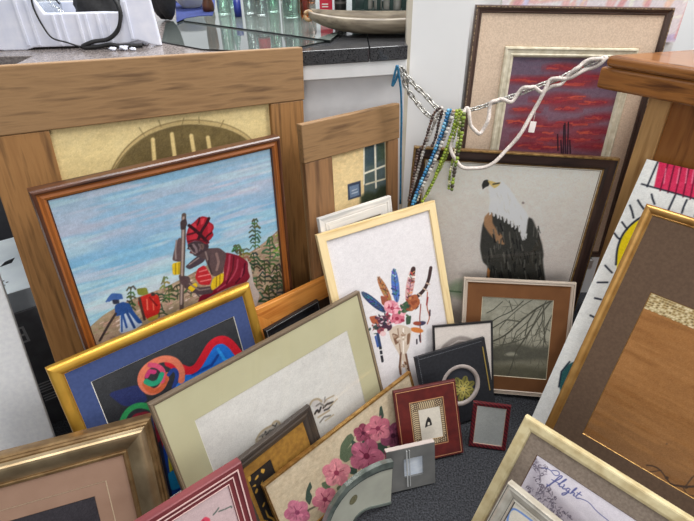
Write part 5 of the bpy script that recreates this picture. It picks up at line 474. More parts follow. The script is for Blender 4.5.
  '2.8 137.7 274 136.7 274.8 135.4 274.9|l 686 1.5 134.6 271.6 134.5 269.8 134.9 268.3 135.7 267.4 136.8 267 138 267.2 139.1 267.7 139.9 268.6 140.4 269.5 140.6 270.4 140.5 271.1 140.'
  '2 271.5|l 698 1.6 153.5 285.9 153.8 285.3 154.3 284.9 154.9 284.6 155.5 284.5 156.1 284.5|l 729 1.6 158.3 284.3 157.9 284.4 157.5 284.5 157.1 284.7 156.7 285.1 156.5 285.5|l 705 1.'
  '6 159.6 283.4 160.1 283.3 160.6 283.3 161.1 283.5 161.7 283.7 162.1 284|l 693 1.6 152.5 284.7 152.2 285 152.1 285.5 152.1 286 152.3 286.5 152.6 286.8|l 700 1.3 155.2 279.4 154.5 27'
  '9.8 154 280.5 153.7 281.4 153.6 282.4 153.8 283.3|l 682 1.2 157.5 285.6 157.6 285.1 157.6 284.5 157.5 283.9 157.2 283.4 156.9 283|l 717 1.5 155.7 286.5 155.1 286.4 154.6 286.1 154 '
  '285.7 153.6 285.2 153.2 284.6|l 686 1.5 155.6 288.1 156.7 288.3 157.6 288 158.2 287.3 158.4 286.4 158.2 285.4 157.7 284.6 157.1 284 156.5 283.8 156 283.8 155.7 284.1 155.6 284.5|l '
  '735 1.6 99.5 259.3 98.8 257.7 98.1 256 97.5 254.2 97 252.5 96.6 250.7|l 682 1.7 104.8 264.9 104.3 263.4 103.8 261.9 103 260.5 102.2 259.2 101.2 258|l 684 1.3 99.1 257.4 98.5 256.9 '
  '97.8 256.7 97.2 256.8 96.6 257.2 96.2 257.7|l 684 1.1 103.4 262.6 103.8 263.8 103.7 265.1 103 266 102.1 266.3 101 266|l 715 1.6 94.2 264 94.5 263.1 95.1 262.7 95.9 262.7 96.7 263.2'
  ' 97.1 264|l 697 1.5 97.7 250.7 97.2 250.6 96.6 250.5 96.1 250.3 95.5 250 95 249.7|l 702 1.5 99 252.1 97.7 252 96.4 251.4 95.3 250.4 94.4 249.1 93.8 247.6|l 686 1.6 94.6 261.9 96.2 '
  '263.7 98 264.8 99.7 265.2 101 264.7 101.8 263.7 101.9 262.4 101.6 261.1 100.9 260 100.1 259.3 99.3 259.1 98.7 259.3|l 699 1.7 122.2 248.7 121.3 248.1 120.4 247.6 119.4 247.1 118.5 '
  '246.7 117.5 246.4|l 697 1 129.2 250 128.6 248.3 127.5 247 126.1 246.5 124.8 247 123.9 248.3|l 709 1.5 125.8 258.4 125.2 258.8 124.6 259 123.9 259.1 123.2 259.1 122.5 258.9|l 717 1.'
  '1 132.7 255 132.4 253.2 132.5 251.3 132.9 249.6 133.6 248.1 134.5 246.9|l 719 1.2 126.9 256.8 126.2 257.5 125.6 258.4 125.2 259.4 124.9 260.5 124.7 261.7|l 737 1.3 127.5 255.7 128.'
  '2 254.2 129.3 253.3 130.8 253.2 132.2 253.8 133.3 255.2|l 684 1.2 120.9 250 119.7 250.7 118.4 250.6 117.1 249.6 116.4 248 116.4 246.3|l 686 1.5 130.7 252.1 131.5 254.2 131.6 256.2 '
  '131.1 257.7 130.2 258.6 129.1 259 127.9 258.8 126.7 258.1 125.9 257.2 125.4 256.3 125.3 255.4 125.4 254.8|l 711 1.2 117.1 250.9 116.1 250.7 115.2 250.1 114.6 249.2 114.1 248 114.1 '
  '246.8|l 708 1.5 108.8 251.8 108.7 252.9 108.5 254 108.5 255.1 108.5 256.2 108.6 257.4|l 718 1.3 105.6 248.2 106.2 248.1 106.8 248.2 107.3 248.5 107.9 248.9 108.3 249.4|l 711 1 106.'
  '5 247.6 107 248.4 107.7 249 108.4 249.3 109.2 249.1 109.8 248.6|l 726 1.6 109.6 240.6 109.5 241.9 109.6 243.2 110 244.4 110.7 245.5 111.5 246.4|l 728 1.2 116.9 253.4 117 252 117.3 '
  '250.7 117.7 249.5 118.4 248.5 119.1 247.5|l 714 1.1 115.6 249 116.1 249.2 116.7 249.1 117.2 248.8 117.5 248.3 117.6 247.7|l 686 1.6 107 246.3 108.4 245.7 109.9 245.8 111.4 246.4 11'
  '2.6 247.5 113.5 248.8 113.9 250 113.9 251.1 113.6 251.9 113.1 252.3 112.4 252.4 111.8 252.2|l 701 1.8 89.9 261.9 88.6 261.5 87.4 261.8 86.4 262.5 85.7 263.8 85.5 265.3|l 701 1.1 82'
  '.9 248.3 83.5 246.8 84.4 245.6 85.6 244.9 86.9 244.7 88.4 245|l 705 1.4 82.6 257.4 81.7 257.1 80.8 256.8 79.9 256.6 78.9 256.6 78 256.6|l 721 1.6 82.8 260.4 83 261.5 82.8 262.6 82.'
  '4 263.4 81.6 264 80.7 264.1|l 727 1.5 87.7 256.5 87.2 255.9 86.5 255.5 85.8 255.6 85.2 256.1 85 256.8|l 684 1.1 82.2 250 83.4 249.9 84.5 249.6 85.6 249.1 86.6 248.5 87.5 247.6|l 69'
  '7 1.7 77.1 260.5 76.5 260.9 76.2 261.7 76.2 262.6 76.5 263.4 77.1 264|l 686 1.6 85.6 252.7 83.6 252.5 82.1 253.2 81.3 254.5 81.1 256.1 81.6 257.8 82.6 259.1 83.7 260 84.7 260.3 85.'
  '6 260.1 86 259.6 86.1 258.9|l 699 1.6 119.6 298.2 119.7 297.6 119.6 296.9 119.2 296.4 118.7 296.2 118.2 296.3|l 722 1.7 115.7 295.8 115.8 295 115.7 294.2 115.4 293.4 115 292.7 114.'
  '5 292.1|l 721 1.1 121.6 301.5 120.9 301.4 120.3 301.6 119.7 302.2 119.4 302.9 119.4 303.7|l 727 1.6 117.1 302.9 117.2 301.9 117.3 301 117.6 300.1 118 299.3 118.5 298.5|l 728 1.5 11'
  '9.2 304.2 119 303.6 119 302.8 119.2 302.2 119.7 301.8 120.3 301.7|l 726 1.6 112.5 299 111.5 299.5 110.6 300.1 109.8 300.7 108.9 301.4 108.1 302.1|l 726 1.2 117.8 300.1 117.6 300.6 '
  '117.7 301.2 117.9 301.8 118.2 302.2 118.7 302.5|l 686 1.5 121.1 297.3 121.5 298.7 121.5 299.9 121.2 300.9 120.5 301.5 119.7 301.7 118.9 301.5 118.2 301 117.6 300.4 117.3 299.8 117.'
  '3 299.2 117.4 298.8|l 738 1.6 73 338.4 87 345.4 100 338.4 107.8 347.1 100.7 352.3 91 345|l 738 2.1 96.6 310.3 101.1 320.9 105.3 334 108.4 346.2 112.8 347.9 111.5 341 105.6 331.4 10'
  '0.8 319.1 97.8 312.1 95 314.7|l 738 1.7 98.5 328.8 111.9 330.6|l 738 2.1 112.2 328 119.5 341 121.6 347.9 118.6 344.4 114.2 329.7 115.8 325.4 120.3 328|l 738 2.1 122.9 333.2 121.6 3'
  '26.3 124.8 326.3 126.9 328.9|e 738 0 122.1 334.4 1.1 0.8 0.6 -1.2|l 738 2.1 134.8 333.2 131 334.1 128.3 328 131.8 325.5 135.4 332.4 132.1 318.6 127.1 313.3 125.6 317.6 135.9 326.4|'
  'l 738 2.1 138.3 326.4 144.7 344.3 142 342.6 138.3 326.4 142.5 332.4 145.5 331.5 143.8 326.4 147 327.3|l 738 2 152.6 340.9 148.6 327.3 151.4 325.6 155 328.2|l 738 1.7 147.8 335.8 15'
  '6.5 336.6|l 738 1.5 155.9 329 172.1 334.1 189.6 326.6 214.8 324.3'),
 'rsilver': (
  "#('flat',(214,206,190))|#('mottle',(196,190,178),0.4,91,None)|l 739 3.8 33 312 25 334 28 347 39 351 76 353"),
 'sunset': (
  "#('grad',[(0,(98,84,102)),(0.3,(124,94,110)),(0.55,(126,82,94)),(0.8,(118,60,68)),(1,(90,42,56))])|#('streak',(128,84,104),0.4,101)|e 740 6.9 265 615.1 45.7 3.1 2.9 -10.6|l 741 2.4"
  ' 254 618 264 615 272 616 281 617|l 742 3.2 283 614 293 617 302 617 314 614|l 743 4.1 242 618 252 620 261 620 272 617|l 742 3.2 248 611 259 614 269 611 280 612|l 742 4.2 228 616 235'
  ' 618 241 615 247 617|l 744 3.9 258 614 264 615 271 613 277 615|l 741 3.7 227 610 238 613 248 610 260 611|l 742 2.4 235 617 245 619 254 619 265 619|l 741 4.1 276 612 281 612 286 611'
  ' 292 610|e 740 7.1 255.9 579.3 72 4.4 3.5 -13.6|l 745 3.8 215 585 223 585 231 583 239 583|l 744 3.2 194 584 212 582 226 583 244 582|l 745 3.9 224 573 238 575 251 575 267 574|l 741 '
  '3 202 581 220 580 236 578 254 582|l 744 3.5 230 577 239 579 248 576 257 577|l 744 2.9 183 583 198 583 211 583 226 584|l 744 4.3 215 581 230 579 243 577 257 579|l 744 2.9 196 579 21'
  '1 579 224 577 238 580|l 742 4.3 214 578 229 583 244 579 261 582|e 740 7.1 316 572.2 62.8 0.1 2.9 -13.7|l 743 3.1 286 567 293 569 300 566 306 569|l 741 2.6 327 577 339 576 350 577 3'
  '62 578|l 742 2.7 293 574 304 571 313 570 324 571|l 743 2.4 290 567 305 566 318 565 333 565|l 741 4.8 300 569 314 569 327 569 342 567|l 742 3.7 295 577 310 574 323 576 337 576|l 741'
  ' 2.6 315 573 327 570 336 571 346 571|l 745 2.7 265 573 273 573 280 572 288 573|l 745 4.2 251 571 266 570 278 569 292 572|e 740 7 353.8 588.8 51.3 2.6 3 -10.8|l 745 2.6 362 588 374 '
  '584 384 584 394 588|l 744 3.2 342 590 350 591 357 591 366 588|l 742 4.3 340 591 345 594 350 591 356 591|l 742 2.4 349 587 355 587 360 588 367 586|l 744 4 336 594 343 593 350 592 35'
  '8 591|l 744 2.6 369 589 381 589 392 589 404 589|l 744 3.7 346 591 353 590 358 591 365 591|l 745 3.9 364 593 371 592 376 593 383 591|l 744 3.7 305 590 313 594 322 589 331 591|e 740 '
  '7.2 300.8 527 64.1 -1.8 2.9 -17|l 745 3.8 244 521 259 525 272 524 288 521|l 742 3 295 527 309 526 320 527 334 525|l 743 3.4 267 529 282 530 296 527 311 529|l 743 2.6 248 526 263 52'
  '6 276 527 291 528|l 743 2.7 306 531 316 529 325 529 334 531|l 741 4.6 306 524 320 526 333 526 348 527|l 744 2.9 286 528 295 527 302 528 311 527|l 741 2.4 301 528 313 533 324 528 33'
  '6 530|l 743 4 313 531 327 535 341 534 356 534|e 740 7.3 260.2 518 64.6 -4.1 1.4 -11.3|l 745 4.7 267 522 280 520 290 522 303 522|l 744 2.4 269 522 277 521 284 522 291 524|l 741 4.3 '
  '233 518 241 521 248 519 256 517|l 741 4.7 205 519 217 516 226 518 237 517|l 744 2.6 265 517 278 521 289 519 302 520|l 744 4.1 265 517 272 520 279 517 287 517|l 745 2.6 213 513 226 '
  '512 237 513 250 513|l 742 3.1 240 521 248 522 257 518 265 518|l 744 3 249 517 260 518 269 515 279 517|e 740 7.4 307.2 497.8 43.1 -1 1.5 -8.6|l 742 3.8 294 494 304 496 314 493 323 4'
  '97|l 745 2.8 284 501 290 501 295 498 301 499|l 742 4.5 315 497 320 499 325 498 331 496|l 742 4.7 285 496 294 500 303 498 313 499|l 744 4.7 304 494 312 497 320 495 329 494|l 743 3.7'
  ' 275 495 280 497 286 495 292 498|l 741 3.1 297 496 304 499 311 496 318 499|l 741 2.6 321 501 329 500 336 501 345 500|l 741 4.4 304 502 314 503 324 497 333 498|e 740 7.4 188.2 491.6'
  ' 42.3 3.3 2.8 -11.5|l 743 3.6 148 495 157 496 164 495 173 495|l 741 4.6 154 492 163 492 171 493 180 491|l 745 4.3 189 492 197 493 203 491 211 492|l 744 2.7 162 495 168 497 173 496 '
  '179 497|l 745 4 175 494 179 496 184 492 189 495|l 743 3.4 163 495 172 498 181 492 189 497|l 741 2.7 155 489 161 491 166 489 171 492|l 744 3.7 205 487 214 491 223 488 233 486|l 745 '
  '3.9 165 497 173 498 179 496 187 497|e 740 7.5 194.4 457.4 52.9 6.1 4.1 -14.7|l 743 4.8 142 453 154 456 166 454 178 456|l 742 2.6 190 459 202 457 211 460 223 459|l 743 4.7 163 453 1'
  '76 456 188 452 201 456|l 742 4.5 157 453 166 455 174 454 184 452|l 742 2.5 190 456 199 454 207 453 216 457|l 741 4.7 198 455 206 454 214 453 222 456|l 744 2.4 213 456 222 454 230 4'
  '52 238 456|l 743 3 162 459 174 459 185 456 197 457|l 743 4.7 137 459 150 460 162 457 175 461|e 740 7.5 266.4 445.6 66.1 -4.1 1.5 -11.9|l 745 4.6 274 448 287 449 299 443 311 448|l 7'
  '43 4.6 286 448 297 452 308 449 319 449|l 745 3.2 266 444 279 447 291 446 304 449|l 744 3.4 201 446 214 449 226 445 239 445|l 743 3.1 241 442 253 446 265 445 278 444|l 743 4.4 223 4'
  '44 237 445 249 445 263 445|l 741 5 247 446 263 445 277 446 293 444|l 743 4.8 282 450 298 450 312 447 328 450|l 742 3.6 250 448 259 447 268 446 276 449|e 740 7.5 342.5 455.6 63.3 6.'
  '5 3.7 -11.7|l 743 3.7 313 454 320 457 327 456 335 454|l 742 3.7 341 449 351 453 362 449 372 453|l 744 4.4 284 453 294 456 302 457 314 455|l 745 2.9 286 457 302 460 316 456 332 458|'
  'l 745 3.1 374 458 383 459 390 459 400 459|l 742 3.5 318 458 331 460 343 457 357 457|l 743 5 339 450 354 451 366 452 381 451|l 745 2.4 316 457 324 457 330 456 337 459|l 741 3.8 338 '
  '452 353 451 365 452 379 454|e 740 7.6 400.8 430.3 63.8 6.1 4.8 -14.9|l 742 3.7 411 433 425 436 438 432 451 437|l 743 4.7 368 427 379 429 388 431 399 429|l 744 2.7 392 429 401 431 4'
  '10 429 420 428|l 744 2.9 431 429 441 428 448 429 457 430|l 742 3.9 429 428 440 426 449 425 460 424|l 741 2.7 382 424 395 427 408 422 422 423|l 742 3.2 424 425 438 427 450 424 463 4'
  '28|l 743 4.3 365 424 373 425 381 426 389 425|l 743 4.8 356 430 367 426 376 427 386 429|e 740 7.6 227.9 418.5 64.4 6.6 4.1 -15.1|l 743 2.8 204 413 214 413 223 410 233 412|l 743 5.1 '
  '252 425 263 426 273 422 283 425|l 744 3.9 236 419 243 421 250 420 258 421|l 742 3 192 421 204 420 214 420 225 424|l 744 4.8 260 416 269 415 276 417 286 415|l 745 4.6 185 414 194 41'
  '6 202 416 210 416|l 743 4.1 173 418 184 418 195 416 206 417|l 744 4.8 217 414 231 417 244 413 258 417|l 744 4.4 172 418 186 418 198 418 212 420|e 740 7.7 292 406.2 65.4 3.5 3 -12.2'
  '|l 741 3.7 300 408 313 412 325 409 338 408|l 742 3 295 412 311 411 324 412 339 411|l 741 3.5 240 404 251 404 261 403 272 404|l 743 3.4 288 405 301 405 312 405 326 401|l 745 3.9 252'
  ' 404 260 406 269 404 278 405|l 741 2.8 309 400 320 404 330 402 342 401|l 741 4.9 250 408 265 407 278 408 293 409|l 743 3.9 326 407 334 407 342 406 350 407|l 745 2.6 235 399 249 400'
  ' 261 401 275 399|e 740 7.7 207.3 386.8 54.9 3 2.7 -12.3|l 744 4.3 231 384 237 388 243 386 251 385|l 741 3.9 229 391 238 394 247 392 258 392|l 742 4.3 224 386 232 389 239 387 248 38'
  '5|l 744 3.4 163 384 173 386 183 384 194 386|l 743 3.9 185 382 198 386 209 386 222 385|l 744 3 223 389 236 388 247 387 260 386|l 742 3.1 220 392 229 392 237 393 247 389|l 743 4 213 '
  '391 222 389 229 390 238 389|l 742 4.1 198 390 210 392 221 390 233 391|e 740 7.7 363.3 403 64.2 7 3.9 -12.1|l 743 3.2 356 401 364 403 370 404 378 402|l 742 4.5 385 406 402 406 417 4'
  '03 432 407|l 744 3.8 334 403 343 402 350 403 359 404|l 745 4.4 359 397 368 400 376 399 385 399|l 744 5 327 404 338 404 348 402 359 405|l 743 4 336 406 345 408 355 405 365 407|l 743'
  ' 5 368 406 379 407 389 404 400 406|l 745 2.7 363 406 376 404 388 404 401 406|l 744 3.1 338 407 348 408 357 408 367 407|e 740 7.3 388.4 515.9 51.9 4.7 3.6 -11.3|l 741 4.8 368 513 37'
  '5 516 382 514 390 515|l 743 4.3 358 520 370 519 382 516 393 520|l 744 4.9 392 520 403 517 413 519 423 519|l 742 3 375 515 388 515 399 515 412 517|l 743 3.7 353 512 361 513 367 512 '
  '374 515|l 744 2.9 337 516 349 513 359 513 370 515|l 741 4.2 391 520 401 521 410 520 420 518|l 741 3.4 343 513 354 512 363 512 373 515|l 742 2.8 391 522 399 521 406 520 415 518|e 74'
  '0 7.4 416 474 52.3 5.3 3.9 -11.6|l 742 4.9 422 474 434 475 444 475 456 477|l 742 2.6 367 476 374 476 381 475 388 475|l 744 3 390 478 396 478 402 476 408 475|l 741 3.5 397 471 404 4'
  '73 412 468 419 470|l 741 2.8 371 469 381 471 391 469 401 471|l 745 3.7 408 477 415 474 421 475 426 478|l 742 4.8 396 480 408 478 418 478 429 478|l 741 2.6 391 473 397 478 404 472 4'
  '10 477|l 741 2.8 370 472 380 469 389 471 399 470|e 740 7.1 164.2 577.9 52.2 0.7 1.9 -10.9|l 745 3.3 150 578 160 579 168 579 177 579|l 744 4.3 160 580 167 583 174 583 183 583|l 744 '
  '3.8 146 577 158 576 167 580 179 579|l 741 3.4 140 579 151 580 160 578 170 580|l 742 3.2 171 578 183 581 193 580 205 581|l 745 3.8 126 577 137 577 146 576 157 576|l 741 4.1 164 576 '
  '170 580 176 576 182 577|l 741 4.6 171 575 178 574 184 571 191 575|l 743 2.7 179 574 188 575 196 574 205 574|e 740 7.7 420.4 386 66.3 1 3.8 -15.4|l 744 3.4 357 384 371 382 381 385 3'
  '94 387|l 744 3.1 444 387 452 391 461 390 470 391|l 741 4.3 409 383 420 387 429 386 440 386|l 744 2.9 415 380 425 381 435 380 445 382|l 742 3.2 372 387 381 384 387 387 396 384|l 742'
  ' 4.5 391 382 400 382 406 384 415 382|l 744 3.4 416 392 426 392 433 391 442 391|l 744 2.5 409 387 420 386 430 384 439 389|l 742 3.3 359 379 369 383 378 381 389 382|e 740 7 307 611.8'
  ' 41.5 -1 1.5 -8|l 741 3.5 312 609 318 610 325 608 330 611|l 743 4.1 322 612 331 616 339 615 348 617|l 741 2.4 283 613 288 615 293 611 297 613|l 742 4.4 307 610 317 612 327 608 336 '
  '612|l 744 2.3 274 610 280 609 285 611 292 609|l 741 3 320 614 329 612 337 612 345 613|l 742 2.5 303 613 311 615 319 614 328 614|l 744 2.4 273 609 282 610 290 610 299 609|l 744 3.1 '
  '281 608 289 608 295 609 303 611|e 740 7.8 262.1 378.7 56.3 -4.1 1 -9.3|l 741 3.7 267 379 276 381 285 378 294 378|l 742 4 236 373 247 377 257 373 268 375|l 744 2.7 265 375 277 376 2'
  '88 375 299 378|l 741 5 219 376 231 373 241 373 253 375|l 744 4.3 232 375 238 376 244 379 252 377|l 744 4.7 243 383 255 382 266 381 278 383|l 743 4 289 380 297 380 304 379 312 382|l'
  ' 744 4.1 215 381 222 380 228 379 234 383|l 743 4.1 262 380 276 382 288 379 302 382|l 746 3.9 313 455 335 362|l 746 3.9 323 457 342 357|l 746 4 298 420 310 370|l 746 4 312 402 323 3'
  "61|l 746 3.9 311 448 329 357|l 746 4 339 403 350 362|s 747 6.3 158 361 483 350 531 166 192 159|#('brush',0.15)"),}
def unpack(s):
    ops = []
    for q in s.split('|'):
        if q[0] == '#': ops.append(eval(q[1:])); continue
        f = q.split(' '); c = PAL[int(f[1])]; v = [float(x) for x in f[3:]]; p = list(zip(v[::2], v[1::2]))
        if f[0] == 'l': ops.append(('l', c, float(f[2]), p))
        elif f[0] == 'e': ops.append(('e', c, p[0], p[1], p[2], float(f[2])))
        else: ops.append((f[0], c, p, float(f[2])))
    return ops
ART = {k: unpack(v) for k, v in ART_TXT.items()}
PTS = {
 'granite': [[0.1709, 1.4504, 0.958], [-0.0862, 1.4017, 0.958]],
 'joint': [0.0688, 1.4301, 0.958],
 'glass_low': [[-0.5064, 1.5348, 0.958], [-0.3683, 1.4292, 0.958], [-0.2671, 1.4038, 0.958], [-0.1146, 1.4396, 0.958], [-0.0528, 1.498, 0.958], [-0.1065, 1.5779, 0.958], [-0.5435, 1.9237, 0.958], [-0.5816, 1.8407, 0.958]],
 'glass_up': [[-0.5236, 1.8512, 0.966], [-0.036, 1.4922, 0.966], [0.0286, 1.7693, 0.966], [0.1529, 2.9946, 0.966], [-0.8539, 3.1543, 0.966]],
 'pillar': [0.185],
 'cloth': [[-0.5383, 1.8152, 0.96], [-0.5268, 1.8993, 0.96], [-0.4912, 1.936, 0.96], [-0.4477, 1.9419, 0.96], [-0.4754, 2.1116, 0.96], [-0.5865, 2.658, 0.96], [-0.7775, 2.6836, 0.96]],
 'box_l': [-0.9068, 1.4645, 0.958],
 'box_r': [-0.4976, 1.4948, 0.958],
 'bowl': [-0.5668, 2.0883, 0.958],
 'bowl2': [-0.6264, 2.1182, 0.958],
 'brown': [-0.4803, 2.0115, 0.958],
 'j1': [-0.41, 1.9295, 0.966],
 'blue': [-0.3543, 1.9033, 0.966],
 'g1': [-0.3228, 1.9414, 0.966],
 'g2': [-0.2755, 1.8953, 0.966],
 'g3': [-0.2427, 1.9331, 0.966],
 'jar': [-0.1705, 1.8451, 0.966],
 'amber': [-0.1254, 1.8601, 0.966],
 'red': [-0.0588, 1.9784, 0.966],
 'dark': [-0.0097, 1.9732, 0.966],
 'white': [0.0216, 1.9698, 0.966],
 'crate_l': [0.0299, 1.8444, 0.966],
 'crate_r': [0.212, 1.7974, 0.966],
 'dish': [0.0687, 1.527, 0.966],
 'tip': [-0.1152, 1.9111, 0.958],
 'pouch': [-0.5715, 1.8398, 0.958],
 'foam': [-0.5834, 1.4517, 0.958],
 'slabA': [0.6778, 1.3861, 0.94],
 'slabB': [0.8179, 1.239, 0.94],
 'slabC': [0.9778, 1.4461000000000002, 0.94],
 'cabQ': [0.8088, 1.3645],
 'chain1': [[0.1469, 1.37, 0.9194], [0.1802, 1.37, 0.8798], [0.2164, 1.37, 0.8472], [0.244, 1.3611, 0.8189], [0.2673, 1.3553, 0.8049]],
 'chain2': [[0.1455, 1.37, 0.918], [0.1659, 1.37, 0.8668], [0.1941, 1.3657, 0.8298], [0.2197, 1.3547, 0.8036], [0.2445, 1.3497, 0.7916], [0.2674, 1.3538, 0.8015]],
 'chain3': [[0.271, 1.3554, 0.8053], [0.2976, 1.3563, 0.8073], [0.3278, 1.3575, 0.8102], [0.3697, 1.3615, 0.8198], [0.4076, 1.3664, 0.8315], [0.445, 1.37, 0.8428], [0.481, 1.37, 0.855], [0.5158, 1.37, 0.8715], [0.5513, 1.37, 0.882], [0.5849, 1.37, 0.8996], [0.6183, 1.37, 0.9156], [0.6578, 1.37, 0.9348], [0.6729, 1.37, 0.9387]],
 'rope': [[[0.3142, 1.333, 0.7519], [0.302, 1.3418, 0.7728], [0.3149, 1.3561, 0.807], [0.3277, 1.3595, 0.815], [0.3365, 1.3445, 0.7792], [0.355, 1.3356, 0.7582], [0.3732, 1.3399, 0.7683], [0.3844, 1.3528, 0.7991], [0.3893, 1.3657, 0.8297], [0.4112, 1.3684, 0.8362], [0.442, 1.3668, 0.8323], [0.4683, 1.37, 0.8627], [0.4922, 1.37, 0.8682], [0.5151, 1.37, 0.8559], [0.5434, 1.37, 0.8659], [0.5705, 1.37, 0.8802], [0.5936, 1.37, 0.9103], [0.6189, 1.37, 0.9284], [0.6566, 1.37, 0.939]], [[0.6681, 1.37, 0.9374], [0.6406, 1.37, 0.9152], [0.6, 1.37, 0.8987], [0.5746, 1.37, 0.8853], [0.5437, 1.37, 0.8894], [0.5268, 1.37, 0.8617], [0.4998, 1.3535, 0.8008], [0.4596, 1.3291, 0.7427], [0.4136, 1.3088, 0.6943], [0.3636, 1.2993, 0.6716], [0.3203, 1.301, 0.6758], [0.2962, 1.3096, 0.6961], [0.2846, 1.3214, 0.7244], [0.287, 1.3332, 0.7523]]],
 'tag': [[0.5039, 1.3405, 0.7698], [0.5102, 1.3564, 0.8075]],
 'neck': {'brown': [[0.2476, 1.3364, 0.8269], [0.2344, 1.334, 0.8151], [0.2247, 1.3282, 0.786], [0.2111, 1.3185, 0.7374], [0.1965, 1.3147, 0.7183], [0.1902, 1.3085, 0.6876], [0.1849, 1.2994, 0.6418], [0.1751, 1.2876, 0.5829]], 'darkbrown': [[0.2565, 1.3345, 0.8173], [0.2496, 1.3292, 0.791], [0.2422, 1.3211, 0.7506], [0.2332, 1.3164, 0.7271]], 'white': [[0.2562, 1.3355, 0.8226], [0.2451, 1.3313, 0.8017], [0.2313, 1.3239, 0.7644], [0.2138, 1.314, 0.7152], [0.1963, 1.3005, 0.6474], [0.1806, 1.29, 0.5948], [0.1753, 1.2858, 0.5739]], 'blue': [[0.2701, 1.3353, 0.8213], [0.2644, 1.3302, 0.7961], [0.2516, 1.3216, 0.7532], [0.2343, 1.3117, 0.7037], [0.2109, 1.3004, 0.6471], [0.1897, 1.2887, 0.5887], [0.186, 1.2857, 0.5737]], 'blue2': [[0.2774, 1.3349, 0.8196], [0.2703, 1.3291, 0.7906], [0.2579, 1.3194, 0.7422], [0.2426, 1.3128, 0.7092], [0.2196, 1.3004, 0.647], [0.1974, 1.2887, 0.5885], [0.192, 1.2857, 0.5736]], 'cream': [[0.2872, 1.3338, 0.8142], [0.2779, 1.328, 0.7852], [0.2636, 1.3194, 0.7421], [0.2435, 1.3095, 0.6923], [0.2228, 1.2992, 0.6411], [0.2043, 1.2893, 0.5914], [0.1991, 1.2857, 0.5735]], 'cream2': [[0.2818, 1.3333, 0.8117], [0.2728, 1.3264, 0.7772], [0.2557, 1.3172, 0.7312], [0.2355, 1.3067, 0.6783], [0.2145, 1.2969, 0.6296], [0.201, 1.2911, 0.6004]], 'green': [[0.2942, 1.3343, 0.8167], [0.2894, 1.3269, 0.7796], [0.2756, 1.3172, 0.7309], [0.2559, 1.306, 0.6751], [0.2382, 1.2957, 0.6234], [0.2166, 1.2874, 0.5822], [0.2098, 1.2857, 0.5733]], 'green2': [[0.3036, 1.3343, 0.8166], [0.2982, 1.3258, 0.7741], [0.287, 1.3171, 0.7307], [0.2722, 1.3094, 0.6918], [0.249, 1.2991, 0.6407], [0.2249, 1.2898, 0.594]], 'greenb': [[0.3123, 1.3332, 0.8112], [0.3106, 1.3258, 0.7739], [0.3069, 1.3171, 0.7304], [0.2996, 1.3081, 0.6857], [0.2961, 1.3013, 0.6515], [0.2929, 1.2931, 0.6107]], 'greenc': [[0.3077, 1.3338, 0.8139], [0.3042, 1.3247, 0.7686], [0.3001, 1.3171, 0.7305], [0.2924, 1.3093, 0.6915], [0.2868, 1.3013, 0.6516], [0.286, 1.2926, 0.6078]]},
 'cord': [[[0.1378, 1.385, 0.9232], [0.1327, 1.385, 0.9002], [0.1277, 1.385, 0.8707], [0.1363, 1.385, 0.8854], [0.1429, 1.385, 0.9072], [0.1393, 1.385, 0.9217]], [[0.1367, 1.36, 0.929], [0.1424, 1.36, 0.8991], [0.1485, 1.36, 0.8624], [0.1531, 1.36, 0.7936], [0.1552, 1.36, 0.7124], [0.1582, 1.36, 0.6257], [0.1615, 1.36, 0.5329]]],
 'arch_out': [(-0.2405, 0.0),(-0.2239, 0.0),(-0.203, 0.0165),(-0.1783, 0.0655),(-0.1614, 0.095),(-0.1401, 0.1193),(-0.1138, 0.1402),(-0.0816, 0.1506),(-0.058, 0.1541),(-0.0301, 0.1533),(-0.016, 0.1519),(0.0008, 0.1475),(0.0178, 0.1411)],
 'arch_in': [(-0.1485, 0.0),(-0.1396, 0.0),(-0.1265, 0.0),(-0.1084, 0.0037),(-0.0955, 0.0198),(-0.0835, 0.0258),(-0.072, 0.0266),(-0.0577, 0.0239),(-0.0464, 0.0195),(-0.0321, 0.0132),(-0.0206, 0.0088),(-0.006, 0.0023),(0.003, 0.0)],
 'arch_spot': (-0.0989, 0.0826),
 'arch_loc': [0.0989, 0.7365, 0.004],
 'arch_rot': [-0.15708, -0.0, 0.50573],
 'pale': [[0.617, 1.588, 0.9911], [0.9635, 1.588, 1.0243], [0.9865, 1.588, 0.9266]],
 'strapthick': [[-0.7054, 1.4662, 0.962]],
}
SC = bpy.context.scene
COL = SC.collection
rng = random.Random(7)
AL = 1.0

def lin(c, s=1.0):
    o = []
    for v in c[:3]:
        v = v / 255.0
        o.append(min(0.95, s * (v / 12.92 if v <= .04045 else ((v + .055) / 1.055) ** 2.4)))
    return tuple(o) + (1.0,)

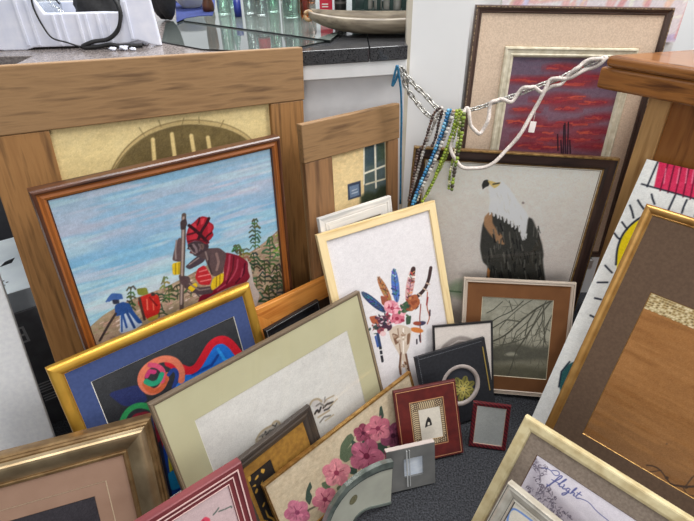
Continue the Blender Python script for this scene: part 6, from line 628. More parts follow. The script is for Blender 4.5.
# ------------------------------------------------------------------ materials
MATS = {}
def mat(name, c1, c2=None, rough=.6, metal=0.0, scale=(20, 20, 20), detail=4, bump=0.0, coat=0.0, lo=.35, hi=.65, spec=.5, c3=None, bscale=None):
    if name in MATS: return MATS[name]
    m = bpy.data.materials.new(name); m.use_nodes = True; nt = m.node_tree; nt.nodes.clear()
    out = nt.nodes.new('ShaderNodeOutputMaterial'); b = nt.nodes.new('ShaderNodeBsdfPrincipled')
    nt.links.new(b.outputs[0], out.inputs[0])
    b.inputs['Roughness'].default_value = rough; b.inputs['Metallic'].default_value = metal
    b.inputs['Coat Weight'].default_value = coat; b.inputs['Coat Roughness'].default_value = .08
    b.inputs['Specular IOR Level'].default_value = spec
    tc = nt.nodes.new('ShaderNodeTexCoord'); mp = nt.nodes.new('ShaderNodeMapping'); mp.inputs['Scale'].default_value = scale
    nz = nt.nodes.new('ShaderNodeTexNoise'); nz.inputs['Scale'].default_value = 1.0; nz.inputs['Detail'].default_value = detail
    nt.links.new(tc.outputs['Object'], mp.inputs[0]); nt.links.new(mp.outputs[0], nz.inputs['Vector'])
    rp = nt.nodes.new('ShaderNodeValToRGB')
    rp.color_ramp.elements[0].position = lo; rp.color_ramp.elements[1].position = hi
    rp.color_ramp.elements[0].color = lin(c1); rp.color_ramp.elements[1].color = lin(c2 or c1)
    if c3:
        e = rp.color_ramp.elements.new((lo + hi) / 2); e.color = lin(c3)
    nt.links.new(nz.outputs['Fac'], rp.inputs[0]); nt.links.new(rp.outputs[0], b.inputs['Base Color'])
    if bump:
        bp = nt.nodes.new('ShaderNodeBump'); bp.inputs['Strength'].default_value = bump; bp.inputs['Distance'].default_value = .002
        if bscale:
            n2 = nt.nodes.new('ShaderNodeTexNoise'); n2.inputs['Scale'].default_value = bscale; n2.inputs['Detail'].default_value = 3
            nt.links.new(tc.outputs['Object'], n2.inputs['Vector']); nt.links.new(n2.outputs['Fac'], bp.inputs['Height'])
        else: nt.links.new(nz.outputs['Fac'], bp.inputs['Height'])
        nt.links.new(bp.outputs[0], b.inputs['Normal'])
    MATS[name] = m
    return m

def wood(name, c1, c2, c3=None, rough=.45, coat=0.0, f=1.0, bump=.15, lo=.3, hi=.7):
    """a pair: grain along x (rails) and along z (stiles)"""
    return (mat(name + '_x', c1, c2, rough, 0, (5 * f, 60 * f, 60 * f), 6, bump, coat, lo, hi, c3=c3),
            mat(name + '_z', c1, c2, rough, 0, (60 * f, 60 * f, 5 * f), 6, bump, coat, lo, hi, c3=c3))

def glassmat(name='clear_glass', tint=(1, 1, 1), gl=.02, rough=.04):
    if name in MATS: return MATS[name]
    m = bpy.data.materials.new(name); m.use_nodes = True; nt = m.node_tree; nt.nodes.clear()
    out = nt.nodes.new('ShaderNodeOutputMaterial'); mx = nt.nodes.new('ShaderNodeMixShader')
    tr = nt.nodes.new('ShaderNodeBsdfTransparent'); g = nt.nodes.new('ShaderNodeBsdfGlossy')
    tr.inputs[0].default_value = (*tint, 1); g.inputs['Roughness'].default_value = rough
    fr = nt.nodes.new('ShaderNodeLayerWeight'); fr.inputs[0].default_value = .25
    mt = nt.nodes.new('ShaderNodeMath'); mt.operation = 'MULTIPLY_ADD'; mt.inputs[1].default_value = .8; mt.inputs[2].default_value = gl
    nt.links.new(fr.outputs['Fresnel'], mt.inputs[0]); 
    cl = nt.nodes.new('ShaderNodeMath'); cl.operation = 'MINIMUM'; cl.inputs[1].default_value = .6
    nt.links.new(mt.outputs[0], cl.inputs[0]); nt.links.new(cl.outputs[0], mx.inputs[0])
    nt.links.new(tr.outputs[0], mx.inputs[1]); nt.links.new(g.outputs[0], mx.inputs[2]); nt.links.new(mx.outputs[0], out.inputs[0])
    MATS[name] = m
    return m

def paintmat(name, rough=.6, coat=0.0, spec=.35, bump=.1):
    if name in MATS: return MATS[name]
    m = bpy.data.materials.new(name); m.use_nodes = True; nt = m.node_tree
    b = nt.nodes['Principled BSDF']; b.inputs['Roughness'].default_value = rough; b.inputs['Coat Weight'].default_value = coat
    b.inputs['Coat Roughness'].default_value = .05; b.inputs['Specular IOR Level'].default_value = spec
    at = nt.nodes.new('ShaderNodeAttribute'); at.attribute_name = 'paint'
    nt.links.new(at.outputs['Color'], b.inputs['Base Color'])
    tc = nt.nodes.new('ShaderNodeTexCoord'); nz = nt.nodes.new('ShaderNodeTexNoise'); nz.inputs['Scale'].default_value = 180; nz.inputs['Detail'].default_value = 3
    bp = nt.nodes.new('ShaderNodeBump'); bp.inputs['Strength'].default_value = bump; bp.inputs['Distance'].default_value = .001
    nt.links.new(tc.outputs['Object'], nz.inputs['Vector']); nt.links.new(nz.outputs['Fac'], bp.inputs['Height']); nt.links.new(bp.outputs[0], b.inputs['Normal'])
    MATS[name] = m
    return m

# ------------------------------------------------------------------ mesh helpers
class MB:
    def __init__(s): s.v = []; s.f = []; s.m = []; s.sm = []
    def add(s, vs, fs, mi=0, smooth=False):
        o = len(s.v); s.v += [tuple(v) for v in vs]
        for f in fs: s.f.append(tuple(i + o for i in f)); s.m.append(mi); s.sm.append(smooth)
    def box(s, x0, x1, y0, y1, z0, z1, mi=0, M=None):
        vs = [Vector((x, y, z)) for z in (z0, z1) for y in (y0, y1) for x in (x0, x1)]
        if M: vs = [M @ v for v in vs]
        s.add(vs, [(0, 2, 3, 1), (4, 5, 7, 6), (0, 1, 5, 4), (2, 6, 7, 3), (0, 4, 6, 2), (1, 3, 7, 5)], mi)
    def prism(s, poly, a0, a1, axis='z', mi=0, mi_top=None):
        """polygon extruded along an axis; poly holds the two other coordinates"""
        def pt(p, a):
            return (p[0], p[1], a) if axis == 'z' else ((p[0], a, p[1]) if axis == 'y' else (a, p[0], p[1]))
        n = len(poly); vs = [pt(p, a0) for p in poly] + [pt(p, a1) for p in poly]
        s.add(vs, [tuple(range(n))[::-1]] + [(i, (i + 1) % n, n + (i + 1) % n, n + i) for i in range(n)], mi)
        s.add(vs, [tuple(range(n, 2 * n))], mi if mi_top is None else mi_top)
    def tube(s, pts, r, n=8, mi=0, closed=False):
        pts = [Vector(p) for p in pts]; N = len(pts); vs = []
        up = Vector((0.13, .31, .94))
        for i, p in enumerate(pts):
            t = (pts[(i + 1) % N] - pts[i - 1]) if closed else (pts[min(i + 1, N - 1)] - pts[max(i - 1, 0)])
            t.normalize(); a = t.cross(up)
            if a.length < 1e-4: a = t.cross(Vector((1, 0, 0)))
            a.normalize(); b = a.cross(t)
            rr = r[i] if isinstance(r, (list, tuple)) else r
            vs += [p + (a * math.cos(k * 2 * math.pi / n) + b * math.sin(k * 2 * math.pi / n)) * rr for k in range(n)]
        fs = []
        for i in range(N if closed else N - 1):
            j = (i + 1) % N
            fs += [(i * n + k, i * n + (k + 1) % n, j * n + (k + 1) % n, j * n + k) for k in range(n)]
        if not closed: fs += [tuple(range(n))[::-1], tuple((N - 1) * n + k for k in range(n))]
        s.add(vs, fs, mi, True)
    def lathe(s, prof, n=24, mi=0, c=(0, 0, 0), sx=1, sy=1, mis=None):
        N = len(prof); vs = [(c[0] + r * math.cos(k * 2 * math.pi / n) * sx, c[1] + r * math.sin(k * 2 * math.pi / n) * sy, c[2] + z) for r, z in prof for k in range(n)]
        for i in range(N - 1):
            s.add([], [], 0)
        o = len(s.v); s.v += vs
        for i in range(N - 1):
            for k in range(n):
                s.f.append((o + i * n + k, o + i * n + (k + 1) % n, o + (i + 1) * n + (k + 1) % n, o + (i + 1) * n + k)); s.m.append(mis[i] if mis else mi); s.sm.append(True)
    def ball(s, c, r, mi=0, nu=8, nv=6):
        c = Vector(c); vs = []; 
        for j in range(nv + 1):
            t = math.pi * j / nv
            for k in range(nu): vs.append(c + Vector((math.sin(t) * math.cos(2 * math.pi * k / nu), math.sin(t) * math.sin(2 * math.pi * k / nu), math.cos(t))) * r)
        s.add(vs, [(j * nu + k, (j + 1) * nu + k, (j + 1) * nu + (k + 1) % nu, j * nu + (k + 1) % nu) for j in range(nv) for k in range(nu)], mi, True)
    def build(s, name, mats, parent=None, bevel=0.0, seg=2):
        me = bpy.data.meshes.new(name); me.from_pydata(s.v, [], s.f)
        if not isinstance(mats, (list, tuple)): mats = [mats]
        for m in mats: me.materials.append(m)
        me.polygons.foreach_set('material_index', s.m); me.polygons.foreach_set('use_smooth', s.sm); me.update()
        bm = bmesh.new(); bm.from_mesh(me); bmesh.ops.remove_doubles(bm, verts=bm.verts, dist=1e-6); bmesh.ops.recalc_face_normals(bm, faces=bm.faces); bm.to_mesh(me); bm.free()
        o = bpy.data.objects.new(name, me); COL.objects.link(o)
        if parent: o.parent = parent
        if bevel:
            md = o.modifiers.new('edge', 'BEVEL'); md.width = bevel; md.segments = seg; md.limit_method = 'ANGLE'; md.angle_limit = .6
        return o

def tag(o, label, cat, group=None, kind=None):
    o['label'] = label; o['category'] = cat
    if group: o['group'] = group
    if kind: o['kind'] = kind
    return o
def empty(name, label, cat, loc=(0, 0, 0), rot=(0, 0, 0), group=None):
    o = bpy.data.objects.new(name, None); o.empty_display_size = .05; COL.objects.link(o)
    o.location = loc; o.rotation_euler = rot
    return tag(o, label, cat, group)
def struct(o): o['kind'] = 'structure'; return o
def smooth_path(pts, n):
    """Catmull-Rom through the points"""
    P = [Vector(p) for p in pts]; P = [P[0] * 2 - P[1]] + P + [P[-1] * 2 - P[-2]]; out = []
    for i in range(1, len(P) - 2):
        for k in range(n):
            t = k / n; a, b, c, d = P[i - 1:i + 3]
            out.append(.5 * ((2 * b) + (c - a) * t + (2 * a - 5 * b + 4 * c - d) * t * t + (3 * b - a - 3 * c + d) * t ** 3))
    return out + [P[-2]]
def resample(pts, step):
    pts = [Vector(p) for p in pts]; out = [pts[0]]; acc = 0.0
    for a, b in zip(pts, pts[1:]):
        l = (b - a).length; t = step - acc
        while t <= l:
            out.append(a + (b - a) * (t / l)); t += step
        acc = (acc + l) % step if l else acc
    return out

# ------------------------------------------------------------------ painter: fills the colour attribute of a sheet
def vnoise(shape, cells, seed):
    r = np.random.RandomState(seed); h, w = shape; cy, cx = cells
    g = r.rand(int(cy) + 2, int(cx) + 2); y = np.linspace(0, cy, h); x = np.linspace(0, cx, w)
    yi = np.minimum(y.astype(int), int(cy)); xi = np.minimum(x.astype(int), int(cx)); fy = (y - yi)[:, None]; fx = (x - xi)[None, :]
    fy = fy * fy * (3 - 2 * fy); fx = fx * fx * (3 - 2 * fx)
    a = g[yi][:, xi]; b = g[yi][:, xi + 1]; c = g[yi + 1][:, xi]; d = g[yi + 1][:, xi + 1]
    return (a * (1 - fx) + b * fx) * (1 - fy) + (c * (1 - fx) + d * fx) * fy
def seg_d(U, V, a, b):
    dx, dy = b[0] - a[0], b[1] - a[1]; l = dx * dx + dy * dy + 1e-9
    t = np.clip(((U - a[0]) * dx + (V - a[1]) * dy) / l, 0, 1)
    return np.hypot(U - a[0] - t * dx, V - a[1] - t * dy)
def paint(ops, U, V, cell):
    h, w = U.shape; img = np.zeros((h, w, 3)) + 200.0
    W_, H_ = U.max() - U.min(), V.max() - V.min()
    for op in ops:
        k = op[0]
        if k == 'brush': continue
        if k == 'flat': img[:] = op[1]
        elif k == 'grad':
            t = (V.max() - V) / H_; xs = [s[0] for s in op[1]]
            for c in range(3): img[..., c] = np.interp(t, xs, [s[1][c] for s in op[1]])
        elif k == 'mottle':
            n = .5 * vnoise((h, w), (max(2, H_ / 28), max(2, W_ / 28)), op[3]) + .3 * vnoise((h, w), (max(2, H_ / 9), max(2, W_ / 9)), op[3] + 1) + .2 * vnoise((h, w), (max(2, H_ / 4), max(2, W_ / 4)), op[3] + 2)
            a = np.clip((n - .40) * 2.4, 0, 1) * op[2] * .8
            if op[-1] == 'g': a = a * (img[..., 0] > img[..., 2] + 6)
            if op[-1] == 'd': a = a * (img.sum(-1) < 330)
            if op[-1] == 'c': a = a * (img[..., 0] > 190) * (img[..., 1] < 90)
            img += (np.array(op[1]) - img) * a[..., None]
        elif k == 'streak':
            n = .6 * vnoise((h, w), (max(2, H_ / 16), max(2, W_ / 130)), op[3]) + .4 * vnoise((h, w), (max(2, H_ / 6), max(2, W_ / 60)), op[3] + 1)
            a = np.clip((n - .5) * 5, 0, 1) * op[2]; img += (np.array(op[1]) - img) * a[..., None]
        elif k == 'damask':
            q = vnoise((h, w), (H_ / 30, W_ / 30), 5) * 9
            n = np.sin(U / 6.5 + 2.2 * np.sin(V / 9.0 + q)) * np.cos(V / 7.5 + 1.8 * np.sin(U / 8.0) + q)
            a = np.clip((n - .28) * 5, 0, 1); img += (np.array(op[1]) - img) * a[..., None]
        else:
            soft = cell * .7
            if k == 's':
                k = 'p'; q_ = list(op[2])
                for _ in range(2): q_ = [((a_[0] * u + b_[0] * (1 - u)), (a_[1] * u + b_[1] * (1 - u))) for a_, b_ in zip(q_, q_[1:] + q_[:1]) for u in (.86, .14)]
                op = ('p', op[1], q_, op[3])
            if k == 'p': pts = op[2]; soft = max(soft, op[3]); pad = soft
            elif k == 'l':
                pts = op[3]
                if len(pts) >= 4 and len(op) < 5:
                    for _ in range(2): pts = [pts[0]] + [(a_[0] * u + b_[0] * (1 - u), a_[1] * u + b_[1] * (1 - u)) for a_, b_ in zip(pts, pts[1:]) for u in (.75, .25)] + [pts[-1]]
                pad = op[2] / 2 + soft
            else:
                c0, a, b = np.array(op[2]), np.array(op[3]), np.array(op[4]); r = np.abs(a) + np.abs(b); pts = [c0 - r, c0 + r]; soft = max(soft, op[5] if len(op) > 5 else 0); pad = soft
            u0 = min(p[0] for p in pts) - pad; u1 = max(p[0] for p in pts) + pad; v0 = min(p[1] for p in pts) - pad; v1 = max(p[1] for p in pts) + pad
            ju = np.where((U[0] >= u0) & (U[0] <= u1))[0]; jv = np.where((V[:, 0] >= v0) & (V[:, 0] <= v1))[0]
            if not len(ju) or not len(jv): continue
            sl = (slice(jv[0], jv[-1] + 1), slice(ju[0], ju[-1] + 1)); u, v = U[sl], V[sl]
            if k == 'p':
                ins = np.zeros(u.shape, bool); d = np.full(u.shape, 1e9)
                for i in range(len(pts)):
                    a, b = pts[i - 1], pts[i]
                    cr = ((a[1] > v) != (b[1] > v)) & (u < (b[0] - a[0]) * (v - a[1]) / ((b[1] - a[1]) or 1e-9) + a[0]); ins ^= cr
                    d = np.minimum(d, seg_d(u, v, a, b))
                sd = np.where(ins, -d, d); al = np.clip(.5 - sd / (2 * soft), 0, 1)
            elif k == 'l':
                d = np.full(u.shape, 1e9)
                for a, b in zip(pts, pts[1:]): d = np.minimum(d, seg_d(u, v, a, b))
                hw = op[2] / 2; al = np.clip(.5 - (d - hw) / (2 * soft), 0, 1) * min(1, hw / (soft * .6))
            else:
                det = a[0] * b[1] - a[1] * b[0]; x, y = u - c0[0], v - c0[1]
                s = (x * b[1] - y * b[0]) / det; t = (a[0] * y - a[1] * x) / det
                q = np.sqrt(s * s + t * t) + 1e-6; m = min(np.hypot(*a), np.hypot(*b)); al = np.clip(.5 - (q - 1) * m / (2 * soft), 0, 1)
            img[sl] += (np.array(op[1]) - img[sl]) * al[..., None]
    br = .6 * vnoise((h, w), (max(2, H_ / 7), max(2, W_ / 11)), 77) + .4 * vnoise((h, w), (max(2, H_ / 3.2), max(2, W_ / 5)), 78)
    amt = next((op[1] for op in ops if op[0] == 'brush'), .05)
    return np.clip(img * (1 + (br[..., None] - .5) * amt), 0, 255)
def sheet(name, ops, rect, y, cell, material, parent, w, jitter=5, gain=1.0):
    """a flat painted sheet; rect = u0, u1, v0, v1 in mm from the frame's lower left corner"""
    u0, u1, v0, v1 = rect; nx = int((u1 - u0) / cell) + 2; ny = int((v1 - v0) / cell) + 2
    us = np.linspace(u0, u1, nx); vs = np.linspace(v0, v1, ny); U, V = np.meshgrid(us, vs)
    img = paint(ops, U, V, cell) + np.random.RandomState(3).randn(ny, nx, 1) * jitter
    img = np.clip(img, 0, 255) / 255.0
    img = np.where(img <= .04045, img / 12.92, ((img + .055) / 1.055) ** 2.4) * gain
    co = np.stack([(U - w / 2) / 1000, np.full_like(U, y / 1000), V / 1000], -1).reshape(-1, 3)
    idx = np.arange(nx * ny).reshape(ny, nx); q = np.stack([idx[:-1, :-1], idx[:-1, 1:], idx[1:, 1:], idx[1:, :-1]], -1).reshape(-1, 4)
    me = bpy.data.meshes.new(name); me.vertices.add(len(co)); me.vertices.foreach_set('co', co.ravel())
    me.loops.add(q.size); me.loops.foreach_set('vertex_index', q.ravel().astype(np.int32))
    me.polygons.add(len(q)); me.polygons.foreach_set('loop_start', np.arange(0, q.size, 4).astype(np.int32))
    me.update(calc_edges=True)
    ca = me.color_attributes.new('paint', 'FLOAT_COLOR', 'POINT')
    ca.data.foreach_set('color', np.concatenate([np.clip(img, 0, .92).reshape(-1, 3), np.ones((nx * ny, 1))], 1).astype(np.float32).ravel())
    me.materials.append(material)
    o = bpy.data.objects.new(name, me); COL.objects.link(o); o.parent = parent
    return o

# ------------------------------------------------------------------ a frame: rails, mat, sheet, backing under one Empty
class Frame:
    def __init__(s, key, name, label, cat, group=None):
        s.k = key; s.w, s.h, loc, rot, s.t = FRAMES[key]
        s.o = empty(name, label, cat, loc, rot, group)
    def ring(s, part, prof, mats, rect=(0, 0, 0, 0), smooth=False):
        """mitred sweep: prof = (inset mm, y mm, material index of the strip ending here)"""
        l, r, t, b = rect; mb = MB(); loops = []
        for ins, y, _ in prof:
            x0, x1, z0, z1 = -s.w / 2 + l + ins, s.w / 2 - r - ins, b + ins, s.h - t - ins
            loops.append([Vector((x, y, z)) / 1000 for x, z in ((x0, z0), (x1, z0), (x1, z1), (x0, z1))])
        flat = []
        for m in mats: flat += list(m) if isinstance(m, tuple) else [m, m]
        n = len(prof)
        for i in range(n):
            A, B = loops[i], loops[(i + 1) % n]; mi = prof[(i + 1) % n][2]
            for k in range(4):
                mb.add([A[k], A[(k + 1) % 4], B[(k + 1) % 4], B[k]], [(0, 1, 2, 3)], mi * 2 + (k % 2), smooth)
        return mb.build(part, flat, s.o)
    def rail(s, prof, mats, part='frame', rect=(0, 0, 0, 0), smooth=False):
        last = prof[-1]; full = prof + [(last[0], s.t, last[2]), (0, s.t, prof[0][2])]
        return s.ring(part, full, mats, rect, smooth)
    def mat(s, outer, inner, y, m, bevel=None, part='mat', th=1.6, bw=1.6):
        """mount board with a window; insets L, R, T, B"""
        mb = MB(); L = []
        for (l, r, t, b), yy in ((outer, y), (tuple(v - bw for v in inner), y), (inner, y + th)):
            L.append([Vector((x, yy, z)) / 1000 for x, z in ((-s.w / 2 + l, b), (s.w / 2 - r, b), (s.w / 2 - r, s.h - t), (-s.w / 2 + l, s.h - t))])
        for i in (0, 1):
            for k in range(4): mb.add([L[i][k], L[i][(k + 1) % 4], L[i + 1][(k + 1) % 4], L[i + 1][k]], [(0, 1, 2, 3)], i)
        return mb.build(part, [m, bevel or m], s.o)
    def pic(s, ins, y, cell=1.5, art=None, m=None, name='picture', gain=1.0, jitter=5, ops=None):
        l, r, t, b = ins
        return sheet(name, ops or ART[art or s.k], (l, s.w - r, b, s.h - t), y, cell, m or paintmat('print_paper'), s.o, s.w, jitter, gain)
    def back(s, m, ins=3):
        mb = MB(); mb.box(-s.w / 2000 + ins / 1000, s.w / 2000 - ins / 1000, (s.t - 3) / 1000, s.t / 1000 - .0002, ins / 1000, s.h / 1000 - ins / 1000)
        return mb.build('backing', m, s.o)
    def glass(s, ins, y, m=None):
        l, r, t, b = [v / 1000 for v in ins]; W, H = s.w / 1000, s.h / 1000; y /= 1000; mb = MB()
        mb.add([(-W / 2 + l, y, b), (W / 2 - r, y, b), (W / 2 - r, y, H - t), (-W / 2 + l, y, H - t)], [(0, 1, 2, 3)])
        return mb.build('glass', m or glassmat(), s.o)

# ------------------------------------------------------------------ shared materials
kraft = mat('kraft_backing', (150, 118, 80), (136, 104, 70))
white_core = mat('white_core', (232, 228, 218))
offwhite = (mat('offwhite_paint', (222, 214, 192), (198, 188, 162), .55, scale=(60, 60, 60), bump=.1),) * 2
G_STACK = 'framed pictures leaning in the corner'
G_SMALL = 'small photo frames standing on the carpet'

# ---- sunset picture on the wall
SUN_L = (97, 66, 104, 100)
f = Frame('sunset', 'framed_painting', 'dark-framed red sunset painting with wide pinkish linen mat, highest on the white wall', 'painting', G_STACK)
dkw = wood('dark_brown_moulding', (66, 48, 42), (46, 32, 28), (88, 70, 62), .35)
bead = (mat('worn_gilt_bead', (150, 130, 100), (70, 52, 42), .4, scale=(160, 160, 160), lo=.42, hi=.58),) * 2
linen = mat('linen_mat', (226, 203, 180), (208, 184, 160), .9, scale=(260, 260, 260), detail=2, bump=.3)
f.rail([(0, 4, 0), (2, 0, 0), (5, 0, 1), (7, 2, 0), (14, 6, 0), (16, 4, 0), (19, 6, 0), (20, 9, 0)], [dkw, bead])
f.mat((19, 19, 19, 19), SUN_L, 9, linen, part='linen_mat')
f.rail([(0, 9, 0), (2, 4, 0), (6, 3, 0), (9, 5, 0), (18, 6, 0), (21, 4, 0), (25, 5, 0), (29, 11, 0)], [offwhite], part='inner_frame', rect=SUN_L)
f.pic((124, 93, 131, 127), 11, 1.4, m=paintmat('oil_paint', .45, 0, .4, .3))
f.back(kraft)

# ---- eagle
f = Frame('eagle', 'framed_print', 'dark wood frame with gold edge holding a white-headed eagle picture', 'picture', G_STACK)
dke = wood('near_black_wood', (44, 30, 26), (28, 20, 18), (60, 42, 36), .35)
gle = (mat('dull_gold_edge', (176, 142, 88), (128, 98, 58), .35, .7, scale=(90, 90, 90)),) * 2
f.rail([(0, 3, 1), (1.5, 0, 1), (5, 0, 1), (7, 2, 0), (26, 3, 0), (33, 6, 0), (34, 8, 1), (37, 9, 1)], [dke, gle])
f.mat((36, 36, 36, 36), (41, 41, 41, 41), 9, mat('pale_slip', (214, 206, 192)), mat('brown_line', (120, 100, 84)), part='mat')
f.pic((40, 40, 40, 40), 10.6, 1.6, m=paintmat('print_paper'), gain=1.3)
f.glass((37, 37, 37, 37), 7)
f.back(kraft)

# ---- brown mat landscape
f = Frame('tree', 'framed_print', 'pale-framed landscape of bare branches over water with a brown mat', 'picture', G_STACK)
ltf = wood('pale_limed_wood', (214, 200, 184), (184, 164, 146), None, .5)
f.rail([(0, 2, 0), (1, 0, 0), (5, 0, 0), (6, 2, 1), (7.5, 2, 0), (11, 1, 0), (13, 4, 0)], [ltf, (mat('brown_line', (120, 100, 84)),) * 2])
f.mat((12, 12, 12, 12), (58, 58, 58, 58), 5, mat('brown_mount', (122, 78, 42), (112, 70, 36), .9), mat('cream_bevel', (206, 190, 160)))
f.pic((57, 57, 57, 57), 7, 1.1)
f.back(kraft)

# ---- skull with feathers
f = Frame('skull', 'framed_print', 'light pine frame with a feathered and flowered animal skull on white', 'picture', G_STACK)
lpw = wood('light_pine', (232, 204, 150), (214, 180, 122), (240, 216, 166), .5)
f.rail([(0, 1, 0), (1, 0, 0), (21, 0, 0), (22, 1, 0), (22.5, 6, 0)], [lpw])
f.pic((22, 22, 22, 22), 6, 1.25)
f.back(kraft)

# ---- African painting
f = Frame('african', 'framed_painting', 'brown-framed oil painting of a woman in a red headwrap hoeing a field', 'painting', G_STACK)
mah = wood('mahogany', (74, 43, 30), (46, 27, 20), (92, 54, 34), .3, .2)
mah2 = wood('amber_inner_wood', (172, 102, 46), (132, 72, 30), None, .3, .3)
f.rail([(0, 6, 0), (2, 1, 0), (5, 0, 0), (8, 1, 0), (9, 4, 0), (13, 5, 1), (18, 3, 1), (23, 6, 1), (24, 9, 0), (26, 10, 0)], [mah, mah2])
f.pic((25, 25, 25, 25), 11, 1.45, m=paintmat('oil_paint', .45, 0, .4, .3))
f.back(kraft)

# ---- swirls in blue mat
f = Frame('blue', 'framed_painting', 'gold frame with deep blue mat around an abstract of coloured swirls', 'painting', G_STACK)
gold = (mat('bright_gold', (226, 178, 76), (206, 154, 58), .34, .6, scale=(14, 14, 14)),) * 2
f.rail([(12 - 12 * math.cos(a * math.pi / 14), 9 - 9 * math.sin(a * math.pi / 14), 0) for a in range(15)] + [(24.5, 7, 0), (26, 7.5, 0)], [gold])
f.mat((25, 25, 25, 25), (67, 63, 69, 67), 8, mat('blue_mount', (62, 78, 126), (54, 70, 116), .9, scale=(120, 120, 120)), white_core)
f.pic((66, 62, 68, 66), 10, 1.3)
f.back(kraft)

# ---- cream mat
f = Frame('cream', 'framed_print', 'thin grey-brown frame with pale yellow mat and nearly blank white sheet', 'picture', G_STACK)
gbr = wood('grey_brown_moulding', (128, 112, 92), (96, 80, 64), None, .4)
lbr = (mat('light_brown_fillet', (176, 156, 126)),) * 2
f.rail([(0, 3, 0), (1, 0, 0), (4, 0, 0), (5, 2, 1), (6.5, 2, 0), (9, 4, 0)], [gbr, lbr])
f.mat((8, 8, 8, 8), (74, 70, 86, 84), 4.5, mat('yellow_cream_mount', (208, 203, 168), (202, 196, 160), .9, scale=(8, 8, 8)), white_core)
f.pic((73, 69, 85, 83), 6, 1.5)
f.glass((9, 9, 9, 9), 3.6)
f.back(kraft)

# ---- silver-gold moulding bottom left
f = Frame('silver', 'framed_picture', 'wide burnished silver-gold moulding with pinkish-brown mat, nearest at the lower left', 'picture', G_STACK)
slv = (mat('champagne_leaf', (200, 178, 142), (158, 136, 104), .32, .8, scale=(14, 40, 14), detail=5, bump=.06),) * 2
slb = (mat('bronze_step', (160, 130, 90), (126, 98, 64), .36, .6, scale=(40, 40, 40)),) * 2
f.rail([(0, 14, 1), (1, 6, 1), (5, 4, 1), (7, 6, 1), (11, 3, 1), (15, 5, 1), (17, 3, 0), (20, 1, 0), (24, 0, 0), (29, .3, 0), (34, 1.4, 0), (39, 3.2, 0), (44, 5.4, 0), (49, 8, 0), (54, 10.8, 0), (58, 13.2, 0), (60, 14, 1), (62, 12, 1), (66, 13, 1), (70, 18, 1)], [slv, slb], smooth=False)
f.mat((69, 69, 69, 69), (112, 112, 116, 112), 17, mat('pink_brown_mount', (156, 124, 104), (148, 116, 96), .9), mat('beige_line', (216, 192, 160)), bw=2.5)
f.mat((111, 111, 115, 111), (138, 138, 142, 138), 18.4, mat('pink_brown_mount', (156, 124, 104)), part='inner_mat')
f.pic((137, 137, 141, 137), 20, 2)
f.back(kraft)

# ---- pink-red
f = Frame('pinkred', 'framed_print', 'dusty red frame with white lines and a pink flower print, at the lower left', 'picture', G_STACK)
rrd = wood('dusty_red_paint', (128, 58, 60), (100, 40, 46), None, .45)
pkl = (mat('pale_pink_line', (226, 190, 184)),) * 2
f.rail([(0, 3, 0), (1, 0, 0), (10, 0, 0), (10.5, -.3, 1), (13, -.3, 1), (13.5, 1, 0), (22, 3, 0), (22.5, 2.5, 1), (24.5, 2.5, 1), (25, 4, 0), (33, 4, 0), (33.5, 3.5, 1), (35, 3.5, 1), (36, 6, 0)], [rrd, pkl])
f.pic((35, 35, 35, 35), 6, 1.2)
f.back(kraft)

# ---- gold damask
f = Frame('gold', 'framed_picture', 'black-brown frame with ochre mat round a black and gold scroll pattern', 'picture', G_STACK)
blk = wood('black_brown_wood', (58, 50, 46), (38, 32, 30), (74, 64, 56), .4)
f.rail([(0, 3, 0), (1, 0, 0), (8, 0, 0), (12, 2, 0), (16, 1, 0), (26, 4, 0), (30, 7, 0)], [blk])
f.mat((29, 29, 29, 29), (40, 140, 58, 50), 7.5, mat('ochre_mount', (154, 112, 40), (130, 90, 28), .8, scale=(90, 90, 90)), part='mat')
f.pic((39, 139, 57, 49), 9, 1.2)
f.back(kraft)

# ---- floral tapestry
f = Frame('floral', 'framed_tapestry', 'low wide gold-edged needlework of pink flowers and leaves on beige', 'tapestry', G_STACK)
glt = (mat('thin_gold', (186, 146, 84), (150, 110, 58), .35, .7, scale=(80, 80, 80)),) * 2
glp = (mat('brown_groove', (96, 64, 40)),) * 2
f.rail([(0, 3, 0), (.4, 0, 0), (2, 0, 0), (2.4, 1.5, 1), (3.6, 1.5, 1), (4.2, 0, 0), (5.4, .5, 0), (6.2, 4, 0)], [glt, glp])
f.pic((6, 6, 6, 6), 4, 1.15, m=paintmat('canvas_weave', .9, 0, .2, .6))
f.back(kraft)

# ---- red leather photo frame
f = Frame('redphoto', 'photo_frame', 'larger red leather photo frame with zigzag border and a small pale picture', 'photo frame', G_SMALL)
rle = (mat('red_leather', (100, 32, 28), (78, 22, 22), .4, scale=(40, 40, 40), bump=.15),) * 2
glf = (mat('fine_gold_line', (206, 156, 110), None, .4, .3),) * 2
f.rail([(0, 5, 0), (1, 1, 0), (2.5, 0, 0), (6, 0, 0), (6.2, -.3, 1), (7.6, -.3, 1), (7.8, 0, 0), (40, 1, 0), (40.2, .6, 1), (42, .6, 1), (42.2, 2, 0)], [rle, glf])
def zig():
    ops = [('flat', (196, 176, 140))]; w, h = f.w, f.h
    for i in range(2, 40):
        for (x0, x1) in ((42, 66), (w - 66, w - 42)): ops.append(('l', (62, 44, 36), 2.0, [(x0, i * 5.6), ((x0 + x1) / 2, i * 5.6 + 5), (x1, i * 5.6)]))
        if 48 < i * 5.6 < w - 48:
            for (z0, z1) in ((40, 66), (h - 66, h - 40)): ops.append(('l', (62, 44, 36), 2.0, [(i * 5.6, z0), (i * 5.6 + 5, (z0 + z1) / 2), (i * 5.6, z1)]))
    ops += [('l', (84, 60, 44), 2.5, [(43, 43), (w - 43, 43), (w - 43, h - 43), (43, h - 43), (43, 43)], 1)]
    return ops
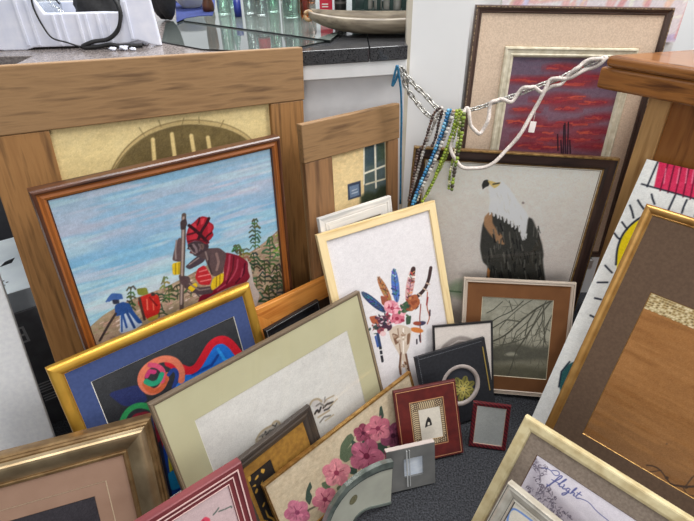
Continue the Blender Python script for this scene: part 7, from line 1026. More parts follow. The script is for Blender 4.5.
f.pic((42, 42, 42, 42), 2, .9, ops=zig(), name='zigzag_slip')
f.mat((62, 52, 64, 58), (64, 54, 66, 60), .6, mat('gilt_rim', (150, 116, 70), None, .4, .5), part='inner_rim')
f.pic((63, 53, 65, 59), 1.4, .8)
f.back(mat('dark_velvet', (34, 30, 32)), 4)

# ---- navy frame with round opening
f = Frame('navy', 'photo_frame', 'dark navy padded frame with a round pale-rimmed window over a succulent', 'photo frame', G_SMALL)
nvy = mat('navy_leather', (34, 35, 41), (22, 23, 28), .5, scale=(120, 120, 120), bump=.25)
mb = MB(); n = 48; W2, H = f.w / 2000, f.h / 1000; cx, cz, r = 121.4 / 1000 - W2, 112 / 1000, .062
ring = [(cx + r * math.cos(i * 2 * math.pi / n), cz + r * math.sin(i * 2 * math.pi / n)) for i in range(n)]
outer = []
for i in range(n):
    c, s_ = math.cos(i * 2 * math.pi / n), math.sin(i * 2 * math.pi / n)
    tx = ((W2 - cx) if c > 0 else (W2 + cx)) / max(abs(c), 1e-6); tz = ((H - cz) if s_ > 0 else cz) / max(abs(s_), 1e-6); t = min(tx, tz)
    outer.append((cx + c * t, cz + s_ * t))
def corner_fix(L):  # pull the nearest rim points onto the true corners
    for X_ in (-W2, W2):
        for Z_ in (0, H):
            j = min(range(n), key=lambda i: (L[i][0] - X_) ** 2 + (L[i][1] - Z_) ** 2); L[j] = (X_, Z_)
corner_fix(outer)
for i in range(n):
    j = (i + 1) % n
    mb.add([(ring[i][0], 0, ring[i][1]), (ring[j][0], 0, ring[j][1]), (outer[j][0], 0, outer[j][1]), (outer[i][0], 0, outer[i][1])], [(0, 1, 2, 3)])
    mb.add([(outer[i][0], 0, outer[i][1]), (outer[j][0], 0, outer[j][1]), (outer[j][0], .012, outer[j][1]), (outer[i][0], .012, outer[i][1])], [(0, 1, 2, 3)])
    mb.add([(ring[i][0], 0, ring[i][1]), (ring[j][0], 0, ring[j][1]), (ring[j][0], .008, ring[j][1]), (ring[i][0], .008, ring[i][1])], [(0, 1, 2, 3)])
nav_ = mb.build('frame', nvy, f.o)
mb = MB(); pr = [(.050, .004), (.0515, -.0003), (.056, -.002), (.0615, -.001), (.063, .001)]
mb.lathe([(a, 0) for a, b in pr], 48); mb.v = [(x + cx, pr[i // 48][1], y + cz) for i, (x, y, z) in enumerate(mb.v)]
mb.build('window_rim', mat('pink_grey_rim', (176, 164, 158), (150, 138, 132), .4), f.o)
st = MB()
for i in range(1, 44):
    st.box(-W2 + .008 + i * .0046, -W2 + .0105 + i * .0046, -.0006, .001, H - .0095, H - .008); st.box(-W2 + .008, -W2 + .0095, -.0006, .001, i * .0054, i * .0054 + .003)
st.build('stitching', mat('grey_thread', (110, 112, 118)), nav_)
mb = MB(); mb.box(W2 - .0125, W2 - .0095, -.0012, .001, .07, H - .026); mb.build('gold_strip', mat('brass_strip', (206, 176, 96), None, .3, .8), nav_)
sheet('picture', ART['navy'], (121.4 - 61, 121.4 + 61, 112 - 61, 112 + 61), 6, .9, paintmat('print_paper'), f.o, f.w)
f.back(mat('dark_velvet', (34, 30, 32)), 1)

# ---- thin black frame with a domed photo
f = Frame('cat', 'photo_frame', 'thin black frame with white mat and grey domed photo, behind the navy frame', 'photo frame', G_SMALL)
thb = (mat('satin_black', (34, 32, 34), (24, 22, 24), .35),) * 2
f.rail([(0, 1, 0), (.6, 0, 0), (5.5, 0, 0), (6, 2, 0)], [thb])
f.pic((5.5, 5.5, 5.5, 5.5), 2, 1.1)
f.back(kraft, 1)

# ---- small striped red frame, blank
f = Frame('tinyred', 'photo_frame', 'smallest dark red striped frame holding a blank grey sheet, alone on carpet', 'photo frame', G_SMALL)
def stripes(name):
    m = mat(name, (108, 28, 36), (56, 14, 22), .35, scale=(1, 1, 1)); nt = m.node_tree
    wv = nt.nodes.new('ShaderNodeTexWave'); wv.wave_type = 'BANDS'; wv.bands_direction = 'DIAGONAL'; wv.inputs['Scale'].default_value = 55
    rp = next(n for n in nt.nodes if n.type == 'VALTORGB'); tc = next(n for n in nt.nodes if n.type == 'TEX_COORD')
    nt.links.new(tc.outputs['Object'], wv.inputs['Vector']); nt.links.new(wv.outputs['Fac'], rp.inputs[0])
    return m
f.rail([(0, 4, 0), (1, .5, 0), (3, 0, 0), (9, .5, 0), (11.5, 2, 0), (11.8, 2, 1), (12.6, 3, 1)], [(stripes('striped_red'),) * 2, (mat('pale_inner_line', (200, 170, 150)),) * 2])
f.pic((12, 12, 12, 12), 3.4, 1.5, ops=[('flat', (196, 198, 194)), ('mottle', (184, 188, 184), .4, 5, None)])
f.glass((12.6, 12.6, 12.6, 12.6), 2.8)
f.back(mat('dark_velvet', (34, 30, 32)), 1)

# ---- grey acrylic block
f = Frame('grayglass', 'photo_frame', 'grey acrylic block frame with a small pale window, in front of red leather frame', 'photo frame', G_SMALL)
W, H = f.w / 1000, f.h / 1000
acr = mat('grey_acrylic', (112, 112, 110), (96, 96, 96), .12, coat=.6, scale=(14, 14, 14))
wx0, wx1, wz0, wz1 = -W / 2 + .046, -W / 2 + .098, .036, .092
mb = MB()
for a in ((-W / 2, wx0, 0, H), (wx1, W / 2, 0, H), (wx0, wx1, 0, wz0), (wx0, wx1, wz1, H)): mb.box(a[0], a[1], 0, .0145, a[2], a[3])
mb.build('block', acr, f.o)
mb = MB(); mb.box(-W / 2, W / 2, .0005, .0145, H, H + .0015); mb.build('top_edge', mat('pink_grey_edge', (196, 184, 178), None, .3), f.o)
mb = MB(); mb.box(wx0, wx1, .006, .012, wz0, wz1); mb.build('picture', mat('pale_blue_print', (206, 212, 220), (180, 190, 204), .3, scale=(30, 1, 90)), f.o)
mb = MB(); mb.box(-W / 2 + .052, -W / 2 + .055, -.004, 0, .01, H - .006); mb.box(-W / 2 + .06, -W / 2 + .0615, -.004, 0, .01, H - .006); mb.build('refraction_bar', mat('refraction_tone', (176, 178, 178), None, .08, coat=1.0), f.o)  # pale bars imitate the bright refraction lines inside the block

# ---- gilt frame with hanging scroll panel (right)
f = Frame('rgold', 'framed_scroll', 'large gilt frame with brown mat and tan scroll showing a bare branch', 'scroll', G_STACK)
glr = (mat('antique_gilt', (204, 158, 92), (180, 132, 70), .36, .65, scale=(22, 22, 22), bump=.05),) * 2
f.rail([(0, 8, 0), (1, 4, 0), (3, 1.5, 0), (6, .3, 0), (9, 0, 0), (12, .6, 0), (15, 2.2, 0), (18, 4.6, 0), (20, 7, 0), (21, 6.5, 0), (24, 9, 0)], [glr])
f.mat((23, 23, 23, 23), (95, 95, 203, 80), 9.5, mat('brown_linen_mount', (102, 80, 62), (92, 71, 55), .9, scale=(150, 150, 150)), mat('thin_gold', (186, 146, 84)))
f.pic((94, 94, 245, 79), 11.2, 1.6, m=paintmat('silk', .6))
def broc():
    ops = [('flat', (196, 176, 130))]; 
    for i in range(60):
        for j in range(7): ops.append(('e', rng.choice([(150, 120, 70), (224, 208, 170), (128, 104, 66)]), (96 + i * 6 + rng.uniform(-1, 1), f.h - 246 + j * 6.2 + 2), (2.2 + rng.random(), .8), (-.6, 1.3 + rng.random())))
    return ops
f.pic((94, 94, 202, f.h - 245), 11.1, 1.1, ops=broc(), name='brocade_band')
f.back(kraft)

# ---- white painted canvas behind it
f = Frame('canvas', 'painted_canvas', 'white stretched canvas with red striped block and black strokes, behind the gilt frame', 'painting', G_STACK)
mb = MB(); W, H, t = f.w / 2000, f.h / 1000, f.t / 1000
mb.box(-W, W, .0006, t, 0, H); mb.build('stretcher', mat('white_canvas', (228, 228, 222), (216, 216, 210), .8, scale=(30, 30, 30)), f.o, .002)
f.pic((0.5, .5, .5, .5), 0, 1.8, m=paintmat('canvas_weave', .9, 0, .2, .6), name='painted_face')

# ---- cream frame, engraved sheet (lower right)
f = Frame('rcream', 'framed_print', 'worn cream frame with taupe liner and a scripted engraving, at the lower right', 'picture', G_STACK)
wcr = (mat('worn_cream_paint', (208, 194, 152), (170, 148, 102), .5, scale=(35, 35, 35), lo=.4, hi=.75, bump=.15),) * 2
tau = mat('taupe_linen', (140, 126, 112), (122, 108, 96), .9, scale=(220, 220, 220), bump=.25)
f.rail([(0, 6, 0), (2, 1, 0), (5, 0, 0), (18, 0, 0), (23, 2, 0), (25, 6, 0)], [wcr])
f.mat((24, 24, 24, 24), (55, 55, 61, 55), 7, tau, mat('brown_groove', (96, 64, 40)), part='liner', th=2)
f.pic((54, 54, 60, 54), 9, .8)
f.back(kraft)

# ---- small silver frame in front of it
f = Frame('rsilver', 'photo_frame', 'small stepped silver frame with a blue-edged sheet, lowest at the lower right', 'photo frame', G_SMALL)
sl2 = (mat('satin_silver', (222, 216, 202), (196, 188, 172), .3, .5, scale=(40, 40, 40)),) * 2
sl3 = (mat('grey_groove', (92, 88, 84)),) * 2
f.rail([(0, 4, 0), (1, 0, 0), (3, 0, 0), (4, 2, 1), (5, 2, 0), (8, 1, 0), (16, 3, 0), (20, 6, 0), (21, 7, 1), (22.5, 7, 0), (25, 6, 0), (27, 9, 1)], [sl2, sl3])
f.pic((26.5, 26.5, 26.5, 26.5), 9, .9)
f.back(kraft)

# ---- pine frame, black frame and white frame half hidden behind
f = Frame('pine', 'framed_picture', 'honey-orange pine board frame behind the gold and blue frame', 'picture', G_STACK)
pnw = wood('honey_pine', (206, 128, 52), (172, 96, 34), (222, 150, 74), .35, .2)
f.rail([(0, 1, 0), (1, 0, 0), (60, 0, 0), (61, 2, 0)], [pnw])
f.pic((60, 60, 60, 60), 4, 4, ops=[('flat', (96, 74, 54)), ('mottle', (70, 54, 40), .5, 3, None)])
f.back(kraft)
f = Frame('black', 'framed_picture', 'black frame with thin silver line standing in front of the honey pine frame', 'picture', G_STACK)
svl = (mat('silver_line', (150, 150, 150), None, .3, .5),) * 2
f.rail([(0, 1, 0), (.6, 0, 0), (3, 0, 0), (3.2, -.2, 1), (5, -.2, 1), (5.2, 1, 0), (14, 2, 0), (15, 4, 0)], [thb, svl])
f.pic((15, 15, 15, 15), 4, 3, ops=[('flat', (22, 22, 26)), ('mottle', (34, 34, 38), .5, 3, None)])
f.back(kraft, 1)
f = Frame('white', 'framed_picture', 'chalky white wooden frame peeking over the light pine frame', 'picture', G_STACK)
chw = wood('chalk_white', (216, 212, 208), (182, 180, 178), (226, 222, 216), .6)
f.rail([(0, 1, 0), (1, 0, 0), (14, 0, 0), (15, 2, 0), (17, 2, 0), (18, 0, 0), (40, 1, 0), (41, 5, 0)], [chw])
f.pic((40, 40, 40, 40), 6, 4, ops=[('flat', (190, 180, 165))])
f.back(kraft)

# ---- plank frames: each plank a part
def plank_frame(key, name, label, top_h, stl, str_, mats_top, mats_side, over=0):
    f = Frame(key, name, label, 'painting', G_STACK); W, H, t = f.w / 2000, f.h / 1000, f.t / 1000
    mb = MB(); mb.box(-W - .003, W + .003, 0, t - .008, H - top_h, H); mb.build('top_rail', mats_top[0], f.o, .0025)
    mb = MB(); mb.box(-W, -W + stl, .002, t - .008, 0, H - top_h - .0006); mb.build('stile', mats_side[1], f.o, .002)
    mb = MB(); mb.box(W - str_, W, .002, t - .008, 0, H - top_h - .0006); mb.build('stile', mats_side[1], f.o, .002)
    mb = MB(); mb.box(-W + stl + .0006, W - str_ - .0006, .002, t - .008, 0, top_h); mb.build('bottom_rail', mats_side[0], f.o, .002)
    mb = MB(); mb.box(-W, W, t - .006, t, .002, H - .002); mb.build('backing', kraft, f.o)
    return f
tp = wood('weathered_plank', (130, 98, 64), (104, 76, 48), (148, 114, 76), .65, 0, 1.4, .4)
sd = wood('amber_plank', (138, 96, 52), (106, 72, 37), (156, 112, 64), .6, 0, 1.3, .4)
f = plank_frame('plank', 'plank_framed_painting', 'large rough plank frame round a faded yellow painting of an arched doorway', .128, .118, .095, tp, sd)
f.pic((110, 90, 120, 130), 14, 2.0)
f = plank_frame('plank2', 'plank_framed_painting', 'narrower plank frame with a painting of a cream house wall and window', .097, .086, .040, tp, wood('brown_plank', (130, 94, 62), (92, 64, 42), (150, 110, 72), .65, 0, .7, .4))
f.pic((80, 36, 90, 100), 12, 1.5)

# ---- white polystyrene board at the left
f = Frame('board', 'foam_board', 'plain white textured board leaning at the left edge', 'board')
mb = MB(); mb.box(-f.w / 2000, f.w / 2000, 0, .02, 0, f.h / 1000)
mb.build('panel', mat('white_texture', (246, 246, 246), (236, 236, 238), .8, scale=(90, 90, 90), bump=.6), f.o, .004)

# ---- arched glass picture frame standing in front
o = empty('arched_frame', 'arched glass-rimmed frame with a pale sheet and round spot, in front of the needlework', 'photo frame', PTS['arch_loc'], PTS['arch_rot'], G_SMALL)
OUT, INN = PTS['arch_out'], PTS['arch_in']
def strip(a, b, y0, y1, mats, name):
    mb = MB(); n = len(a)
    for i in range(n - 1):
        q = [a[i], a[i + 1], b[i + 1], b[i]]
        for y in (y0, y1): mb.add([(p[0], y, p[1]) for p in q], [(0, 1, 2, 3)])
    for L in (a, b):
        for i in range(n - 1): mb.add([(L[i][0], y0, L[i][1]), (L[i + 1][0], y0, L[i + 1][1]), (L[i + 1][0], y1, L[i + 1][1]), (L[i][0], y1, L[i][1])], [(0, 1, 2, 3)])
    for i in (0, n - 1): mb.add([(a[i][0], y0, a[i][1]), (b[i][0], y0, b[i][1]), (b[i][0], y1, b[i][1]), (a[i][0], y1, a[i][1])], [(0, 1, 2, 3)])
    return mb.build(name, mats, o)
def mixp(a, b, t): return [(p[0] + (q[0] - p[0]) * t, p[1] + (q[1] - p[1]) * t) for p, q in zip(a, b)]
gg = mat('bottle_grey_glass', (112, 120, 114), (74, 82, 78), .08, coat=1.0, scale=(25, 25, 25))
strip(OUT, mixp(OUT, INN, .13), -.003, .010, gg, 'glass_rim')
strip(mixp(OUT, INN, .131), mixp(OUT, INN, .17), -.0015, .008, mat('dark_bevel', (70, 74, 72), None, .15), 'bevel')
sh_ = strip(mixp(OUT, INN, .171), mixp(OUT, INN, .95), .001, .007, mat('mirror_pale_sheet', (176, 177, 164), (160, 161, 150), .25, scale=(12, 12, 12)), 'sheet')
strip(mixp(OUT, INN, .951), INN, -.002, .009, gg, 'glass_rim')
mb = MB(); c = PTS['arch_spot']; mb.lathe([(0, 0), (.0135, 0)], 20); mb.v = [(x * .8 + y * .3 + c[0], .0006, y + c[1]) for x, y, z in mb.v]
mb.build('round_spot', mat('olive_disc', (120, 116, 88), (92, 88, 66), .5, scale=(200, 200, 200)), sh_)

# ------------------------------------------------------------------ setting
mb = MB(); mb.box(-9, 9, -12, 8, -.05, 0)
struct(mb.build('floor', mat('charcoal_carpet', (20, 21, 24), (66, 68, 74), .95, scale=(230, 230, 230), detail=2, bump=1.0, lo=.36, hi=.68)))
px = PTS['pillar'][0]
mb = MB(); mb.prism([(px, 1.5), (.342, 1.5), (.342, 1.6), (.97, 1.6), (.97, 1.62), (.33, 1.62), (.33, 1.52), (px, 1.52)], 0, 2.0, 'z')
struct(mb.build('wall_back', mat('white_wall', (242, 242, 242), (236, 236, 236), .8, scale=(4, 4, 4))))
mb = MB(); mb.box(px - .013, px - .0005, 1.498, 1.53, .0, 2.0)
struct(mb.build('trim_2', mat('beige_edge', (206, 198, 182), (194, 186, 170), .6)))
sb = FRAMES['sunset'][2]
mb = MB(); mb.box(.36, .85, sb[1] - .01, 1.5995, sb[2] - .05, sb[2] - .016)
struct(mb.build('trim_1', mat('white_wall', (242, 242, 242))))
mb = MB(); mb.box(1.0, 4, 3.0, 3.05, 0, 2.5)
struct(mb.build('wall_far', mat('white_wall', (242, 242, 242))))

# ---- left counter
ZC = .958
R_, M_ = PTS['granite']
sl_ = (R_[1] - M_[1]) / (R_[0] - M_[0]); R_ = [px - .0135, R_[1] + (px - .0135 - R_[0]) * sl_]; M_ = [-.128, R_[1] + (-.128 - R_[0]) * sl_]
root = empty('display_counter', 'white counter with dark stone and glass top behind the plank frames', 'counter', (-.3, 1.9, 0))
gran = mat('dark_granite', (44, 44, 46), (16, 16, 18), .12, scale=(330, 330, 330), detail=3, lo=.35, hi=.62, c3=(82, 82, 84), spec=.6)
gran2 = mat('rosy_grey_stone', (150, 140, 136), (108, 100, 98), .2, scale=(160, 160, 160), detail=4)
off = Vector((-.3, 1.9, 0))
def loc(p): return (p[0] - off.x, p[1] - off.y)
J_ = PTS['joint']
yfar = 3.3
Jb = (J_[0] + .25, yfar)
slabs = [('stone_slab', [R_[:2], (R_[0], 1.535), (.32, 1.535), (.32, yfar), (J_[0] + .001, yfar), (J_[0] + .001, J_[1])], gran),
         ('stone_slab', [(J_[0] - .001, J_[1]), (J_[0] - .001, yfar), (-.30, yfar), (-.30, 1.30), M_[:2]], gran),
         ('stone_slab', [(-.3005, 1.30), (-.3005, yfar), (-1.7, yfar), (-1.7, 1.40), (-.80, 1.40), (-.80, 1.10), (-.68, 1.045)], gran2)]
for nme, poly, m in slabs:
    mb = MB(); mb.prism([loc(p) for p in poly[::-1]], ZC - .036, ZC, 'z'); mb.build(nme, m, root, .002)
wht = mat('white_laminate', (230, 230, 230), (222, 222, 222), .4)
def shift(p, d): return (p[0] + d[0], p[1] + d[1])
poly = [shift(R_, (0, .004)), (R_[0], yfar), (-.66, yfar), (-.66, 1.16), (-.60, 1.16), (-.30, 1.32), shift(M_, (0, .004))]
mb = MB(); mb.prism([loc(p) for p in poly[::-1]], ZC - .075, ZC - .0365, 'z'); mb.build('trim_band', wht, root, .002)
poly = [shift(R_, (0, .03)), (R_[0], yfar), (-.66, yfar), (-.66, 1.19), (-.60, 1.19), (-.30, 1.34), shift(M_, (0, .03))]
mb = MB(); mb.prism([loc(p) for p in poly[::-1]], 0, ZC - .0755, 'z'); mb.build('cabinet_body', mat('white_panel', (222, 222, 224), (214, 214, 216), .5), root)
mb = MB(); mb.box(-1.7 + .3, -.661 + .3, 1.48 - 1.9, 1.5 - 1.9, 0, ZC - .037); mb.build('shade_panel', mat('under_counter_shade', (70, 70, 74), (60, 60, 64), .6), root)  # dark sheet put in for the shadow under the counter overhang
gl1 = mat('grey_glass_top', (88, 93, 90), (66, 72, 70), .05, scale=(3, 3, 3), spec=.8)
gl2 = mat('green_glass_top', (112, 119, 114), (90, 98, 94), .06, scale=(3, 3, 3), spec=.8)
edge = mat('dark_glass_edge', (26, 30, 30), None, .1)
mb = MB(); mb.prism([loc(p) for p in PTS['glass_low']], ZC, ZC + .004, 'z', 1, 0); mb.build('glass_sheet', [gl1, edge], root)
mb = MB(); mb.prism([loc(p) for p in PTS['glass_up']], ZC, ZC + .008, 'z', 1, 0); mb.build('glass_sheet', [gl2, edge], root)

# ---- right oak counter
A_, B_, C_ = (Vector(PTS[k]) for k in ('slabA', 'slabB', 'slabC'))
d = Vector((B_.x - A_.x, B_.y - A_.y, 0)).normalized(); inn = Vector((-d.y, d.x, 0)); ZS = A_.z
if inn.x < 0: inn = -inn
root = empty('oak_counter', 'oak counter with thick rounded top at the right', 'counter', (A_.x, A_.y, 0))
rz = math.atan2(d.y, d.x); root.rotation_euler = (0, 0, rz)
oak = wood('oak', (134, 82, 36), (86, 48, 18), (154, 100, 48), .3, .6, 1.5, .15)
oakl = wood('pale_oak', (190, 144, 88), (160, 114, 64), (204, 160, 104), .45, .1, .8, .2)
oakd = wood('deep_oak', (144, 88, 38), (116, 66, 26), (158, 102, 48), .4, .1, 1.0, .2)
far = Matrix.Rotation(-rz, 4, 'Z') @ (Vector((C_.x, C_.y, 0)) - Vector((A_.x, A_.y, 0)))
far = far.normalized()
def slabpoly(x0, y0): return [(x0, y0), (1.1, y0), (1.1, .45), (x0 + far.x / far.y * (.45 - y0), .45)]
mb = MB(); mb.prism(slabpoly(0, 0), ZS - .030, ZS, 'z'); mb.build('counter_top', oak[0], root, .010, 4)
mb = MB(); mb.prism(slabpoly(-.012, .006), ZS - .088, ZS - .0305, 'z'); mb.build('apron', oak[0], root, .008, 3)
Q = Matrix.Rotation(-rz, 4, 'Z') @ Vector((PTS['cabQ'][0] - A_.x, PTS['cabQ'][1] - A_.y, 0))
mb = MB(); mb.box(Q.x, Q.x + .055, Q.y, Q.y + .05, 0, ZS - .089); mb.build('corner_post', oakl[1], root, .003)
mb = MB(); mb.box(Q.x + .0555, 1.05, Q.y + .012, Q.y + .03, 0, ZS - .089); mb.build('side_panel', oakd[1], root)
mb = MB(); mb.box(Q.x + .01, Q.x + .03, Q.y + .0505, .30, 0, ZS - .089); mb.build('end_panel', oakd[1], root)

WORLD = .50
WDIR = (.2, .55, .80)
EXPO = .45
def LIGHTS():
    area('window_light', (2.2, 1.1, 2.6), (-.3, 1.1, .3), 1.0, 44, (1, .97, .93))
    area('overhead_fill', (.1, .9, 3.0), (.1, 1.3, .4), .8, 22, (1, .985, .96))  # soft fill with no real fixture, added to brighten the front-facing frames
    area('back_light', (-.3, 2.9, 2.8), (0, 1.4, .6), 1.8, 48, (1, 1, 1), 1.0)
    area('room_light', (-.2, -2.6, 1.9), (.3, 1.4, .75), 1.2, 24, (1, .97, .93))
# ---- pale painting hung on the wall behind the sunset frame
P3 = PTS['pale']; x1 = P3[1][0]; z0 = P3[2][2]
o = empty('painted_canvas', 'pale pink, lavender and white abstract canvas hung behind the sunset frame', 'painting', (x1 - .26, 1.5995, z0), group=G_STACK)
class PF: pass
f = Frame.__new__(Frame); f.k = 'pale'; f.w, f.h, f.t = 520, 420, 16; f.o = o
mb = MB(); mb.box(-.26, .26, -.0155, 0, 0, .42); mb.build('stretcher', mat('white_canvas', (228, 228, 222), (216, 216, 210), .8, scale=(30, 30, 30)), o, .002)
R2 = random.Random(5); ops = [('flat', (232, 222, 226))]
for i in range(150):
    x, y = R2.uniform(0, 520), R2.uniform(0, 420); l = R2.uniform(40, 130); a = R2.choice([1.57, 1.5, .1, 1.2])
    ops.append(('l', R2.choice([(232, 188, 186), (206, 190, 220), (240, 236, 234), (238, 206, 190), (214, 206, 232), (226, 170, 172), (244, 240, 232)]), R2.uniform(6, 20), [(x, y), (x + l * math.cos(a), y + l * math.sin(a))]))
f.pic((.5, .5, .5, .5), -16, 4, m=paintmat('canvas_weave', .9, 0, .2, .6), ops=ops, name='painted_face')

# ---- chain, rope, tag, cord, necklaces
def chain(paths, label, step=.0165):
    mb = MB(); 
    for p in paths:
        pts = resample(smooth_path(p, 10), step)
        for i in range(len(pts) - 1):
            c = (pts[i] + pts[i + 1]) / 2; t = (pts[i + 1] - pts[i]).normalized(); s = t.cross(Vector((0, .5, .86))).normalized(); n = t.cross(s)
            if i % 2: s = (s * .5 + n * .87)
            else: s = (s * .87 - n * .5)
            L, Wd = step * .72, step * .33; loop = []
            for k in range(14):
                a = 2 * math.pi * k / 14; loop.append(c + t * (math.cos(a) * Wd + (L - Wd) * (1 if math.cos(a) > 0 else -1) * min(1, abs(math.cos(a)) * 3)) + s * math.sin(a) * Wd)
            mb.tube(loop, .0023, 6, 0, True)
    return tag(mb.build('steel_chain', mat('zinc_steel', (206, 204, 198), (160, 158, 152), .3, .6, scale=(200, 200, 200))), label, 'chain')
chain([PTS['chain1']], 'short steel chain strand from the counter edge, upper of the pair')
chain([PTS['chain2']], 'short steel chain strand sagging from the counter edge, lower of the pair')
chain([PTS['chain3']], 'long steel chain running up to the oak counter corner in front of the sunset', .0155)
mb = MB(); cot = mat('white_cotton', (222, 212, 204), (190, 178, 170), .9, scale=(300, 300, 300), bump=.6)
for p in PTS['rope']:
    q = smooth_path(p, 8); 
    # wrap the upper stretch round the chain
    mb.tube([Vector(v) + Vector((0, -.006 - .003 * math.sin(i * .5), .002 * math.cos(i * .5))) for i, v in enumerate(q)], .0052, 8)
tag(mb.build('cotton_rope', cot), 'white cotton rope twisted round the long chain, hanging in loops', 'rope')
tg = PTS['tag']
o = empty('price_tag', 'small white paper tag hanging from the rope before the sunset', 'tag', tg[0])
mb = MB(); mb.box(-.0088, .0088, -.0005, .0005, -.016, .013); mb.build('card', mat('tag_card', (238, 230, 224), (226, 216, 210), .8), o, .0004)
o.rotation_euler = (-.2, .15, .1)
mb = MB(); e = o.rotation_euler.to_matrix().transposed() @ (Vector(tg[1]) - Vector(tg[0])); mb.tube([(0, 0, .012), e * .6, e], .0006, 5); mb.build('string', cot, o)
mb = MB(); bl = mat('teal_cord', (46, 122, 158), (24, 84, 120), .7, scale=(250, 250, 250))
for p in PTS['cord']: mb.tube(smooth_path(p, 6), .0032, 6)
tag(mb.build('hanging_cord', bl), 'teal cord looped at the counter edge, hanging down before the small plank frame', 'cord')
NECK = dict(brown=('dark brown bead strand, leftmost at the top of the bundle', [(60, 42, 36), (84, 58, 46)], 0.0044),
    darkbrown=('short dark brown strand hanging between white and blue beads', [(70, 48, 40), (40, 28, 26)], 0.0044),
    white=('grey-white bead strand between the brown and the blue strands', [(206, 200, 192), (150, 142, 134)], 0.0047),
    blue=('bright blue bead strand, left one of the two blues', [(58, 132, 176), (40, 104, 152), (110, 170, 200)], 0.0049),
    blue2=('deeper blue bead strand right beside the brighter blue one', [(38, 96, 136), (60, 130, 166)], 0.0044),
    cream=('cream and brown bead strand left of the green strands', [(222, 208, 180), (186, 150, 120), (214, 196, 164)], 0.0047),
    cream2=('pale grey bead strand between blue and cream ones', [(190, 186, 178), (120, 112, 108)], 00.0055),
    green=('lime green bead strand running behind the pine frame', [(150, 168, 52), (118, 140, 40)], 0.0049),
    green2=('olive green bead strand right of the lime one', [(132, 148, 54), (170, 180, 90)], 0.0047),
    greenb=('green strand hanging straight with patterned end beads, rightmost of the bundle', [(140, 160, 56), (96, 110, 44), (60, 52, 40)], 0.0055),
    greenc=('short green strand with dark end beads, second from the right', [(156, 172, 70), (104, 118, 52), (214, 208, 170)], .0038))
for n_, (k, (lab, cols, r)) in enumerate(NECK.items()):
    pts = [q + Vector((0, (n_ % 3 - 1) * .008, 0)) for q in resample(smooth_path(PTS['neck'][k], 8), r * 1.75)]; mb = MB()
    for i, p in enumerate(pts): mb.ball(p, r * (1 + .12 * math.sin(i * 1.7)), (i // 2) % len(cols) if i % 5 else rng.randrange(len(cols)), 7, 5)
    mb.tube(pts, r * .35, 4)
    tag(mb.build('bead_necklace', [mat('bead_%d_%d_%d' % c, c, None, .35) for c in cols]), lab, 'necklace', 'beaded necklaces hung on the chain')

# ---- things on the left counter
a, b = Vector(PTS['box_l']), Vector(PTS['box_r']); dx = (b - a).normalized()
o = empty('foam_tray', 'white moulded packing tray with ribbed front on the counter', 'tray', a, (0, 0, math.atan2(dx.y, dx.x)))
foam = mat('white_moulded_pulp', (232, 234, 246), (218, 222, 238), .6, scale=(25, 25, 25), bump=.1)
prof = [(-.03, .004), (.0, 0), (.055, 0), (.078, .006), (.27, .006), (.325, .009), (.352, .016), (.395, .001), (.412, 0), (.406, .122), (.385, .126), (.365, .118), (.33, .120), (.322, .086), (.285, .088), (.13, .088), (.112, .128), (.1, .155), (.058, .155), (.048, .124), (.036, .126), (.022, .155), (-.03, .155)]
mb = MB(); mb.prism(prof, 0, .014, 'y'); fw_ = mb.build('front_wall', foam, o, .004, 3)
for x, z0, z1 in ((.066, .012, .13), (.094, .012, .12), (.15, .01, .086), (.17, .01, .086), (.212, .01, .086), (.232, .01, .086), (.262, .01, .086), (.284, .01, .084), (.34, .02, .112)):
    mb = MB(); mb.box(x - .004, x + .004, -.003, -.0001, z0, z1); mb.build('rib', foam, fw_, .001)
pass
mb = MB(); mb.box(.36, .372, .0145, .14, .001, .11); mb.box(-.03, -.018, .0145, .14, .001, .15); mb.box(-.0175, .3595, .128, .14, .001, .10); mb.box(-.0175, .3595, .0145, .1275, .004, .02); mb.build('tray_body', foam, o, .003)
def cpt(px, py, y): # a point on the counter stuff, given relative to the tray
    return (px, y, py)
blkp = mat('black_nylon', (34, 33, 36), (18, 18, 20), .6, scale=(120, 120, 120), bump=.2)
mb = MB(); st = smooth_path([(.365, -.012, .006), (.345, -.016, .006), (.31, -.020, .006), (.285, -.020, .012), (.25, -.018, .007), (.21, -.018, .007), (.24, -.016, .019), (.28, -.013, .024), (.31, -.013, .045), (.325, -.012, .075), (.326, -.008, .095), (.318, .002, .112), (.30, .02, .13), (.285, .022, .135)], 6)
mb.tube(st, .0055, 6); o2 = tag(mb.build('camera_strap', blkp), 'black webbing strap looping over the tray front', 'strap'); o2.matrix_world = Matrix.Translation(a) @ Matrix.Rotation(math.atan2(dx.y, dx.x), 4, 'Z')
mb = MB(); mb.tube(smooth_path([(.205, -.012, .005), (.17, -.009, .018), (.135, -.007, .03), (.12, -.006, .06), (.112, -.006, .10), (.115, -.004, .128), (.135, .0, .136), (.155, .02, .125), (.16, .04, .105)], 6), .0022, 6)
o2 = tag(mb.build('thin_cable', blkp), 'thin black cable curling over the left of the tray', 'cable'); o2.matrix_world = Matrix.Translation(a) @ Matrix.Rotation(math.atan2(dx.y, dx.x), 4, 'Z')
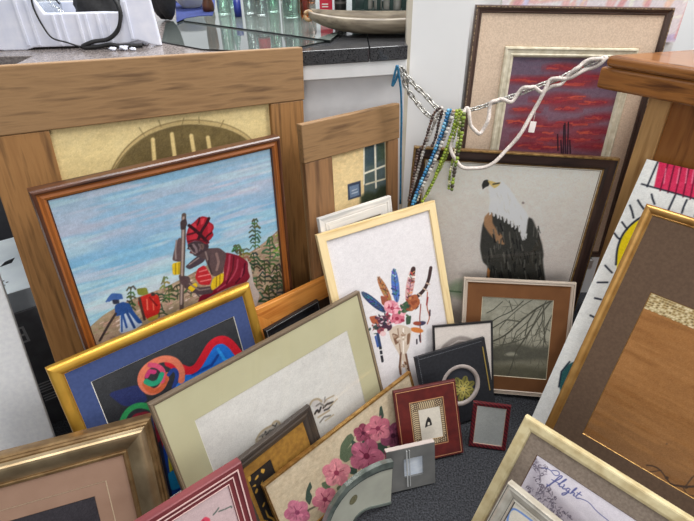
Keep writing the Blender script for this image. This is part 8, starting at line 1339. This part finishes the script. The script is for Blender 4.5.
def lump(name, c, r, m, label, cat, seed, amp=.25, flat=1):
    mb = MB(); mb.ball((0, 0, 0), 1, 0, 20, 14); q = random.Random(seed); ph = [(q.uniform(2, 6), q.uniform(2, 6), q.uniform(0, 6)) for _ in range(4)]
    V = []
    for x, y, z in mb.v:
        k = 1 + amp * sum(math.sin(p[0] * x + p[2]) * math.sin(p[1] * y + z * 3 + p[2]) for p in ph) / 2; V.append((x * k * r[0], y * k * r[1], max(-1 * flat, z * k) * r[2]))
    mb.v = V; o = mb.build(name, m); zmin = min(v.co.z for v in o.data.vertices); o.location = (c[0], c[1], c[2] - zmin); return tag(o, label, cat)
T0 = Matrix.Translation(a) @ Matrix.Rotation(math.atan2(dx.y, dx.x), 4, 'Z')
def tl(x, y, z): return T0 @ Vector((x, y, z))
lump('camera_bag', tl(.255, .072, .0205), (.07, .038, .062), blkp, 'black bundled straps and bag lying inside the white tray', 'bag', 2)
lump('plastic_bag', tl(.105, .075, .0205), (.05, .032, .06), glassmat('clear_plastic', (.86, .88, .88), .12, .15), 'crumpled clear plastic bag inside the white tray', 'bag', 9, .35)
p = PTS['pouch']; lump('black_pouch', (p[0] - .022, p[1] + .06, ZC + .001), (.045, .045, .12), blkp, 'black cloth pouch standing right of the white tray', 'pouch', 5, .12)
p = PTS['foam']
for i, (ox, oy, r) in enumerate(((-.026, .012, .009), (.002, .016, .012), (.028, .010, .008))):
    q = lump('foam_scrap', (p[0] + ox, p[1] + oy - .02, ZC + .0002), (r, r * .7, r * .5), foam, ['white foam crumb before the tray, left one', 'white foam crumb before the tray, biggest middle one', 'white foam crumb before the tray, right one'][i], 'scrap', 20 + i, .3); q['group'] = 'foam crumbs on the counter'
C4 = PTS['cloth']; mb = MB(); mb.prism([(q[0], q[1]) for q in C4], ZC + .0082, ZC + .0096, 'z')
tag(mb.build('blue_cloth', mat('royal_blue_cloth', (46, 62, 128), (34, 48, 106), .9, scale=(90, 90, 90), bump=.3)), 'royal blue cloth lying on the counter under the bowls', 'cloth')
enam = mat('white_enamel', (222, 224, 220), (206, 208, 204), .2)
bowlp = [(.001, 0), (.04, 0), (.044, .004), (.075, .04), (.092, .075), (.094, .077), (.091, .076), (.072, .044), (.04, .01), (.001, .008)]
for k, sc, lab in (('bowl', .8, 'white enamel bowl on blue cloth, the nearer and wider one'), ('bowl2', .62, 'white enamel bowl on blue cloth, partly behind the black pouch')):
    p = PTS[k]; mb = MB(); mb.lathe([(r * sc, z * sc) for r, z in bowlp], 28); o = mb.build('bowl', enam); o.location = (p[0] + (.0 if k == 'bowl' else -.01), p[1] + .05 + (.0 if k == 'bowl' else .16), ZC + .0100); tag(o, lab, 'bowl', 'bowls on the blue cloth')
p = PTS['brown']; mb = MB(); mb.lathe([(.001, 0), (.02, 0), (.021, .02), (.016, .035), (.019, .06), (.02, .11), (.012, .14), (.014, .16), (.001, .165)], 20)
o = tag(mb.build('carved_figure', mat('dark_carved_wood', (110, 66, 40), (76, 42, 26), .5, scale=(60, 60, 12))), 'brown turned wooden figure beside the bowls', 'figure'); o.location = (p[0], p[1] + .022, ZC + .0100)
gg1 = glassmat('greenish_glass', (.80, .90, .85), .1, .05); gg2 = glassmat('clear_tumbler', (.88, .92, .91), .1, .05)
def bottle(k, prof, m, lab, name='glass_bottle', cat='bottle', dy=.03, extra=None, parts=()):
    p = PTS[k]; mb = MB(); mb.lathe(prof, 24); root = empty(name, lab, cat, (p[0], p[1] + dy, ZC + .0085), group='bottles and jars on the glass top')
    bd_ = mb.build('body', m, root)
    for nm, pr, mm_ in parts:
        mb = MB(); mb.lathe(pr, 24); mb.build(nm, mm_, bd_ if nm == 'label' else root)
    return root
def jarp(r, h, nk=.6, nh=.2): return [(.001, 0), (r * .92, 0), (r, r * .12), (r, h * (1 - nh)), (r * nk, h * (1 - nh * .4)), (r * nk, h), (r * nk * .9, h), (r * nk * .9, h * (1 - nh * .4)), (r * .93, h * (1 - nh)), (r * .93, .006), (.001, .006)]
bottle('j1', jarp(.022, .16), gg1, 'tall greenish glass bottle beside the brown figure')
bottle('g1', jarp(.02, .15), gg2, 'clear glass bottle right of the blue tube')
redl = mat('red_label', (206, 30, 60), (180, 20, 50), .4)
bottle('g2', jarp(.02, .17), gg2, 'clear glass bottle with a red label band', parts=(('label', [(.0205, .062), (.0205, .11)], redl),))
bottle('g3', jarp(.021, .14), gg1, 'greenish glass bottle left of the big jar', dy=.06)
bottle('jar', jarp(.029, .14, .8, .15), gg1, 'big greenish glass jar beside the amber one', 'glass_jar', 'jar', .036, parts=(('lid', [(.001, .149), (.025, .149), (.025, .1405), (.001, .1405)], mat('jar_lid', (150, 152, 150), None, .3, .6)),))
bottle('amber', jarp(.016, .15, .7, .15), glassmat('amber_glass', (.85, .42, .08), .08, .05), 'amber orange glass jar beside the big jar', 'glass_jar', 'jar', .022, parts=(('contents', [(.001, .007), (.0135, .007), (.0135, .115), (.001, .115)], mat('amber_honey', (206, 120, 30), (180, 90, 20), .3)),))
cols_ = [((.78, .9, .86), 'greenish'), ((.9, .93, .92), 'clear'), ((.55, .42, .3), 'brown'), ((.86, .9, .9), 'clear'), ((.7, .86, .8), 'greenish'), ((.9, .92, .9), 'clear'), ((.5, .6, .66), 'blue-grey'), ((.8, .9, .84), 'greenish'), ((.6, .4, .28), 'brown')]
for i, (c_, nm_) in enumerate(cols_):
    q = Vector(PTS['j1']).lerp(Vector(PTS['amber']), i / 8.0); mb = MB(); mb.lathe(jarp(.015 + .003 * (i % 3), .15 + .02 * (i % 2), .45, .3), 18)
    o = mb.build('glass_bottle', glassmat('back_glass_%d' % i, c_, .12, .06)); o.location = (q.x + .0 + .01 * (i % 2), q.y + .20 + .07 * (i % 3), ZC + .0085)
    tag(o, nm_ + ' glass bottle in the back row, ' + ['farthest left', 'second from left', 'third from left', 'fourth from left', 'middle one', 'fourth from right', 'third from right', 'second from right', 'farthest right'][i], 'bottle', 'bottles and jars on the glass top')
p = PTS['blue']; mb = MB(); mb.lathe([(.001, 0), (.0125, 0), (.0125, .05), (.001, .052)], 16); o = tag(mb.build('blue_tube', mat('cobalt_plastic', (36, 52, 140), (28, 40, 120), .3)), 'small cobalt blue tube standing among the glass bottles', 'tube'); o.location = (p[0], p[1] + .01, ZC + .0085)
def carton(k, w, dp, h, m, lab, name, cat, dxx=0):
    p = PTS[k]; o = empty(name, lab, cat, (p[0] + dxx, p[1], ZC + .0085)); return o, w / 2, dp, h
p = PTS['red']; o = empty('red_carton', 'red carton with white letters between the amber jar and crate', 'box', (p[0], p[1] + .02, ZC + .0085)); mb = MB(); mb.box(-.022, .022, 0, .04, 0, .10); rc_ = mb.build('carton', mat('red_card', (206, 24, 60), (186, 16, 48), .4), o, .001)
for z in (.012, .020):
    mb = MB(); mb.box(-.014, .008, -.0006, 0, z, z + .0035); mb.build('letter_line', white_core, rc_)
p = PTS['dark']; o = empty('black_tin', 'black tin between the red carton and the green crate', 'tin', (p[0] + .002, p[1] + .02, ZC + .0085)); mb = MB(); mb.lathe([(.001, 0), (.02, 0), (.021, .003), (.021, .09), (.001, .09)], 20); mb.build('can', mat('black_tinplate', (36, 36, 34), (22, 22, 22), .35), o); mb = MB(); mb.lathe([(.0214, .025), (.0214, .032)], 20); mb.build('band', mat('grey_groove', (92, 88, 84)), o)
# crate
a, b = Vector(PTS['crate_l']), Vector(PTS['crate_r']); dx = (b - a).normalized(); Wc = .34
o = empty('plastic_crate', 'dark green slatted plastic crate on the glass top', 'crate', (a.x, a.y, ZC + .0085), (0, 0, math.atan2(dx.y, dx.x)))
cg = mat('dark_green_plastic', (34, 58, 54), (24, 46, 42), .45)
mb = MB()
for y0, y1 in ((0, .006), (.194, .2)):
    for z0, z1 in ((0, .026), (.062, .085), (.125, .15)): mb.box(0, Wc, y0, y1, z0, z1)
    for i in range(9): mb.box(i * (Wc - .012) / 8, i * (Wc - .012) / 8 + .012, y0 + .001, y1 - .001, .0255, .1255)
mb.build('slatted_sides', cg, o)
for xx in (0, Wc - .006):
    mb = MB(); mb.box(xx, xx + .006, .0061, .1939, 0, .15); mb.build('end_panel', cg, o)
mb = MB(); mb.box(.0061, Wc - .0061, .0061, .1939, .001, .006); mb.build('base', cg, o)
q2 = random.Random(3)
for i in range(5):
    r = .014; mb = MB(); mb.lathe([(.001, 0), (r, 0), (r, .085), (r * .5, .1), (r * .5, .115), (.001, .115)], 14)
    w_ = mb.build('small_bottle', mat('pale_glaze', (206, 204, 196), (170, 168, 160), .2)); w_.location = Matrix.Translation(o.location) @ Matrix.Rotation(o.rotation_euler.z, 4, 'Z') @ Vector((.05 + i * .031, .028, .0065))
    tag(w_, 'pale bottle seen through the slats inside the green crate', 'bottle', 'pale bottles inside the green crate')
# long wooden dish
p = PTS['dish']; t = PTS['tip']; N = 26; mb = MB()
dirv = Vector((.97, -.10, 0)).normalized(); nrm = Vector((.10, .97, 0)).normalized()
Ld = .405; x0 = -.185; secs = []
for i in range(N + 1):
    u = i / N; s_ = math.sin(math.pi * min(1, max(0, u * .96 + .02))) ** .6; x = x0 + Ld * u; w_ = .012 + .066 * s_; zb = .052 * (1 - s_) ** 1.2 + .001; zt = .046 + .016 * (1 - s_)
    ring = []
    for k in range(13):
        a_ = math.pi * k / 12; ring.append((-math.cos(a_) * w_, zt - math.sin(a_) ** .7 * (zt - zb)))
    inner = [(y * .88, z + .005 + .0) for y, z in ring[::-1]]
    secs.append([Vector((0, 0, 0)) + dirv * x + nrm * y + Vector((0, 0, z)) for y, z in ring + inner])
n = 26; vs = [v for s in secs for v in s]
mb.add(vs, [(i * n + k, i * n + (k + 1) % n, (i + 1) * n + (k + 1) % n, (i + 1) * n + k) for i in range(N) for k in range(n)] + [tuple(range(n)), tuple(N * n + k for k in range(n))], 0, True)
root = empty('wooden_dish', 'long shallow grey-brown wooden dish on the dark stone counter', 'dish', (p[0] + .02, p[1] + .088, ZC + .0004))
dw = mat('grey_carved_wood', (150, 138, 118), (112, 100, 84), .55, scale=(12, 90, 90), bump=.2)
mb.build('bowl', dw, root)
mb = MB(); c = dirv * (x0 + .004) + Vector((0, 0, .048)); mb.tube([c + Vector((math.cos(k * .52) * .011 - .008, math.sin(k * .52) * .004, math.sin(k * .52) * .011)) for k in range(12)], .0055, 8, 0, True); mb.build('curled_handle', mat('tan_wood', (190, 156, 112), (160, 124, 84), .5, scale=(50, 50, 50)), root)

# ---- cartons behind the white board, left of the big plank frame
pw, ph_, pl, pr_, pt = FRAMES['plank']; Rm = Euler(pr_).to_matrix(); hx = Rm @ Vector((1, 0, 0)); hx.z = 0; hx.normalize(); bk = Vector((-hx.y, hx.x, 0))
c0 = Vector(pl) - hx * (pw / 2000); ang = math.atan2(hx.y, hx.x); c0.z = 0
base = c0 + bk * .21 + hx * .03
gcar = mat('charcoal_card', (98, 98, 102), (84, 84, 88), .6, scale=(30, 30, 30)); wcar = mat('bluish_white_card', (240, 248, 250), (230, 238, 242), .4); gside = mat('shaded_card_side', (172, 178, 184), (160, 166, 172), .5); ink = mat('black_print', (22, 22, 26), None, .4); wink = mat('grey_white_print', (176, 176, 178), None, .5)
o = empty('charcoal_carton', 'tall dark grey carton with printed text, left of the big plank frame', 'box', base, (0, 0, ang))
mb = MB(); mb.box(-.34, 0, 0, .31, 0, .41); cc_ = mb.build('carton', gcar, o, .002)
mb = MB()
for (x, z, w_) in ((-.085, .16, .05), (-.085, .15, .04), (-.085, .14, .052), (-.085, .13, .03), (-.085, .115, .045), (-.085, .105, .05), (-.085, .095, .036)): mb.box(x, x + w_, -.0006, 0, z, z + .0035)
mb.build('text_lines', wink, cc_)
mb = MB()
for (x0, x1, z0, z1) in ((-.078, -.054, .36, .366), (-.074, -.054, .337, .343), (-.078, -.054, .314, .320), (-.059, -.053, .314, .366)): mb.box(x0, x1, -.0006, 0, z0, z1)
mb.build('numeral', wink, cc_)
o = empty('white_carton', 'flat bluish-white carton with black print, on top of the charcoal carton', 'box', base + Vector((0, 0, .4105)), (0, 0, ang))
mb = MB(); mb.box(-.335, -.002, .003, .307, .0, .058); mb.build('carton_side', gside, o, .001)  # white carton's sides coloured grey to paint in their shade
mb = MB(); mb.box(-.335, -.002, .003, .307, .0585, .0600); lf_ = mb.build('lid_face', wcar, o)
mb = MB()
def tri(*p): mb.add([(x, y, .0606) for x, y in p], [tuple(range(len(p)))])
tri((-.12, .13), (-.075, .145), (-.07, .165), (-.085, .20), (-.10, .17)); tri((-.06, .15), (-.03, .155), (-.02, .18), (-.045, .172)); tri((-.2, .12), (-.13, .125), (-.11, .21), (-.18, .21))
for i in range(9): mb.box(-.085 + .035 * math.cos(i * .7) - .003, -.085 + .035 * math.cos(i * .7) + .003, .06 + .018 * math.sin(i * .7) - .002, .06 + .018 * math.sin(i * .7) + .002, .0602, .0606)
mb.build('print', ink, lf_)

# ------------------------------------------------------------------ light, world, camera
w = bpy.data.worlds.new('daylight'); SC.world = w; w.use_nodes = True
bg = w.node_tree.nodes['Background']; bg.inputs[0].default_value = (.93, .96, 1.0, 1); bg.inputs[1].default_value = WORLD
_nt = w.node_tree; _tc = _nt.nodes.new('ShaderNodeTexCoord'); _dp = _nt.nodes.new('ShaderNodeVectorMath'); _dp.operation = 'DOT_PRODUCT'; _dp.inputs[1].default_value = WDIR
_mr = _nt.nodes.new('ShaderNodeMapRange'); _mr.inputs[1].default_value = -.6; _mr.inputs[2].default_value = .9; _mr.inputs[3].default_value = WORLD * .35; _mr.inputs[4].default_value = WORLD * 1.5
_nt.links.new(_tc.outputs['Generated'], _dp.inputs[0]); _nt.links.new(_dp.outputs['Value'], _mr.inputs[0]); _nt.links.new(_mr.outputs[0], bg.inputs[1])
def area(name, loc, target, size, power, color=(1, 1, 1), sy=None):
    l = bpy.data.lights.new(name, 'AREA'); l.energy = power; l.size = size; l.color = color
    if sy: l.shape = 'RECTANGLE'; l.size_y = sy
    o = bpy.data.objects.new(name, l); COL.objects.link(o); o.location = loc
    o.rotation_euler = (Vector(target) - Vector(loc)).to_track_quat('-Z', 'Y').to_euler(); return o
LIGHTS()
cd = bpy.data.cameras.new('camera'); co = bpy.data.objects.new('camera', cd); COL.objects.link(co)
cd.sensor_fit = 'HORIZONTAL'; cd.sensor_width = 36; cd.lens = CAM[3] * 36 / 694; cd.clip_start = .01
R_, U_ = Vector(CAM[1]), Vector(CAM[2]); B_ = R_.cross(U_)
M = Matrix((R_, U_, B_)).transposed().to_4x4(); M.translation = Vector(CAM[0]); co.matrix_world = M
SC.camera = co
SC.view_settings.view_transform = 'Standard'; SC.view_settings.look = 'None'; SC.view_settings.exposure = EXPO
